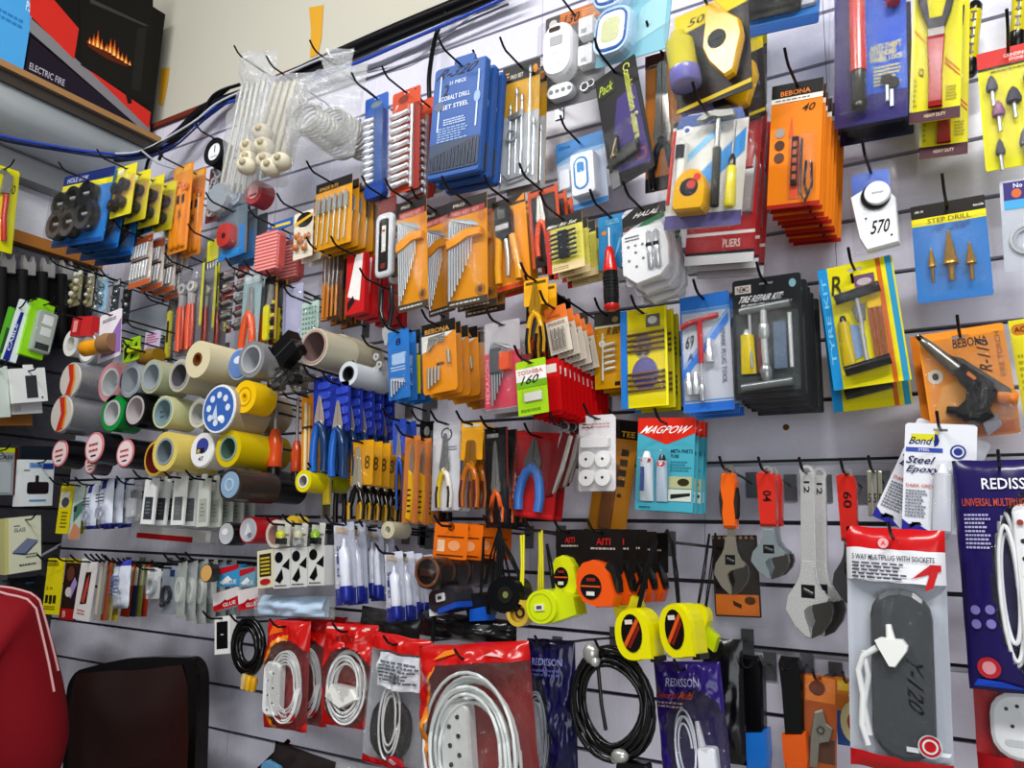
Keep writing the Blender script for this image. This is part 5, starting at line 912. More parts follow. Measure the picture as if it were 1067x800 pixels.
for lab, c, d in (('blue handled combination pliers in a blue holder, left of two', (326, 396, 347, 391, 323, 493), .27), ('blue handled combination pliers in a blue holder, right of two', (345, 401, 366, 396, 342, 498), .27)):
    i = Item('combination_pliers', lab, 'pliers', c, d)
    i.add('holder', ('rr', .06, .46, .96, 1.02, .0, .10, '2c3f9c/s', .15, .04), *[('rr', .3, .54 + q * .11, .9, .62 + q * .11, -.04, .02, '4258c0/s', .4) for q in range(4)])
    pliers(i, .50, .0, .80, .95, ('2f6fc0/s', '27456e/s'), 'd8cabc/m', .38, -.10, None, .05, .15); i.stack(4, .032, lab.split(' in ')[0].replace('handled ', '') + (' on the left hook' if 'left' in lab else ' on the right hook'), 'blue combination pliers ' + ('left' if 'left' in lab else 'right') + ' hook')
# ------------------------------------------------------------------ small tools under the tape rolls
for lab, p0, p1, k, r in (('orange handled screwdriver hanging below the clear bags', (287, 496), (287, 395), 'e2642c/s', 7), ('dark orange screwdriver beside the yellow rods', (308, 500), (311, 415), 'c0502a/s', 5)):
    a = (p1[0] - r, p1[1], p1[0] + r, p1[1] - 2, p0[0] - r, p0[1]); i = Item('screwdriver', lab, 'screwdriver', a, .20); i.hz = .97
    driver(i, (.5, .08, 0), (.5, 1, 0), .42, .42, k, 'b9b4b0/m', .12)
    i.add('black_tip', ('spin', (.5, -.02, 0), (.5, .12, 0), [(0, .3), (.5, .36), (1, .32)], '1b1a1c/s', 12))
i = Item('rod_pack', 'orange backed pack of cream rods left of the blue pliers', 'rods', (316, 414, 329, 410, 312, 492), .22)
i.add('backing_card', ('card', 'e09522', .012, True, .03)); i.add('rod', ('rod', [(.4, 0, -.08), (.44, .9, -.08)], .11, 'e6d8b0/s', 8)); i.add('rod', ('rod', [(.7, 0, -.08), (.74, .86, -.08)], .08, 'd8b46a/s', 8)); i.add('band', ('box', .25, .55, .9, .58, -.2, .0, '5a4a34')); i.stack(2, .03, 'orange cream rod pack', 'cream rod packs')
i = Item('yellow_knife_pack', 'clear pack with a yellow knife under the small yellow tape roll', 'knife', (335, 494, 346, 492, 334, 541), .24)
i.add('backing_card', ('card', '8a8478', .012, True)); i.add('knife_body', ('poly', [(.3, .3), (.9, .3), (.9, .95), (.4, .95)], -.2, 0, 'dcc42c/s', .1), ('box', .35, .05, .85, .3, -.16, 0, '4a483c/s')); i.add('blister', ('shell', 0, 0, 1, .95, .3, 'clear'))
i = Item('black_grips', 'black curved handles hanging between the knife and long nose pliers', 'pliers', (348, 468, 364, 466, 346, 545), .14); pliers(i, .5, 0, .95, 1.0, '1a1719/s', '5a5654/m', .3, 0, '3a2420/s')
# ------------------------------------------------------------------ tape rolls
def roll(name, lab, cx, cy, ry, L, k, core='cfcfd0', ri=.68, d=.28, face=None, core2=None, n=0, tilt=0, cap=None, grp=None):
    rx = ry * .66
    i = Item(name, lab, 'tape roll', (cx - rx, cy - ry + 1.5, cx + rx, cy - ry - 1.5, cx - rx, cy + ry + 1.5), d, hook=True, group=grp)
    r = i.h / 2; i.w = 2 * r; s = L / i.w; i.hz = .5 + .5 * ri * .8; i.hl = -.035
    if tilt: i.root.rotation_euler.rotate_axis('X', math.radians(tilt))
    ctr = i.root.matrix_world
    i.add('tape', ('ring', .5, .5, .5, ri * .5 + .03, 0, s, k, k, 30))
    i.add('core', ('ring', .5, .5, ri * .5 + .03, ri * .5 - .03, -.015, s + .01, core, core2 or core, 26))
    if face: i.add('printed_face', *face)
    return i
def seal(ri, k): return ('disc', .5, .5, ri, -.03 - (.5 - ri) * .02, .02, k, 26, .02)
W8 = 'dcdcd8'
roll('grey_tape', 'grey tape roll behind the purple and white card', 92, 362, 16, .05, '9a9c9e/s', 'e8e8e6', .78, .24)
roll('white_tape', 'narrow white tape roll left of the grey roll', 74, 357, 13, .05, 'e8e8e2/s', 'd8d8d2', .5, .22)
foil = [('disc', .5, .5, .47, -.03, .01, 'cfc8c0', 26, .02), ('p', [(.30, .05), (.62, .08), (.72, .5), (.66, .92), (.38, .95), (.5, .5)], 'c8402c', -.03), ('p', [(.56, .1), (.64, .12), (.76, .5), (.68, .9), (.62, .9), (.68, .5)], 'e0a02c', -.03)]
roll('foil_tape', 'silver foil tape with a red and yellow label, upper of two', 74, 396, 18, .085, 'b8b9bc/m', 'c8c4c0', .4, .28, foil)
roll('foil_tape', 'silver foil tape with a red and yellow label, lower of two', 65, 431, 19, .11, 'b4b5b8/m', 'c8c4c0', .4, .29, foil)
roll('pink_tape', 'pink edged tape ring with a white core', 115, 398, 19.5, .03, 'e0a4ac/s', 'd8dcdc', .66, .27)
roll('clear_tape', 'bluish clear tape roll right of the pink ring', 136, 396, 17, .06, 'aab4b8/s', 'b4bcc2', .8, .27)
roll('clear_tape', 'greenish clear tape roll with a grey core above the cut cream roll', 158, 392, 17, .08, 'b4b89c/s', 'a8b0b4', .76, .27)
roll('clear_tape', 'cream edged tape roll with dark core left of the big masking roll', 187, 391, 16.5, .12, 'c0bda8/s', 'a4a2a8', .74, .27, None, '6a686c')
roll('green_tape', 'bright green tape roll with a grey core', 117, 430, 18, .06, '1f9a4c/s', 'c4c4c6', .66, .27)
roll('black_tape', 'black tape roll with a pale core right of the green one', 141, 427, 17.5, .07, '19191b/s', 'c0b8ba', .76, .27)
roll('cream_tape', 'yellowish clear tape roll with printed paper core', 170, 429, 16.5, .07, 'cfd0a8/s', '93a8ac', .78, .27, [('lines', .3, .3, .5, .6, 2, '3a5a70', .05)])
roll('cream_tape', 'pale tape roll mostly hidden behind the starry blue face', 207, 430, 15, .06, 'c9c8c0/s', 'b8b8b4', .7, .24)
roll('masking_tape', 'large cream masking roll with a small brown core', 206, 374, 18.5, .10, 'd8cfb0/r', '7a4c22', .30, .31)
roll('masking_tape', 'beige tape roll behind the large cream masking roll', 226, 380, 19, .09, 'b8ac90/r', 'c09a4c', .6, .20)
roll('blue_tape', 'blue and white faced tape left of the grey ring roll', 249, 379, 16, .05, 'aebac8/s', '5a7ab4', .5, .26, [seal(.44, '6f8cc0'), ('e', .5, .62, .2, .12, 'd4dcec', -.03)])
roll('grey_tape', 'grey ring tape roll with a hollow grey core', 262, 374, 18.5, .07, '8f9092/s', 'b4b6ba', .72, .28)
st = [seal(.49, 'e4e6ec')] + [seal(.455, '4a74b8')] + [('e', .5 + .28 * math.cos(q * .75), .5 + .28 * math.sin(q * .75), .07, .07, 'd8e0ec', -.03) for q in range(8)] + [('p', [(.3, .3), (.45, .6), (.5, .3)], 'c8d4e8', -.03), ('e', .6, .3, .1, .06, 'f0f2f6', -.03)]
roll('packing_tape', 'large tape roll with a blue and white starry face', 229, 426, 25, .09, 'b0a48c/s', 'd8d8d4', .5, .30, st)
roll('packing_tape', 'beige tape roll behind the starry faced roll', 262, 428, 20, .08, 'a8987c/s', '3a342c', .8, .18)
roll('yellow_tape', 'solid yellow tape roll with a tiny hole, on the front of its hook', 255, 413, 16.5, .055, 'efc814/s', 'e0b80c', .22, .29, [('ring', .5, .5, .30, .26, -.01, .01, 'c89a08')])
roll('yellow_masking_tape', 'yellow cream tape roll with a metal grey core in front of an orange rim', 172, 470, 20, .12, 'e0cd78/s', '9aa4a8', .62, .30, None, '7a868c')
roll('yellow_masking_tape', 'orange edged tape ring behind the yellow cream roll', 162, 477, 18, .03, 'd8b04a/s', '6a2420', .78, .26)
roll('label_tape', 'white tape roll with a blue printed label', 211, 469, 18, .05, 'dedbd0/s', 'e6e4dc', .4, .28, [seal(.47, 'e9e9ea'), ('e', .54, .62, .26, .22, '4f55a0', -.03), ('r', .28, .42, .62, .56, '2c2a2c', -.03), ('r', .32, .44, .44, .54, 'c8b070', -.03), ('t', '47', .38, .2, .6, .32, '33333a', 0, -.03)])
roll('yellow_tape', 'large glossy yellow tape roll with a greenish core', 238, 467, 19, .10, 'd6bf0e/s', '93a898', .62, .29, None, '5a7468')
roll('yellow_tape', 'long yellow tape roll behind the glossy yellow one', 262, 469, 18, .08, 'c9ae14/s', '4a4030', .7, .18)
roll('brown_tape', 'long brown packing tape with a clear blue face', 240, 505, 17, .10, '4a403c/s', 'a8b8c0', .6, .31, [seal(.40, '93acc4'), ('ring', .5, .5, .2, .14, -.045, -.02, 'b4c8d8')])
roll('brown_tape', 'second dark brown packing tape on the same hook as the clear blue face', 276, 506, 17, .09, '2e2826/s', '5a5450', .7, .19)
rk = lambda: [seal(.47, 'd88a90'), seal(.41, 'ecdcdc'), ('lines', .26, .52, .76, .66, 1, 'c0303a', -.034), ('lines', .26, .34, .76, .48, 1, 'c0303a', -.034), ('r', .36, .22, .62, .27, '3a2a2c', -.034)]
roll('insulation_tape', 'black tape with a red and white label, leftmost of the lower trio', 63, 472, 14.5, .05, '17161a/s', '6a2428', .4, .27, rk())
roll('insulation_tape', 'black tape with a red and white label, middle of the trio', 99, 466, 16.5, .05, '26262a/s', '6a2428', .4, .28, rk())
roll('insulation_tape', 'red rimmed tape below the middle labelled roll', 95, 483, 11, .04, '5a5458/s', '8a3038', .5, .25, rk())
roll('insulation_tape', 'black tape with a red and white label, right of the trio', 131, 472, 15, .05, '1c1a1e/s', '6a2428', .4, .27, rk())
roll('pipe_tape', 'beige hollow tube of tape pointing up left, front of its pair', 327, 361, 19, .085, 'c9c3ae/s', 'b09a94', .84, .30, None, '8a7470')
roll('pipe_tape', 'longer beige tube of tape behind the hollow beige one', 352, 366, 18, .10, 'bdb69e/s', '5a5248', .84, .20)
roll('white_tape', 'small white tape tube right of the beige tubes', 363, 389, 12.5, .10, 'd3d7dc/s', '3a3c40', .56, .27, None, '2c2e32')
roll('red_tape', 'red tape with a shiny printed face above the boxed lamps', 259, 552, 14, .07, 'c42c34/s', 'd8dcE0'.lower(), .4, .24, [seal(.44, 'd0d4da'), ('p', [(.3, .3), (.7, .4), (.5, .8)], 'f0f2f4', -.03), ('e', .6, .3, .12, .1, '9aa0a8', -.03)])
roll('silver_tape', 'round silver reel left of the red tape', 236, 556, 12, .04, '2a2a2c/s', 'c4c6c8', .4, .24, [seal(.46, 'c9cbcd'), ('e', .45, .6, .2, .14, 'f2f4f6', -.03)])
roll('white_tape', 'white ring of tape with a brown core behind the boxed lamps', 287, 556, 14.5, .03, 'e0d4cc/s', 'b08a80', .66, .23)
roll('yellow_tape', 'small yellow tape with a white core under the blue pliers', 316, 501, 11.5, .05, 'dfd21c/s', 'f0eeea', .55, .29, None, 'a8a49c')
roll('yellow_tape', 'yellow green tape roll behind the small yellow one', 343, 503, 10, .04, 'b4b41c/s', '5a5a28', .5, .22)
roll('gold_tape', 'small gold tape roll standing out of the clear packs', 215, 597, 9.5, .02, '3a3430/s', 'd8a85a', .3, .24, [seal(.45, 'd9b070')])
roll('yellow_tape', 'yellow tape top peeping above the boxed lamps', 304, 548, 11, .03, 'd8b83a/s', '8a7a40', .5, .20)
roll('clear_tape', 'pale roll of clear tape above the white and blue tubes', 404, 552, 9, .05, 'cfc9b0/s', 'd8d4c0', .5, .21)
# black tool pouches in front of the tubes
i = Item('black_box', 'black glossy little box standing out above the clear black bag', 'box', (287, 363, 303, 341, 293, 386), .32, hook=False)
i.add('carton', ('box', 0, 0, 1, 1, -.1, .4, '17191a/s'), ('box', -.01, .46, 1.01, .54, -.11, .41, '55585a/m'))
i = Item('black_fitting_bag', 'clear bag of black fittings below the black box', 'bag', (285, 376, 318, 366, 280, 414), .28)
i.add('bag', ('pillow', 0, 0, 1, 1, .3, lambda a, b, s: 'bag', 12, 12, .5, 61))
for u, v in ((.2, .3), (.4, .55), (.6, .35), (.75, .65), (.35, .2), (.85, .3)): i.add('fitting', ('rr', u - .16, v - .14, u + .16, v + .14, -.15, .0, '20231f/s', .3), ('disc', u, v, .06, -.18, -.1, '4a4c46', 10))
i = Item('black_fitting_bag', 'second bag of dark fittings behind, right under the beige tubes', 'bag', (305, 382, 332, 374, 303, 412), .20); i.add('bag', ('pillow', 0, 0, 1, 1, .3, lambda a, b, s: 'bag', 12, 12, .5, 66)); [i.add('fitting', ('rr', u - .16, v - .14, u + .16, v + .14, -.15, .0, '2a2e28/s', .3)) for u, v in ((.3, .3), (.5, .6), (.75, .4))]
i = Item('white_clip_bag', 'small bag of white clips right of the small white tube', 'bag', (388, 365, 402, 360, 388, 395), .2); i.add('bag', ('pillow', 0, 0, 1, 1, .3, lambda a, b, s: 'bag', 8, 8, .5, 71)); [i.add('clip', ('ring', u, v, .2, .1, -.15, -.05, 'dcdcd8/s')) for u, v in ((.4, .7), (.6, .4), (.35, .25))]
i = Item('silver_pliers', 'small silver pliers with dark handles hanging left of the hex keys', 'pliers', (394, 300, 410, 296, 396, 362), .2); i.hz = .97
i.add('jaws', ('poly', [(.3, .32), (.7, .32), (.75, .2), (.56, .0), (.44, .0), (.25, .2)], -.1, .1, 'd8dadc/m', .05)); [i.add('handle', ('rod', [(.5 + s * .12, .3, 0), (.5 + s * .4, .6, 0), (.5 + s * .3, .97, 0)], .12, '2a2a2c/s')) for s in (-1, 1)]
# ================================================================== left part of the wall
i = Item('wrench_set_card', 'orange and white card of small silver spanners near the side wall, front one', 'spanner set', (139, 249, 161, 239, 133, 303), .20)
i.add('backing_card', ('card', 'd8cfc8', .012, True, .03), ('p', [(0, .80), (1, .80), (1, .95), (0, .95)], 'd2703c'), ('p', [(0, 0), (1, .0), (1, .1), (0, .1)], 'd2703c'), ('r', .1, .46, .9, .52, '6a3a2c'))
for q in range(6): i.add('small_spanner', ('rod', [(.14 + q * .14, .14, -.08), (.2 + q * .14, .44, -.08)], .045, 'e3e4e6/m', 6)); i.add('small_spanner', ('rod', [(.16 + q * .13, .54, -.08), (.22 + q * .13, .78, -.08)], .045, 'e3e4e6/m', 6))
i.add('blister', ('shell', .0, .02, 1, .92, .2, 'clear', .06)); i.stack(3, .035, 'orange and white spanner card', 'spanner set cards')
# hole saw sets
i = Item('hole_saw_pack', 'blue pack of six black hole saws under a yellow striped header', 'hole saws', (68, 185, 121, 172, 53, 259), .30)
i.add('backing_card', ('card', '2f86d0', .015, True, .04), ('r', 0, .86, 1, 1, '2a3a78'), ('r', 0, .78, 1, .86, 'e9df2a'), ('t', 'HOLE SAW', .08, .89, .5, .96, 'c4cce4'), ('r', 0, 0, 1, .06, '1f5a9c'))
for q, (u, v) in enumerate(((.20, .54), (.44, .59), (.70, .62), (.20, .26), (.46, .27), (.74, .34))): i.add('hole_saw', ('ring', u, v, .14 + .03 * (q > 2), .10, -.12, -.02, '101114/s', '2a2c30/s', 20), ('disc', u, v, .10, -.05, -.02, '1c1e22/s', 14), ('rod', [(u - .03, v, -.10), (u + .04, v + .03, -.06)], .022, 'c4c6ca/m', 6))
i.add('blister', ('shell', .02, .04, .98, .76, .15, 'clear', .1)); i.stack(3, .04, 'blue hole saw pack', 'hole saw packs', dz=-.004)
i = Item('cutter_pack', 'yellow pack of black cutters, front one right of the blue hole saws', 'cutters', (121, 176, 143, 169, 114, 228), .29)
i.add('backing_card', ('card', 'e3d83c', .012, True, .04), ('r', .1, .84, .4, .95, 'f0ecc0'), ('p', [(.05, .5), (.95, .8), (.95, .5), (.1, .2)], 'd8b45a'))
for u, v in ((.35, .52), (.68, .58), (.28, .2), (.6, .25)): i.add('cutter', ('ring', u, v, .17, .08, -.2, -.02, '2a2824/s', None, 16), ('disc', u, v, .07, -.24, -.02, '4a463c/s', 10))
i.add('blister', ('shell', .02, .04, .98, .8, .26, 'clear', .1)); i.stack(4, .038, 'yellow cutter pack', 'yellow cutter packs')
# clear packs under the saws
for lab, c, k, d in (('small clear pack of olive green pieces below the hole saws', (76, 283, 87, 280, 72, 320), '8a8462', .26), ('second clear pack of olive pieces beside the first', (91, 284, 99, 282, 88, 320), '9a9478', .24), ('pale blue pack between the olive packs and dark packs', (101, 288, 113, 285, 98, 326), '9cc4dc', .22), ('dark slim pack of steel pieces beside the pale blue pack', (118, 292, 126, 290, 114, 334), '3c4448', .20), ('second dark slim pack beside the bright wall reflection patch', (129, 296, 138, 294, 125, 338), '2a2c30', .17)):
    i = Item('small_pack', lab, 'blister pack', c, d)
    i.add('backing_card', ('card', k, .02, True), ('r', .1, .86, .9, .97, 'dcdcd8'))
    for q in range(6): i.add('piece', ('ball', .3 + .35 * (q % 2), .12 + .11 * q, -.12, .16, ('b4ae88/s', '77735a/s', 'd8d6cc/s')[q % 3] if '8' == k[0] or '9a' == k[:2] else ('c4c8cc/m', '5a6064/s', '8a9298/m')[q % 3], 8))
    i.add('blister', ('shell', 0, 0, 1, .85, .3, 'clear'))
# slip joint pliers pack and neighbours
i = Item('slip_joint_pliers_pack', 'clear pack of two slip joint pliers with long orange handles', 'pliers', (188, 281, 213, 274, 183, 372), .20)
i.add('backing_card', ('card', '77757c', .012, True, .04), ('r', .04, .84, .96, .98, '8a8a92'), ('r', .9, .3, 1, 1, 'c9c43a'))
for u in (.28, .66): i.add('plier_head', ('ring', u, .74, .15, .07, -.16, -.04, 'e3e3e4/m', None, 16), ('poly', [(u - .12, .70), (u + .1, .66), (u + .08, .5), (u - .08, .5)], -.14, -.05, 'd4d4d6/m', .05)); i.add('handle', ('rod', [(u - .06, .54, -.1), (u - .08, .3, -.1), (u - .04, .04, -.1)], .075, 'e0643a/s', 8)); i.add('handle', ('rod', [(u + .06, .54, -.1), (u + .10, .3, -.1), (u + .08, .06, -.1)], .06, 'c0503a/s', 8))
i.add('blister', ('shell', 0, 0, 1, .9, .28, 'clear', .1)); i.stack(2, .035, 'orange handled slip joint plier pack', 'slip joint plier packs')
i = Item('file_card', 'yellow edged black pack right of the slip joint pliers', 'carded tools', (216, 252, 230, 247, 214, 324), .15)
i.add('backing_card', ('card', '34322e', .012, True), ('r', 0, .7, 1, 1, 'd8d43a'), ('r', 0, 0, .9, .06, 'd8d43a'), ('r', .88, 0, 1, .7, 'd8d43a')); [i.add('file', ('rod', [(.2 + .2 * q, .1, -.1), (.22 + .2 * q, .66, -.1)], .06, 'a8aaa8/m', 6)) for q in range(4)]; i.add('blister', ('shell', 0, 0, 1, .9, .22, 'clear'))
for r in range(5):
    for q in range(2):
        pos = ('upper left', 'upper right', 'second row left', 'second row right', 'middle left', 'middle right', 'fourth row left', 'fourth row right', 'bottom left', 'bottom right')[r * 2 + q]
        x, y = 233 + q * 15 - r * 1.0, 283 + r * 13.5 - q * 4
        i = Item('bit_strip', 'small red and grey carded bit below the red reel, %s of the cluster' % pos, 'carded bits', (x, y, x + 12, y - 3, x - 1, y + 12), .17 - .012 * r, hook=False, group='small carded bits below the red reel')
        i.add('backing_card', ('rr', 0, 0, 1, 1, 0, .03, ('5c5a5e', '8a4448', '6a6a6c')[(r + q) % 3], .1, 0), ('r', .05, .7, .95, .95, ('c8b8b8', 'b04a48', 'd0ccc8')[(r * 2 + q) % 3]))
        i.add('bit', ('rod', [(.1, .3, -.12), (.9, .45, -.12)], .12, 'c4c2c0/m', 7)); i.add('bit_end', ('ball', .2, .32, -.16, .14, '3a3436/s', 8))
i = Item('orange_plier_card', 'pale card with two orange handled pliers left of the yellow black knives', 'pliers', (254, 287, 273, 283, 249, 372), .20)
i.add('backing_card', ('card', '9cb0b4', .012, True, .04), ('r', .1, .88, .9, .97, 'c4ccd0')); pliers(i, .5, .03, .84, .9, 'e0622c/s', 'b4b8b8/m', .42, -.06, None, .1, .16); i.add('blister', ('shell', 0, 0, 1, .9, .26, 'clear', .1)); i.stack(2, .03, 'pale card with orange handled pliers', 'orange handled plier cards')
i = Item('yellow_knife_card', 'yellow and black knife card right of the orange handled pliers', 'knife', (276, 290, 290, 286, 274, 356), .19)
i.add('backing_card', ('card', '2c2a26', .012, True), ('r', .82, 0, 1, 1, 'b08a3a')); i.add('knife_body', ('rr', .1, .0, .5, .55, -.16, 0, 'dcd42c/s', .3), *[('box', .56, .05 + q * .1, .8, .1 + q * .1, -.1, 0, ('161614/s', 'd8cc3c/s')[q % 2]) for q in range(6)]); i.add('knife_head', ('poly', [(.3, .55), (.7, .55), (.7, .85), (.45, .85)], -.12, 0, 'a4a29c/m')); i.add('blister', ('shell', 0, 0, 1, .9, .25, 'clear')); i.stack(1, .03, 'x', 'yellow knife cards', lab='second yellow knife card behind the front one')
i = Item('yellow_knife_card', 'slim yellow knife in a clear pack beside the bright wall reflection patch', 'knife', (175, 320, 184, 317, 170, 376), .16)
i.add('backing_card', ('card', '4a4844', .012, True)); i.add('knife_body', ('rr', .3, .02, .7, .9, -.2, 0, 'd3c93c/s', .3), ('box', .38, .3, .62, .7, -.22, -.1, '2c2a24')); i.add('blister', ('shell', 0, 0, 1, .95, .3, 'clear'))
# purple and white egg-like card, small things above the tapes
i = Item('glue_stick_card', 'white and purple card with an amber knob in front of the tapes', 'carded goods', (102, 328, 124, 325, 105, 374), .33)
i.add('backing_card', ('card', 'e6e0e6', .012, True, .06), ('p', [(0, 0), (1, 0), (1, .8), (.3, .3)], '9a78b8'), ('lines', .15, .8, .8, .88, 2, '6a6070'), ('r', 0, 0, 1, .08, 'd8d0d8'))
i.add('amber_knob', ('spin', (-.3, .30, -.3), (.42, .30, -.1), [(0, .1), (.1, .22), (.45, .22), (.5, .2), (1, .22)], 'e0a01c/s', 14), ('spin', (.36, .30, -.12), (.8, .30, -.05), [(0, .26), (.5, .3), (1, .26)], '9c7a5a/s', 14))
i = Item('lime_tape_pack', 'lime green and black striped pack right of the purple card', 'blister pack', (129, 354, 146, 350, 128, 378), .22); i.add('backing_card', ('card', 'a4cc2c', .03, True), ('p', [(.1, .1), (.5, .5), (.3, .8), (.05, .6)], '1c1e18'), ('p', [(.5, .05), (.9, .5), (.8, .8), (.5, .4)], '1c1e18')); i.add('clip', ('rr', .5, .3, 1.1, .5, -.2, 0, 'c8d82c/s', .4))
i = Item('red_lighter_pack', 'two red boxed pieces above the white tape at the left', 'boxed goods', (80, 332, 102, 328, 76, 352), .24); i.add('carton', ('box', 0, 0, .45, 1, -.1, .1, 'c02a30'), ('box', .5, -.05, 1, .95, -.12, .1, 'cc3a3c'), ('r', .1, .2, .3, .8, 'e8a09c', -.1))
i = Item('amber_tin', 'small olive and red round tin behind the pale grid pack', 'tin', (151, 368, 166, 365, 150, 378), .2); i.add('tin_body', ('spin', (0, .5, 0), (1, .5, 0), [(0, .3), (.1, .36), (.5, .36), (.55, .33), (1, .33)], '9a7a2c/s', 12), ('spin', (-.2, .5, 0), (.1, .5, 0), [(0, .3), (1, .35)], 'b83a24/s', 12))
i = Item('lilac_card', 'lilac printed card hanging behind the clear tape rolls', 'carded goods', (152, 346, 168, 343, 149, 372), .14); i.add('backing_card', ('card', 'cfc4dc', .02, True), ('lines', .1, .5, .9, .9, 4, 'c05a70'), ('r', .2, .1, .8, .4, 'b4a8c8'))
i = Item('wall_reflection', 'wall reflection laid on as a white sheet behind the slim yellow knife', 'card', (136, 322, 174, 315, 134, 358), .05, hook=False); i.add('backing_card', ('rr', 0, 0, 1, 1, 0, .02, 'e4ebf4/s', .02, 0), ('r', 0, .96, 1, 1, '77787c'))  # bright reflection on the slat wall, modelled as a white sheet
# ------------------------------------------------------------------ side wall
i = Item('red_tool_card', 'yellow card with a red handled tool high on the side wall', 'carded tool', (-12, 168, 21, 179, -22, 256), .10, 'L')
i.add('backing_card', ('card', 'e3df1c', .015, True, .04), ('t', '50', .70, .70, .92, .82, '2c2a14', 0, 0, .2), ('p', [(.1, .9), (.6, .98), (.6, .9)], '8a8a84'))
i.add('handle', ('rod', [(.6, .66, -.12), (.58, .4, -.12), (.66, .12, -.12)], .09, 'c8341f/s', 10)); i.add('tool_head', ('poly', [(.4, .66), (.7, .68), (.74, .9), (.5, .94)], -.16, -.04, '9a9c98/m', .06)); i.add('blister', ('shell', .1, .06, .94, .94, .26, 'clear', .12))
i = Item('spanner_roll', 'black cloth spanner roll with four steel heads on the side wall', 'spanner roll', (-14, 268, 84, 270, -20, 340), .06, 'L', hook=False)
i.add('cloth', ('pillow', 0, -.35, 1, .80, .06, lambda a, b, s: '141416/r', 30, 14, .3, 81), *[('rod', [(.12 + .21 * q, -.3, -.06), (.15 + .21 * q, .78, -.07)], .05, '1a1a1d/r', 8) for q in range(5)])
for q in range(4):
    u = .22 + .205 * q; i.add('spanner_head', ('poly', [(u - .06, .70), (u - .07, .88), (u - .05, 1.0), (u - .02, .90), (u + .02, .90), (u + .05, 1.0), (u + .07, .88), (u + .06, .70)], -.09, -.03, 'b9b8b2/m', .06))
i = Item('cable_tie_box', 'lime green carton pack with a clear window on the side wall', 'boxed goods', (33, 311, 56, 320, 21, 368), .14, 'L', size=None)
i.add('carton', ('box', 0, 0, 1, 1, -.02, .25, '9fdc22/s'), ('rr', .2, 1, .7, 1.06, -.02, .05, '9fdc22/s', .3, 0)); i.add('window_tray', ('rr', .28, .1, 1.12, .85, -.3, -.02, 'b4bcb4/s', .1), ('rr', .5, .6, .95, .78, -.31, -.28, 'eceeec', .1), ('rr', .5, .4, .95, .55, -.31, -.28, 'e4e6e4', .1), ('r', .4, .14, 1, .26, '3a4038', -.3)); i.add('blister', ('shell', .24, .06, 1.16, .9, .36, 'clear'))
i = Item('cable_tie_box', 'white and blue sleeve left of the lime green carton', 'boxed goods', (20, 310, 33, 316, 5, 374), .13, 'L'); i.add('carton', ('box', 0, 0, 1, 1, 0, .3, 'e4e9ec'), ('p', [(0, 0), (.5, 0), (.5, .8), (.25, .8)], '2a3c9c'), ('t', 'CABLE', .1, .15, .35, .6, 'd8e0f0', 90))
i = Item('cable_tie_box', 'green sleeve at the far left beside the white and blue sleeve', 'boxed goods', (8, 318, 19, 323, -2, 372), .11, 'L'); i.add('carton', ('box', 0, 0, 1, 1, 0, .3, '6cb83a'), ('r', .2, .1, .7, .6, '3a6a3c'))
i = Item('white_box', 'white box with a grey strip window, upper of two on the side wall', 'boxed goods', (11, 384, 46, 383, 15, 420), .16, 'L'); i.add('carton', ('box', 0, 0, 1, 1, -.02, .2, 'eef0ee'), ('r', .38, .12, .72, .78, '4a4c50', -.02), ('e', .84, .12, .03, .03, '1c1c1e', -.02), ('rr', .35, 1, .65, 1.1, -.02, .0, 'eef0ee', .2, 0))
i = Item('white_box', 'white box under the upper strip-window box', 'boxed goods', (10, 402, 42, 401, 12, 432), .12, 'L', hook=False); i.add('carton', ('box', 0, 0, 1, 1, -.02, .2, 'e4e6e4'), ('r', .1, .1, .3, .3, 'c8cac8', -.02))
i = Item('pale_box', 'tall pale green white box at the left edge beside the strip-window box', 'boxed goods', (-14, 382, 8, 381, -12, 436), .14, 'L'); i.add('carton', ('box', 0, 0, 1, 1, -.02, .2, 'd3dcd6'), ('t', 'P', .4, .72, .6, .84, '3a4a44', 0, -.02))
i = Item('timber_tray', 'small timber ledge under the white boxes on the side wall', 'ledge', (-10, 432, 28, 432, -10, 444), .05, 'L', hook=False); i.add('plank', ('box', 0, 0, 1, 1, -.3, .5, 'a8763a'))
i = Item('phone_case_box', 'grey CASE box hanging at the left edge of the side wall', 'boxed goods', (-16, 466, 15, 467, -18, 516), .15, 'L'); i.add('carton', ('box', 0, 0, 1, 1, -.02, .15, '9aa0a4'), ('r', 0, .9, 1, 1, 'c8d020', -.02), ('t', 'CASE', .45, .76, .95, .84, '3a3c40', 0, -.02), ('r', .1, .05, .9, .7, 'b4bcc0', -.02), ('box', 1, 0, 1.12, 1, -.02, .15, '5a2420'))
i = Item('charger_box', 'white box picturing a black round charger on the side wall', 'boxed goods', (22, 479, 57, 479, 18, 528), .17, 'L'); i.add('carton', ('box', 0, 0, 1, 1, -.02, .3, 'e6ebec'), ('r', .25, .82, .98, .94, '8cb4dc', -.02), ('r', .66, .80, .98, .92, '2c4a9c', -.02), ('t', 'Smart', .3, .84, .64, .92, '2f6ab4', 0, -.02), ('lines', .1, .74, .3, .8, 1, '5a6a74', -.02), ('r', .45, .52, .55, .66, '24262a', -.02), ('rr', .22, .26, .86, .52, -.03, -.02, '2a2228/s', .2, 0), ('r', .3, .10, .8, .14, '6a9cd0', -.02), ('rr', 0, 1, 1, 1.3, 0, .1, '1f2834', .1, 0))
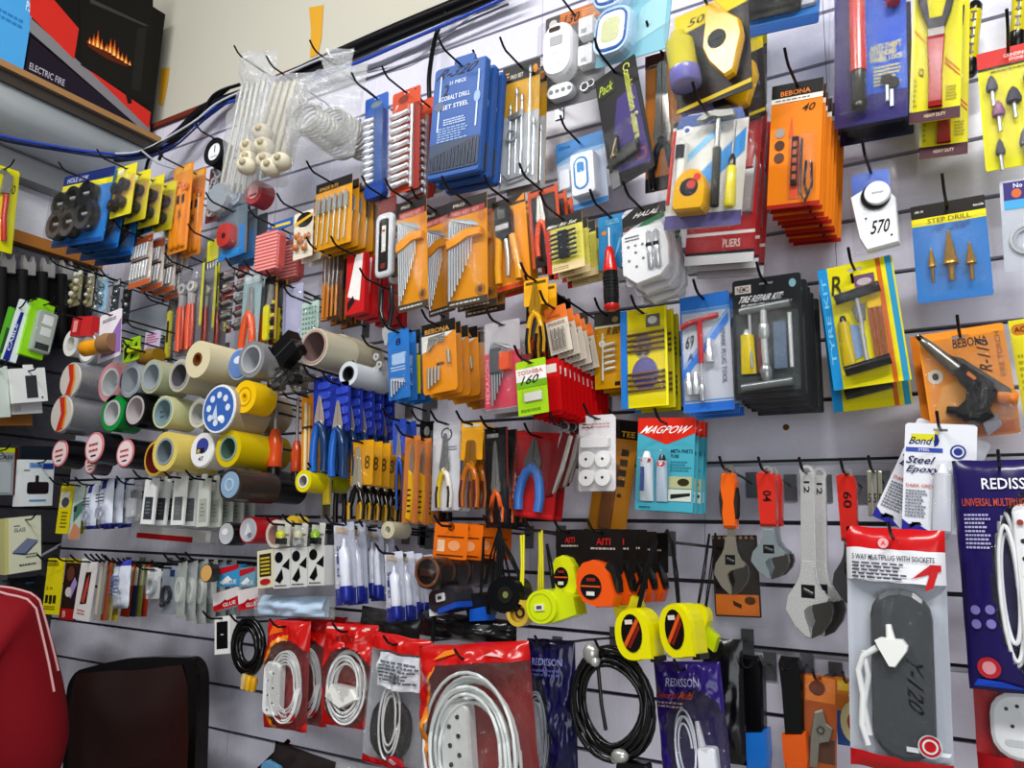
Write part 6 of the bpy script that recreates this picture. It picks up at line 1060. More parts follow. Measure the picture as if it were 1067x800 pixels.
i = Item('glass_box', 'cream GLASS box picturing a phone on the side wall', 'boxed goods', (9, 540, 42, 537, 10, 598), .17, 'L'); i.add('carton', ('box', 0, 0, 1, 1, -.02, .3, 'e8ead2'), ('t', 'GLASS', .14, .74, .5, .81, '4a5a84', 0, -.02), ('lines', .14, .83, .34, .87, 1, '3a3c44', -.02), ('p', [(.08, .36), (.48, .30), (.9, .52), (.55, .58)], '4a5680', -.02), ('p', [(.08, .38), (.48, .34), (.9, .55), (.55, .61)], '8a94ac', -.02), ('lines', .5, .24, .9, .34, 2, '77786c', -.02), ('lines', .3, .1, .9, .16, 1, '4a4a40', -.02), ('box', -.14, 0, 0, 1, 0, .3, 'd8d49a'))
i = Item('dark_box', 'dark box with an orange red panel below the GLASS box', 'boxed goods', (12, 602, 44, 601, 13, 642), .13, 'L'); i.add('carton', ('box', 0, 0, 1, 1, -.02, .2, '2a2a2e'), ('r', .0, .1, .55, .55, 'a8381f', -.02), ('lines', .4, .8, .7, .9, 1, '4a6a9c', -.02))
i = Item('silver_pen', 'two bright wires sticking out between the side wall boxes', 'wire', (46, 572, 64, 563, 44, 582), .2, 'L', hook=False); i.add('wire', ('rod', [(0, .2, 0), (1, .9, 0)], .04, 'c4c6c8/m')); i.add('wire', ('rod', [(-.2, .0, 0), (.8, .6, 0)], .04, 'c4c6c8/m'))
# ------------------------------------------------------------------ lower left rows
i = Item('yellow_card', 'bright yellow card at the left end of the upper small-goods row', 'carded goods', (65, 504, 78, 503, 57, 556), .20); i.add('backing_card', ('card', 'e6d81c', .03, True), ('lines', .3, .1, .85, .45, 5, '8a8014'), ('r', .1, .52, .8, .82, 'd8d8d0'), ('e', .5, .62, .3, .1, '55585c'), ('r', .0, .84, 1, .9, 'd0c010')); i.stack(2, .02, 'x', 'yellow cards in the upper row', lab='yellow card behind the one at the left end of the upper row')
i = Item('green_card', 'mint and peach card right of the yellow card in the upper row', 'carded goods', (79, 505, 90, 504, 70, 562), .20); i.add('backing_card', ('card', 'c9d8d0', .03, True), ('p', [(.3, .3), (1, .5), (1, .7), (.2, .6)], '5c8a7c'), ('p', [(.0, 0), (1, 0), (1, .2), (.4, .3)], 'd89a74'), ('r', .2, .5, .5, .6, '3c4644'))
for lab, c, k in (('white and blue bag in the upper row, left of two', (92, 505, 104, 503, 87, 552), 'd8deea'), ('white and blue bag in the upper row, right of two', (105, 500, 119, 498, 103, 550), 'dde2ee')):
    i = Item('small_bag', lab, 'bag', c, .20); i.add('bag', ('pillow', 0, 0, 1, 1, .25, lambda a, b, s, k=k: '34409c/s' if b < .1 or (b > .8 and .3 < a < .7) else k + '/s', 12, 14, .5, 91)); i.add('clip', ('ring', .5, .3, .3, .2, -.34, -.3, 'b4b8c8/s')); i.add('mark', ('lines', .2, .5, .8, .7, 3, '4a4c5c', -.32)); i.stack(2, .025, lab.replace(' in the upper row,', ','), 'white and blue bags')
i = Item('cable_bag', 'grey clear bag of a small white adaptor in the upper row', 'bag', (133, 504, 148, 502, 131, 544), .18); i.add('bag', ('pillow', 0, 0, 1, 1, .25, lambda a, b, s: 'frost', 10, 12, .6, 95)); i.add('adaptor', ('rr', .2, .1, .7, .6, -.15, 0, 'd4d6da/s', .2)); i.add('plug', ('rr', .4, .6, .8, .8, -.12, 0, '3a3c40/s', .2)); i.stack(3, .02, 'grey clear adaptor bag', 'adaptor bags')
for q, (lab, c) in enumerate((('white box with a grey window, left of three in the row under the tapes', (155, 500, 168, 496, 143.5, 547)), ('white box with a grey window, middle of three in the row', (184, 498, 197, 495, 176, 548)), ('pale box with a faded window, right of three in the row', (209, 500, 221, 497, 203, 550)))):
    i = Item('adaptor_box', lab, 'boxed goods', c, .24); i.add('carton', ('box', 0, 0, 1, 1, -.02, .1, ('eef0ee', 'e8eae8', 'ccd0c8')[q]), ('p', [(.2, .1), (.86, .1), (.82, .58), (.16, .58)], ('4a4e56', '77797c', 'b0b4ac')[q], -.02), ('lines', .3, .2, .7, .5, 4, '8a8c90', -.02), ('rr', .25, 1, .75, 1.1, -.02, .0, 'e0e2e0', .2, 0)); i.stack(4, .03, lab.split(',')[0] + (' left', ' middle', ' right')[q], 'boxed adaptors ' + ('left', 'middle', 'right')[q] + ' hook')
i = Item('red_white_pack', 'red and white packet lying flat under the three white boxes', 'packet', (150, 549, 224, 551, 148, 562), .10, hook=False); i.add('packet', ('rr', 0, 0, 1, 1, -.06, .04, 'd8d6d2/s', .2), ('r', 0, 0, .8, .42, 'c4202c', -.06))
# second small row
def strip(name, lab, c, k, ops, d=.2, n=0, desc='', grp='', st=.022):
    i = Item(name, lab, 'carded goods', c, d); i.add('backing_card', ('card', k, .03, True, .03), *ops)
    if n: i.stack(n, st, desc, grp)
    return i
strip('yellow_card', 'tall bright yellow card with black marks at the left of the lower row', (51, 582, 68, 581, 43, 640), 'f0e21c', [('r', .0, .86, .7, .93, 'b0a414'), ('t', '2 in', .1, .44, .5, .50, '7a7214'), *[('r', .1 + .24 * q, .2 - .01 * (q % 2), .28 + .24 * q, .34, '3a3810') for q in range(3)], ('lines', .1, .08, .8, .16, 2, '8a8214')])
strip('game_card', 'dark card with purple and red pictures right of the tall yellow card', (70, 582, 86, 582, 61, 645), '3a2428', [('r', 0, .93, 1, 1, 'c8b42c'), ('e', .4, .75, .25, .12, '7a4a3c'), ('p', [(.3, .4), (.7, .7), (.9, .6), (.6, .35)], 'b4a0d8'), ('e', .4, .45, .2, .08, 'e0d8d8'), ('r', 0, 0, 1, .18, 'b82a2c'), ('t', 'B', .2, .04, .4, .14, 'e8c8c4')], .19)
i = strip('knife_box', 'white box with a red knife behind a dark window', (87, 583, 104, 583, 74, 645), 'ece8e6', [('p', [(.3, .25), (.68, .28), (.72, .8), (.4, .78)], '3a1f22'), ('p', [(.36, .3), (.55, .28), (.66, .55), (.62, .76), (.5, .66)], 'c85a4c'), ('lines', .2, .08, .7, .18, 2, 'c88a84')], .22)
for q, (k, nm) in enumerate((('a8a4a0', 'grey'), ('c0683c', 'orange brown'), ('b8ae74', 'khaki'), ('c8b41f', 'mustard'))): strip('slim_card', nm + ' edged slim card right of the red knife box', (106 + q * 5.5, 584, 113 + q * 5.5, 584, 96 + q * 6, 646), k, [('r', .1, .1, .5, .9, 'd0c8b8')], .215 - q * .012)
i = Item('foil_bag', 'crinkled white and blue foil bag in the lower row', 'bag', (121, 584, 137, 583, 118, 634), .19); i.add('bag', ('pillow', 0, 0, 1, 1, .25, lambda a, b, s: '4a4cb0/s' if b > .86 else 'd3d8e4/s', 12, 16, .7, 101)); i.add('print', ('lines', .2, .3, .8, .7, 5, '6a7ab0', -.34))
for q, (k, nm) in enumerate((('b4481f', 'rust red'), ('2c3c58', 'navy'), ('8a8a4a', 'olive'), ('b4442c', 'brick red'))): strip('slim_card', nm + ' slim card right of the crinkled foil bag', (133 + q * 5, 588, 142 + q * 5, 588, 124 + q * 6.5, 642), k, [('r', .1, .6, .9, .95, 'c8c4a8')], .17 - q * .012)
for q, (lab, c) in enumerate((('clear earphone pack with a white loop, left of two in the lower row', (154, 592, 168, 591, 152, 624)), ('clear earphone pack with a dark cable, right of two in the lower row', (171, 590, 187, 589, 165, 640)))):
    i = Item('earphone_pack', lab, 'earphones', c, .20); i.add('backing_card', ('card', ('dcdedf', '9aa2aa')[q], .015, True, .06), ('r', .5, .78, .8, .92, '2a3c6c') if q else ('lines', .2, .85, .8, .95, 1, '8a8c90')); i.add('earphone_cable', ('ring', .5, .4, .3, .22, -.2, -.05, ('b4b8bc/s', '3a3e46/s')[q], None, 20, 1.3), ('ball', .35, .2, -.15, .12, ('d4d6d8/s', '2a2c30/s')[q], 8)); i.add('blister', ('shell', .02, .02, .98, .8, .3, 'clear')); i.stack(2, .03, lab.split(',')[0], lab.split(',')[0] + 's')
for q in range(3):
    i = Item('cable_pack', ('grey white clear pack of cable, left of the three by the gold tape', 'grey white clear pack of cable, middle of the three', 'grey white clear pack of cable under the gold tape')[q], 'cable pack', (187 + q * 11, 585 - q, 196 + q * 11, 584 - q, 182 + q * 11, 644 + q * 3), .22 - q * .02); i.add('backing_card', ('card', 'a9b0aa', .02, True)); i.add('cable_loop', ('ring', .5, .5, .42, .26, -.3, 0, 'd0d4ce/s', None, 18, 2.2)); i.add('blister', ('pillow', 0, 0, 1, 1, .4, lambda a, b, s: 'frost' if not s else None, 8, 14, .5, 105 + q)); i.stack(3, .025, ('left', 'middle', 'gold tape side')[q] + ' grey white cable pack', 'cable packs ' + ('left', 'middle', 'right')[q])
# red white blue boxes
for q, (lab, c, a, b) in enumerate((('blue and red striped box above the red and white box', (230, 590, 252, 587, 229, 612), '4a9cc8', 'c02430'), ('second blue striped box right of the first', (252, 592, 268, 590, 251, 612), '7aa4b8', 'b83038'), ('red and white box below the blue striped box', (224, 618, 250, 612, 226, 636), 'd8d4d4', 'c0202c'), ('second red and white box beside the first', (250, 615, 271, 611, 251, 636), 'dcd4d4', 'c42a34'))):
    i = Item('glue_box', lab, 'boxed goods', c, .20, hook=False); i.add('carton', ('box', 0, 0, 1, 1, -.1, .2, a), ('p', [(0, .55), (1, .8), (1, 1), (0, .9)] if q < 2 else [(0, 0), (1, 0), (1, .5), (0, .3)], b, -.1), ('p', [(.1, .2), (.5, .5), (.7, .3), (.3, .1)], 'e8e6e6' if q < 2 else 'b01824', -.1), ('t', 'GLUE', .4, .1, .9, .3, 'e8e4e4', 0, -.1))
# box of lamps
for q in range(3):
    p = ('left', 'middle', 'right')[q]
    i = Item('lamp_blister', 'small clear lamp pack standing above the boxes, %s of three' % p, 'lamp', (290 + q * 18, 546 - q * .5, 304 + q * 18, 545 - q * .5, 287 + q * 18, 569), .26); i.add('backing_card', ('card', 'd0d0ca', .02, False), ('r', .1, .45, .9, .55, '8a8a84')); i.add('lamp_cap', ('spin', (.5, .35, -.2), (.5, .7, -.2), [(0, .22), (.6, .26), (1, .1)], ('d8d83c/s', 'd4d0b4/s', '9ac42c/s')[q], 10)); i.add('lamp_socket', ('box', .25, .08, .8, .36, -.3, 0, ('3a3c3e/s', 'b4b6b4/s', '1c1e1c/s')[q])); i.add('blister', ('shell', 0, 0, 1, .9, .45, 'clear'))
    i = Item('lamp_box', 'white box with black lamp pictures, %s of three joined boxes' % p, 'lamp box', (286 + q * 18, 572 - q * 1.5, 303 + q * 18, 571 - q * 1.5, 285.5 + q * 17.7, 613 - q * 1.5), .26, hook=False); i.add('carton', ('box', 0, 0, 1, 1, -.02, .9, 'd3d3d0'), ('e', .3, .78, .25, .14, '18181a', -.02), ('p', [(.5, .55), (.95, .75), (.95, .45)], '18181a', -.02), ('p', [(.1, .2), (.5, .5), (.6, .25), (.4, .12)], '18181a', -.02), ('lines', .1, .03, .9, .1, 1, '5a5a5a', -.02))
i = Item('lamp_box', 'yellow printed box side at the left end of the joined lamp boxes', 'lamp box', (268, 574, 285, 572, 269, 613), .26, hook=False); i.add('carton', ('box', 0, 0, 1, 1, -.02, .8, 'd8d2b8'), ('r', .15, .3, .85, .9, '3a3424', -.02), *[('r', .22, .36 + .1 * q, .78, .41 + .1 * q, 'c8b44a', -.02) for q in range(5)], ('e', .5, .16, .32, .08, 'b82a34', -.02))
i = Item('mask_bag', 'flat pale blue plastic bag lying below the lamp boxes', 'bag', (266, 622, 350, 618, 264, 645), .22, hook=False); i.add('bag', ('pillow', 0, 0, 1, 1, .10, lambda a, b, s: 'c8dcf0/s' if .12 < a < .9 and b > .1 else 'frost', 24, 10, .5, 111))
# silicone tubes with blue foot
for q, (lab, c) in enumerate((('white and blue slim tube pack, first from the left', (346, 546, 367, 544, 352, 630), ), ('white and blue slim tube pack, second from the left', (368, 550, 382, 549, 370, 624)), ('white and blue slim tube pack, third from the left', (384, 552, 398, 551, 388, 626)), ('white and blue slim tube pack, fourth from the left and lower', (400, 576, 419, 574, 404, 648)), ('white and blue slim tube pack, rightmost by the tape measures', (420, 578, 440, 576, 422, 642)))):
    i = Item('sealant_pack', lab, 'sealant', c, (.24, .2, .17, .24, .19)[q]); i.add('backing_card', ('card', 'd3d6e4', .015, True, .05), ('r', 0, 0, 1, .2, '2f3f9c'), ('r', .1, .5, .35, .6, '3a4a9c'), ('t', 'SUPER', .12, .28, .34, .72, '3a3f90', -90), ('e', .3, .3, .18, .05, 'f0f2fa'), ('p', [(.1, .9), (.7, .84), (.7, .92), (.1, .97)], 'c8b8a8')); i.add('sealant_tube', ('spin', (.66, .2, -.14), (.62, .80, -.14), [(0, .2), (.05, .23), (.75, .23), (.85, .1), (1, .06)], 'dfe2ee/s', 12), ('spin', (.66, .04, -.14), (.66, .22, -.14), [(0, .2), (.2, .24), (1, .24)], '26389a/s', 12)); i.add('blister', ('pillow', 0, .0, 1, .9, .32, lambda a, b, s: 'bag' if not s else None, 8, 16, .4, 121 + q)); i.stack(1, .03, 'x', 'sealant packs', lab='sealant pack behind the one that is ' + ('first', 'second', 'third', 'fourth', 'fifth')[q] + ' from the left')
i = Item('phone_box', 'small white framed black phone box left of the black cables', 'boxed goods', (224, 643, 240, 641, 224, 682), .22); i.add('carton', ('box', 0, 0, 1, 1, -.02, .3, 'e6e6e4'), ('r', .14, .14, .86, .86, '17171a', -.02), ('r', .4, .5, .6, .53, 'c8c8c8', -.02))
def hank(name, lab, c, k, n, d, ru=.36, rv=.42, r=.035, extra=None):
    i = Item(name, lab, 'cable', c, d); cord_loop(i, 'cable_hank', .5, .5, ru, rv, n, r, k, 0, int(c[0])); return i
i = hank('black_cable_hank', 'bunch of black cables with yellow plugs left of the red cord bags', (241, 644, 281, 640, 240, 706), '131214/s', 7, .22, .32, .40, .05)
for q in range(3): i.add('yellow_plug', ('spin', (.5 + .12 * q, .06 - .03 * q, -.1), (.44 + .12 * q, -.18 - .02 * q, -.1), [(0, .05), (.3, .07), (1, .05)], ('c8b48c/s', 'e0b41c/s', 'd8a818/s')[q], 8))
# ================================================================== tape measures
def tape_case(i, k, side=.42, y0=-.5, y1=.1, lab=True, face='c83a2c'):
    pts = rrpoly(.02, .04, .98, .98, .40, .42, 6)
    pts = [(a if not (a > .7 and b < .35) else max(a, .97), b if not (a > .7 and b < .35) else min(b, .06)) for a, b in pts]
    i.add('case', ('poly', pts, y0, y1, k, .06))
    if lab: i.add('face_label', ('oval', .50, .54, .27, .34, y0 - .02, y0 + .05, '1f1716/s', 20), ('p', [(.28, .36), (.34, .30), (.72, .74), (.66, .80)], 'd8642c', y0 - .02), ('p', [(.38, .30), (.44, .27), (.74, .62), (.70, .70)], '8a2c20', y0 - .02), ('r', .36, .70, .56, .78, 'd8d0c8', y0 - .02))
def strap(i, u, v, du, dv, k='131214/r', n=2, r=.03):
    for q in range(n): i.add('strap', ('rod', [(u + .05 * q, v, -.1), (u + du * .5 + .08 * q, v + dv * .5, -.08), (u + du + .03 * q, v + dv, -.05)], r, k, 6))
Y1 = 'e6df10/s'
for lab, c, d, yaw, lbl, st in (('yellow tape measure on a black strap, front left of its bunch', (650, 635, 688, 628, 651, 692), .27, -6, True, ((.5, .96, .55, 1.15),)), ('yellow tape measure on a black strap, front right of its bunch', (696, 629, 731, 624, 700, 689), .28, -14, True, ((.4, .96, .0, 1.1),)), ('yellow tape measure behind the front left one, face turned away', (641, 622, 672, 615, 643, 656), .23, 14, False, ((.6, .9, 1.1, 1.6), (.8, .9, .9, 1.6))), ('yellow tape measure at the right of the bunch, tail pointing down', (722, 624, 748, 636, 708, 655), .23, 0, False, ((.3, .9, -.6, 2.1), (.6, .9, -.7, 2.2)))):
    i = Item('tape_measure', lab, 'tape measure', c, d, yaw=yaw, hook='front right' in lab); i.hz = 2.05; i.hl = .01; tape_case(i, Y1, lab=lbl)
    i.add('tape_tip', ('box', .86, .02, 1.06, .12, -.42, 0, '2a2620/s'))
    for a in st: strap(i, *a)
    if 'tail' in lab: i.add('tail_end', ('poly', [(.9, .02), (1.5, -.1), (1.45, .36), (.95, .5)], -.3, .1, 'c8d81a/s', .05))
i = Item('tape_measure', 'yellow green tape measure beside the yellow strings, under yellow carded tape', 'tape measure', (553, 617, 586, 610, 553, 653), .27, hook=False); i.add('case', ('poly', rrpoly(.02, .0, .98, 1.0, .45, .45, 8), -.3, .3, 'd3e01c/s', .06), ('poly', [(.5, .9), (1.0, .95), (1.45, .7), (1.5, .2), (.7, .0)], -.2, .4, 'cfdc1a/s', .04), ('ring', .48, .5, .36, .33, -.31, -.28, 'b8c41a/s')); i.add('face_label', ('box', .32, .40, .60, .58, -.34, -.28, 'e4e2d4'), ('box', .38, .44, .54, .54, -.345, -.33, '5c5c50')); strap(i, .8, 1, -.1, 1.3)
i = Item('tape_reel', 'clear yellow round tape hanging on yellow strings', 'tape measure', (531, 625, 554, 621, 533, 655), .26, hook=False); i.add('case', ('ring', .5, .5, .5, .34, -.3, .2, 'd3b84a/s', 'a8802c/s'), ('disc', .5, .5, .34, -.1, .1, 'c9a84a/s', 18), ('ring', .5, .5, .2, .12, -.14, .1, '3c342c/s', None, 14)); [i.add('string', ('rod', [(.5 + q * .1, .96, 0), (.75 + q * .08, 2.2, 0), (.85 + q * .12, 3.2, 0)], .05, 'e3dc1f/s', 6)) for q in range(2)]
i = Item('string_loop', 'loop of yellow strings hanging beside the clear yellow tape', 'string', (560, 553, 570, 552, 557, 618), .22); [i.add('string', ('rod', [(.2 + q * .25, 0, 0), (.4 + q * .15, .6, 0), (.4 + q * .12, 1, 0)], .12, 'dcd41c/s', 6)) for q in range(3)]
def aiti(lab, c, d, k, n, b):
    i = Item('tape_measure_card', lab, 'tape measure', c, d)
    i.add('backing_card', ('rr', 0, .42, 1, 1, 0, .015, '221d1b', .04, 0), ('t', 'AITI', .34, .79, .70, .88, 'c8302a'), ('lines', .2, .72, .9, .77, 1, 'b4aca4'))
    i.add('case', ('poly', [(.0, .30), (.02, .44), (.16, .56), (.40, .60), (.66, .56), (.84, .44), (1.0, .16), (.92, .02), (.5, .0), (.18, .06), (.04, .18)], -.4, -.02, k, .05)); i.add('face_label', ('oval', .40, .26, .26, .16, -.42, -.36, '1c1614/s', 20), ('r', .16, .255, .64, .275, 'd8642c', -.42), ('r', .3, .15, .5, .20, 'e0dcd4', -.42), ('r', .3, .33, .52, .37, '9c3424', -.42))
    if n: i.add('grip', ('poly', [(.70, .50), (.86, .46), (1.02, .2), (1.0, .34), (.9, .54), (.8, .60)], -.36, 0, '2a2624/s', .06)); i.stack(n, .045, b, 'carded tape measures')
aiti('orange tape measure on a black card, front of its row', (608, 551, 649, 551, 607, 631), .28, 'e8661c/s', 4, 'orange tape measure on black card')
aiti('yellow tape measure on a black card left of the orange one', (580, 552, 608, 551, 579, 619), .24, 'd8dc1c/s', 0, '')
# orange and black measures
i = Item('tape_measure_card', 'orange blister card with a copper edged tape measure, leftmost of its row', 'tape measure', (456, 546, 491, 544, 446, 614), .26)
i.add('backing_card', ('rr', .0, .46, 1, 1, 0, .015, 'e07a1f', .05, 0), ('ring', .5, .94, .1, .05, -.01, 0, '8a4410'), ('r', .1, .78, .9, .80, '6a3410'), ('r', .12, .56, .34, .74, 'e8c8a8'), ('e', .62, .66, .18, .08, 'e8a878'), ('r', .1, .5, .9, .52, '6a3410'))
i.add('case', ('poly', rrpoly(-.08, .0, .66, .48, .26, .16, 6), -.5, -.02, '2a1f1c/s', .06), ('ring', .24, .26, .36, .30, -.52, -.3, 'b87850/m', None, 24), ('box', .08, .2, .44, .3, -.55, -.4, '4a2c20/s')); i.add('blister', ('shell', -.12, -.02, .72, .5, .58, 'clear', .3)); i.stack(3, .045, 'orange blister tape measure card', 'orange blister tape measures')
i = Item('tape_measure', 'grey and blue tape measure with white button on a black wrist strap', 'tape measure', (456, 612, 486, 607, 460, 640), .25, yaw=-10, hook=False); i.add('case', ('poly', rrpoly(.02, .02, .98, .98, .35, .35, 5), -.4, .2, '3a3c42/s', .06), ('poly', [(.3, .0), (1, .1), (1, .3), (.35, .2)], -.42, .1, '2a5cb8/s', .05)); i.add('button', ('rr', .34, .42, .62, .72, -.45, -.38, 'dcdcdc/s', .2), ('rr', .42, .5, .55, .62, -.46, -.44, '4a4a4c/s', .1)); i.add('white_tip', ('box', -.02, .0, .25, .25, -.36, 0, 'd4d8da/s')); i.add('strap', ('rod', [(.0, .1, -.2), (-.15, -.8, -.2), (-.5, -1.4, -.2), (-1.0, -1.7, -.2)], .05, '121114/r', 7))
i = Item('tape_measure', 'black and blue tape measure between grey one and black round one', 'tape measure', (490, 618, 514, 615, 492, 648), .23, hook=False); i.add('case', ('poly', rrpoly(.02, .02, .98, .98, .35, .35, 5), -.4, .2, '1c1e22/s', .06), ('poly', [(.15, .02), (.95, .0), (.9, .5), (.2, .45)], -.43, .1, '2466c4/s', .06)); strap(i, .5, .9, .3, 2.0)
i = Item('tape_measure', 'round black tape measure on black straps, right of the blue one', 'tape measure', (513, 602, 549, 598, 516, 640), .25, hook=False); i.add('case', ('poly', rrpoly(.0, .0, 1, 1, .45, .45, 8), -.35, .2, '17181a/s', .08), ('disc', .56, .5, .2, -.38, -.3, '2c2c26/s', 16), ('disc', .58, .5, .08, -.39, -.37, '8a8a5a/s', 10)); strap(i, .2, .9, .1, 1.3, n=3); strap(i, .9, .8, -.6, 1.4)
i = Item('black_straps', 'bunch of black wrist straps on the hook above the round tape measure', 'straps', (512, 548, 534, 546, 506, 612), .22); [i.add('strap', ('rod', [(.5, .98, 0), (.1 + .2 * q, .5, -.05 * q), (-.1 + .3 * q, .05, 0)], .045, '141316/r', 6)) for q in range(5)]
i = Item('black_bundle', 'dark crumpled black bag under the blue and black tape measures', 'bag', (440, 642, 540, 640, 436, 668), .22, hook=False); i.add('bag', ('pillow', 0, 0, 1, 1, .14, lambda a, b, s: '232224/s', 24, 10, .7, 131))
i = Item('dark_bag', 'smoky dark bag below the white and blue tubes', 'bag', (378, 632, 440, 640, 374, 662), .20, hook=False); i.add('bag', ('pillow', 0, 0, 1, 1, .14, lambda a, b, s: '3c3b3a/s', 18, 10, .6, 133))
# ================================================================== bagged extension cords along the foot of the wall
def cordbag(lab, c, d, colf, strip=None, coil='eceded/s', n=9, ru=.30, rv=.30, cy=.40, seed=1, prints=(), extra=(), bulge=.22, r=.0145, cx=.5):
    i = Item('extension_cord_bag', lab, 'extension cord', c, d)
    i.add('bag', ('pillow', 0, 0, 1, 1, bulge, colf, 48, 60, .5, seed, 0, .03))
    cord_loop(i, 'cord', cx, cy, ru, rv, n, r, coil, -.08, seed)
    if strip: i.add('socket_strip', *strip)
    if prints: i.add('lettering', ('wrap', bulge, .5, seed) + tuple(prints))
    return i
def win(k, kb, cx, cy, ru, rv, edge=None):
    def f(a, b, s):
        if s: return kb
        q = ((a - cx) / ru) ** 2 + ((b - cy) / rv) ** 2
        if q < 1: return 'bag'
        if edge and q < 1.25 and a < cx: return edge
        return k
    return f
def strip_(u0, v0, u1, v1, n=6, y=-.16): return [('rr', u0, v0, u1, v1, y, -.02, 'e9ebea/s', .3, .08)] + [('disc', u0 + (u1 - u0) * (.35 + .3 * (q % 2)), v0 + (v1 - v0) * (.12 + .8 * q / n), .018, y - .006, y + .01, '3c3c40', 8) for q in range(n)]
R1, R2 = 'c9201c/s', '9c1616/s'
i = cordbag('red bag with a white cord and socket strip, leftmost of the bag row', (283, 648, 327, 645, 272, 759), .24, win(R1, R2, .62, .40, .56, .42, 'e8962c/s'), strip_(.10, .12, .48, .62), seed=3, cx=.58, ru=.30, rv=.28, prints=[('p', [(.15, .86), (.5, .9), (.4, .96), (.2, .95)], 'e8702c'), ('e', .50, .10, .09, .05, 'b8202c'), ('e', .50, .10, .05, .03, 'e8b0b8'), ('e', .78, .14, .08, .04, 'b8202c')])
i.stack(2, .05, 'red corded bag, left hook', 'red cord bags on the left hook')
cordbag('red bag with a white cord ring and plug, second in the bag row', (338, 646, 392, 654, 338, 752), .25, win(R1, R2, .56, .40, .48, .38), [('poly', [(.2, .3), (.5, .2), (.8, .3), (.7, .4), (.3, .42)], -.2, -.04, 'ecece8/s', .08)], seed=7, cx=.52, cy=.40, ru=.30, rv=.30, n=10, prints=[('t', 'SOJA', .34, .82, .72, .90, '8a1a18', 0, 0, .2), ('r', .1, .95, .9, .97, 'd8c8c4')]).stack(1, .05, 'x', 'red cord bags second hook', lab='second red bag behind the white ring and plug bag')
cordbag('clear grey bag with a white label, black strip and cord, third in the row', (391, 658, 452, 668, 376, 793), .27, lambda a, b, s: 'b4b6bc/s' if s else (R1 if b > .88 else ('d0d2d8/s' if .62 < b < .86 and a > .25 else ('c4202a/s' if b < .06 else 'bag'))), [('rr', .15, .08, .8, .52, -.1, -.01, '2a2a2c/s', .45, .06)], 'e8e8e8/s', 4, .14, .24, .38, 9, [('lines', .3, .66, .9, .82, 6, '6a6c74'), ('t', 'Y-70', .46, .66, .66, .72, '222228', 0, 0, .2), ('e', .66, .08, .13, .06, 'c42a3a'), ('e', .66, .08, .09, .04, 'e4c4c8')], cx=.5)
cordbag('large red bag with a thick white cord coil and socket strip, fourth in row', (434, 669, 547, 672, 448, 815), .28, lambda a, b, s: R2 if s else (R1 if b > .86 or a < .05 else ('e8962c/s' if a < .22 and abs((a - .12) - .5 * (b - .35) ** 2) < .03 and b < .85 else (R1 if a < .10 + .5 * (b - .35) ** 2 else 'bag'))), strip_(.24, -.02, .50, .62, 8, -.12), 'e8eceb/s', 11, .34, .44, .28, 13, [('p', [(.2, .9), (.42, .94), (.4, .97), (.3, .96)], 'e8902c'), ('p', [(.62, .9), (.75, .94), (.85, .9), (.7, .92)], 'e8c0c0')], r=.0135, cx=.50)
cordbag('navy blue bag with a smoky clear window, fifth in the row', (548, 664, 598, 668, 552, 812), .24, win('1d1a4c/s', '1a1748', .2, .35, .36, .42), [('rr', .05, .1, .35, .55, -.1, -.01, 'b4b8c0/s', .3, .06)], 'a8aeb8/s', 5, .18, .26, .34, 15, [('t', 'REDISSON', .2, .82, .8, .87, '8a8cc0'), ('lines', .2, .74, .8, .8, 2, '5a5c9c')], cx=.24)
i = cordbag('purple bag with white flat cords in a clear window under the yellow tapes', (683, 690, 752, 688, 690, 815), .22, win('3a2380/s', '2e1b66', .62, .30, .46, .48), [('rr', .60, .04, .86, .32, -.2, -.02, 'e9eaf2/s', .2, .08), ('spin', (.66, .32, -.12), (.62, .52, -.12), [(0, .06), (1, .03)], 'dcdce6/s', 8)], 'e4e6f0/s', 4, .14, .26, .30, 17, [('t', 'REDISSON', .22, .80, .72, .87, 'b8b4d8'), ('t', 'Universal Multi', .05, .70, .62, .76, 'c0542c', 0, 0, .1), ('lines', .05, .62, .5, .68, 2, 'b8a0a0')], cx=.42)
i = Item('black_bag', 'plain black bag at the right of the purple bag and under yellow tapes', 'bag', (728, 662, 770, 668, 738, 790), .14); i.add('bag', ('pillow', 0, 0, 1, 1, .2, lambda a, b, s: '17151c/s', 14, 20, .4, 141))
# big black cable coil
i = Item('cable_coil', 'large coil of black cable tied with silver wrap beside the purple bag', 'cable coil', (592, 668, 684, 664, 596, 798), .26); i.hz = .93
R = random.Random(4)
for q in range(11):
    a0 = R.uniform(0, 6.28); f = .30 + .013 * q; P = []
    for a in range(29):
        t = 6.2832 * a / 28; P.append((.5 + f * 1.04 * math.cos(t) + .008 * math.sin(3 * t + a0), .5 + (f * 1.03) * 1.0 * math.sin(t) * 1.0, -.08 + .05 * math.sin(2 * t + a0) + .03 * (q % 3)))
    i.add('cable_turn', ('rod', P, .024, ('131315/s', '1a1a1c/s')[q % 2], 8))
i.add('silver_tie', ('ball', .36, .90, -.16, .09, 'c4c4c0/m', 10, (1, .8, 1.2)), ('ball', .40, .84, -.16, .06, 'd8d8d4/m', 8)); i.add('silver_tie', ('ball', .60, .12, -.16, .08, 'c4c4c0/m', 10, (1.2, .8, .9)), ('ball', .54, .10, -.14, .05, 'd8d8d4/m', 8)); i.add('black_plug', ('rr', .56, -.02, .88, .08, -.2, -.04, '161618/s', .3), ('rod', [(.40, .84, -.1), (.42, .5, -.12), (.44, .3, -.1)], .02, '161618/s', 7))
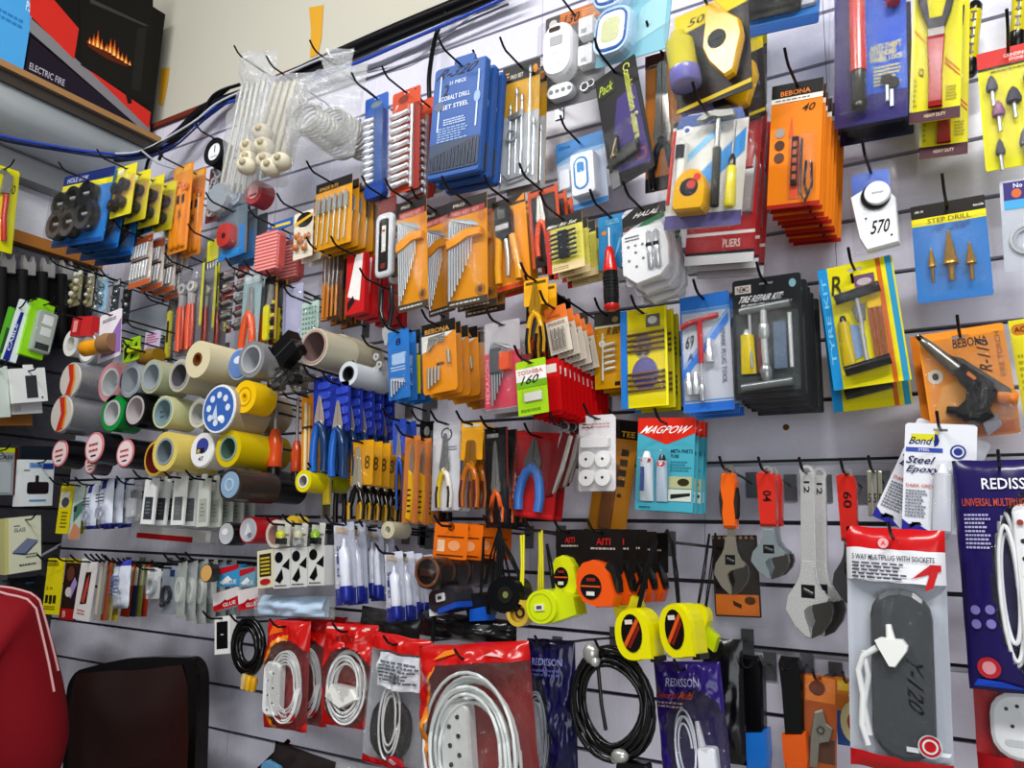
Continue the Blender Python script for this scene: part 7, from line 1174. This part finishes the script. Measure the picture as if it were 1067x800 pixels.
# odds and ends at the bottom edge
i = Item('glove_pack', 'brown and black glove pack at the bottom edge under the red bags', 'gloves', (288, 776, 352, 790, 280, 815), .22, hook=False); i.add('bag', ('pillow', 0, 0, 1, 1, .16, lambda a, b, s: '2a2220/r' if b > .5 else '6a5a4a/s', 16, 8, .6, 151)); i.add('blue_cuff', ('rr', .02, .1, .3, .6, -.2, -.05, '6a9cc0/s', .3))
i = Item('dark_strip', 'thin dark tool poking out at the bottom edge beside the glove pack', 'tool', (266, 788, 300, 772, 270, 800), .2, hook=False); i.add('shaft', ('rod', [(0, .1, 0), (1, .8, 0)], .05, '17171a/s')); i.add('shaft', ('rod', [(.1, -.2, 0), (1, .4, 0)], .06, '8a2420/s'))
i = Item('clear_pouch', 'crumpled clear pouch at the bottom edge by the second red bag', 'bag', (345, 788, 380, 796, 342, 815), .2, hook=False); i.add('bag', ('pillow', 0, 0, 1, 1, .2, lambda a, b, s: 'frost', 10, 8, .7, 153))
# ================================================================== chair and person
def skinned(name, joints, edges, parent, k, sub=2):
    me = bpy.data.meshes.new(name); me.from_pydata([j[0] for j in joints], edges, []); o = bpy.data.objects.new(name, me); COL.objects.link(o)
    sk = o.modifiers.new('skin', 'SKIN'); sk.use_smooth_shade = True
    for v, j in zip(me.skin_vertices[0].data, joints): v.radius = j[1] if isinstance(j[1], tuple) else (j[1], j[1])
    me.skin_vertices[0].data[0].use_root = True
    o.modifiers.new('sub', 'SUBSURF').levels = sub; o.modifiers['sub'].render_levels = sub
    me.materials.append(mat(k)); o.parent = parent; return o
cd_ = .20
i = Item('office_chair', 'dark brown padded leather chair with a black rim, back to the wall', 'chair', (70, 686, 205, 685, 66, 880), cd_, hook=False, yaw=0)
W, H = i.w, i.h; topz = i.base.z + H; zf = -(i.base.z) / H       # v of the floor
pts = [(.0, -.1), (.0, .78)] + [(.14 - .14 * math.cos(q * .262), .82 + .145 * math.sin(q * .262)) for q in range(7)] + [(.3, .985), (.5, 1.0), (.7, .995)] + [(.90 + .10 * math.sin(q * .262), .86 + .12 * math.cos(q * .262)) for q in range(7)] + [(1.0, .7), (.97, -.1)]
i.add('back_rim', ('poly', pts, -.012, .05, '17110f/s', .01))
cushion = M(W, H); nu, nv = 16, 16; V = []
for b in range(nv + 1):
    for a in range(nu + 1):
        u, v = .045 + .90 * a / nu, -.06 + 1.0 * b / nv; ex = min(1, 5 * min(a, nu - a) / nu); ez = min(1, 4 * min(b, nv - b) / nv)
        if b > nv * .8: u = .5 + (u - .5) * (1 - .10 * ((b / nv - .8) / .2) ** 2)
        V.append(cushion.c(u, v, -.014 - .03 * (ex * ez) ** .5 + .012 * noise.noise(Vector((u * 4, v * 4, 2)))))
cushion._f(V, [(b * (nu + 1) + a, b * (nu + 1) + a + 1, (b + 1) * (nu + 1) + a + 1, (b + 1) * (nu + 1) + a) for a in range(nu) for b in range(nv)], '3a2320/s', True)
cushion.build('back_cushion', i.root)
zs = (.47 - i.base.z) / H
i.add('seat', ('rr', .02, zs - .12, .98, zs, -.72, .0, '3a2320/s', .2)); i.add('spine', ('box', .42, zs - .1, .58, .1, .06, .12, '121110/s'))
i.add('column', ('rod', [(.5, zs - .12, -.5), (.5, zf + .12, -.5)], .06, '4a4a4c/m', 12))
for q in range(5): i.add('leg', ('rod', [(.5, zf + .13, -.5), (.5 + .5 * math.cos(1.2566 * q), zf + .06, -.5 + .5 * math.sin(1.2566 * q))], .04, '161616/s', 8), ('ball', .5 + .5 * math.cos(1.2566 * q), zf + .03 / H * .9, -.5 + .5 * math.sin(1.2566 * q), .05, '0f0f10/s', 8))
# person seated on a stool in front of the chair, mostly outside the frame
pd = .73
sh = onback((52, 668), pd)                                        # the shoulder seen at the picture's edge
q0 = onback((-134, 690), pd); P0 = Vector((q0.x, q0.y, 0)); hz = onback((18, 663), pd).z
pr = bpy.data.objects.new('person', None); COL.objects.link(pr); pr.location = (P0.x, P0.y, 0)
tag(pr, 'person in a red shirt with thin pale piping seated at the left edge', 'person')
sz_ = hz - .52; kn = sz_ - .06
J = lambda x, y, z: (x, y, z)
body = [(J(0, 0, sz_ + .08), (.17, .14)), (J(0, .0, sz_ + .30), (.165, .125)), (J(0, .0, hz - .06), (.185, .13)), (J(0, -.01, hz + .06), .062), (J(0, -.02, hz + .14), .07), (J(0, -.03, hz + .22), .092), (J(0, -.03, hz + .30), .075),
        (J(.175, 0, hz - .045), .078), (J(.245, -.02, hz - .27), .052), (J(.17, -.22, hz - .42), .038), (J(-.175, 0, hz - .045), .078), (J(-.245, -.02, hz - .27), .052), (J(-.17, -.22, hz - .42), .038),
        (J(.10, -.06, sz_ + .06), .10), (J(.13, -.42, sz_ + .05), .07), (J(.13, -.42, .10), .045), (J(.13, -.56, .05), .04), (J(-.10, -.06, sz_ + .06), .10), (J(-.13, -.42, sz_ + .05), .07), (J(-.13, -.42, .10), .045), (J(-.13, -.56, .05), .04)]
ed = [(0, 1), (1, 2), (2, 3), (3, 4), (4, 5), (5, 6), (2, 7), (7, 8), (8, 9), (2, 10), (10, 11), (11, 12), (0, 13), (13, 14), (14, 15), (15, 16), (0, 17), (17, 18), (18, 19), (19, 20)]
pr.rotation_euler = (0, 0, math.radians(235))
skinned('body', body, ed, pr, '5a3826')
shirt = [(body[0][0], (.185, .155)), (body[1][0], (.185, .145)), (body[2][0], (.205, .15)), (J(0, -.01, hz + .045), .075), (body[7][0], .098), (J(.238, -.015, hz - .24), .082), (body[10][0], .105), (J(-.238, -.015, hz - .24), .082), (J(.20, -.13, hz - .36), .06), (J(-.20, -.13, hz - .36), .06)]
skinned('shirt', shirt, [(0, 1), (1, 2), (2, 3), (2, 4), (4, 5), (2, 6), (6, 7), (5, 8), (7, 9)], pr, '8e0f22/r')
skinned('trousers', [(body[0][0], (.18, .16)), (body[13][0], .115), (body[14][0], .085), (J(.13, -.42, .14), .065), (body[17][0], .115), (body[18][0], .085), (J(-.13, -.42, .14), .065)], [(0, 1), (1, 2), (2, 3), (0, 4), (4, 5), (5, 6)], pr, '22242c/r')
m = M()
def hand(s):
    x, y, z = s * .17, -.22, hz - .42; d = Vector((-s * .3, -.8, -.35)).normalized(); sd = Vector((1, 0, 0)); a = Vector((x, y, z))
    h = M(); h.spin(a, a + d * .095, [(0, .028), (.3, .04), (.8, .042), (1, .036)], '5a3826', 10, raw=True)
    for q in range(4):
        b = a + d * .085 + sd * (q - 1.5) * .019; l = (.058, .07, .066, .05)[q]; h.rod([b, b + d * l * .6, b + d * l + Vector((0, 0, -.015))], .0085, '5a3826', 7, raw=True, r1=.007)
    b = a + d * .03 - sd * s * .036; h.rod([b, b + d * .03 - sd * s * .018, b + d * .06 - sd * s * .018], .010, '5a3826', 7, raw=True, r1=.008)
    h.build('hand', pr)
hand(1); hand(-1)
hr = M(); hr.ball(.5, hz + .245, -.015, .108, '14100e/r', 16, (.92, 1.0, 1.08)); hr.build('hair', pr)
m = M(); m.spin((0, -.118, hz + .215), (0, -.140, hz + .195), [(0, .008), (.6, .016), (1, .012)], '5a3826', 8, raw=True)
m.rod([(-.025, -.112, hz + .165), (.025, -.112, hz + .165)], .006, '7a3a34', 6, raw=True)
for s in (-1, 1): m.spin((s * .034, -.104, hz + .235), (s * .034, -.114, hz + .235), [(0, .012), (1, .006)], 'e8e4dc', 8, raw=True); m.spin((s * .034, -.112, hz + .235), (s * .034, -.116, hz + .235), [(0, .006), (1, .004)], '1a120e', 8, raw=True); m.spin((s * .086, -.03, hz + .22), (s * .10, -.03, hz + .225), [(0, .028), (1, .018)], '5a3826', 10, raw=True)
m.build('face', pr)
# pale piping over the shoulder seams: follows the shirt's surface from the neck to the sleeve
bpy.context.view_layer.update(); dg = bpy.context.evaluated_depsgraph_get(); so = bpy.data.objects['shirt'].evaluated_get(dg)
for dy, sx_ in ((.02, 1), (.02, -1), (.07, 1), (.07, -1)):
    P = []
    for q in range(16):
        t = q / 15; x = sx_ * (.055 + .22 * t)
        ok, loc, nrm, _ = so.ray_cast(Vector((x, dy * (1 - .5 * t), hz + .5)), Vector((0, 0, -1)))
        if ok and loc.z > hz - .25: P.append(loc + nrm * .0015)
    if len(P) > 2:
        m = M(); m.rod(P, .0022, 'e0b4b4/r', 6, raw=True); m.build('piping', pr)
i = bpy.data.objects.new('stool', None); COL.objects.link(i); i.location = (P0.x, P0.y, 0); tag(i, 'dark round stool under the person in the red shirt', 'stool')
m = M(); m.spin((0, 0, sz_ - .09), (0, 0, sz_ - .05), [(0, .17), (.3, .18), (.8, .18), (1, .17)], '2a2624/s', 20, raw=True); m.build('seat', i)
for q in range(4): m = M(); m.rod([(.11 * math.cos(1.571 * q + .78), .11 * math.sin(1.571 * q + .78), sz_ - .09), (.18 * math.cos(1.571 * q + .78), .18 * math.sin(1.571 * q + .78), 0)], .014, '1c1c1e/m', 8, raw=True); m.build('leg', i)
# ------------------------------------------------------------------ hooks: one under every hung thing
def hook(p, n, d, label, long=.03, k='2b2b30/m', tip=.016):
    """wire hook at wall distance d through point p; n points away from the wall"""
    foot = p - n * d
    r = bpy.data.objects.new('display_hook', None); COL.objects.link(r); r.location = foot
    r['label'] = label; r['category'] = 'hook'; r['group'] = 'wire display hooks on the slat panels'
    u = Vector((0, 0, 1)); m = M(); q = Vector((0, 0, 0)) + n * .003
    m.rod([q + u * -.010, q + n * (d * .5) + u * -.004, q + n * (d + long) - u * .0, q + n * (d + long + .010) + u * (tip * .3), q + n * (d + long + .022) + u * tip], .0022, k, 7, raw=True)
    m.build('arm', r)
    m = M(); a = n.cross(u) * .010
    P = [s * a + u * z + n * y for y in (.0005, .004) for z in (-.035, .008) for s in (-1, 1)]
    m._f(P, [(0, 1, 3, 2), (4, 6, 7, 5), (0, 4, 5, 1), (2, 3, 7, 6), (0, 2, 6, 4), (1, 5, 7, 3)], '8a8d92/m'); m.build('bracket', r)
for s, lab in HOOKS:
    a = .033 * s.w / s.h
    p = s.base + s.R @ Vector((0, 0, s.h - .033 * s.w * 3.3 + .0022)) if getattr(s, 'hz', None) is None else s.base + s.R @ Vector((getattr(s, 'hx', 0) * s.w, 0, s.h * s.hz))
    n = s.n if s.wall != 'B' else Vector((0, -1, 0))
    if s.wall == 'L': n = Vector((1, 0, 0))
    ws = lab.split()[:12]
    while ws[-1].strip(',') in ('the', 'a', 'of', 'with', 'by', 'in', 'on', 'and', 'from', 'to', 'under', 'its', 'behind', 'beside', 'an', 'at', 'below', 'above', 'right', 'left'): ws.pop()
    ws[-1] = ws[-1].strip(',')
    hook(p, n, s.d, 'wire hook carrying the ' + ' '.join(ws), long=getattr(s, 'hl', .055 if n.y < -.5 and s.base.z > ZG + .2 else .025))
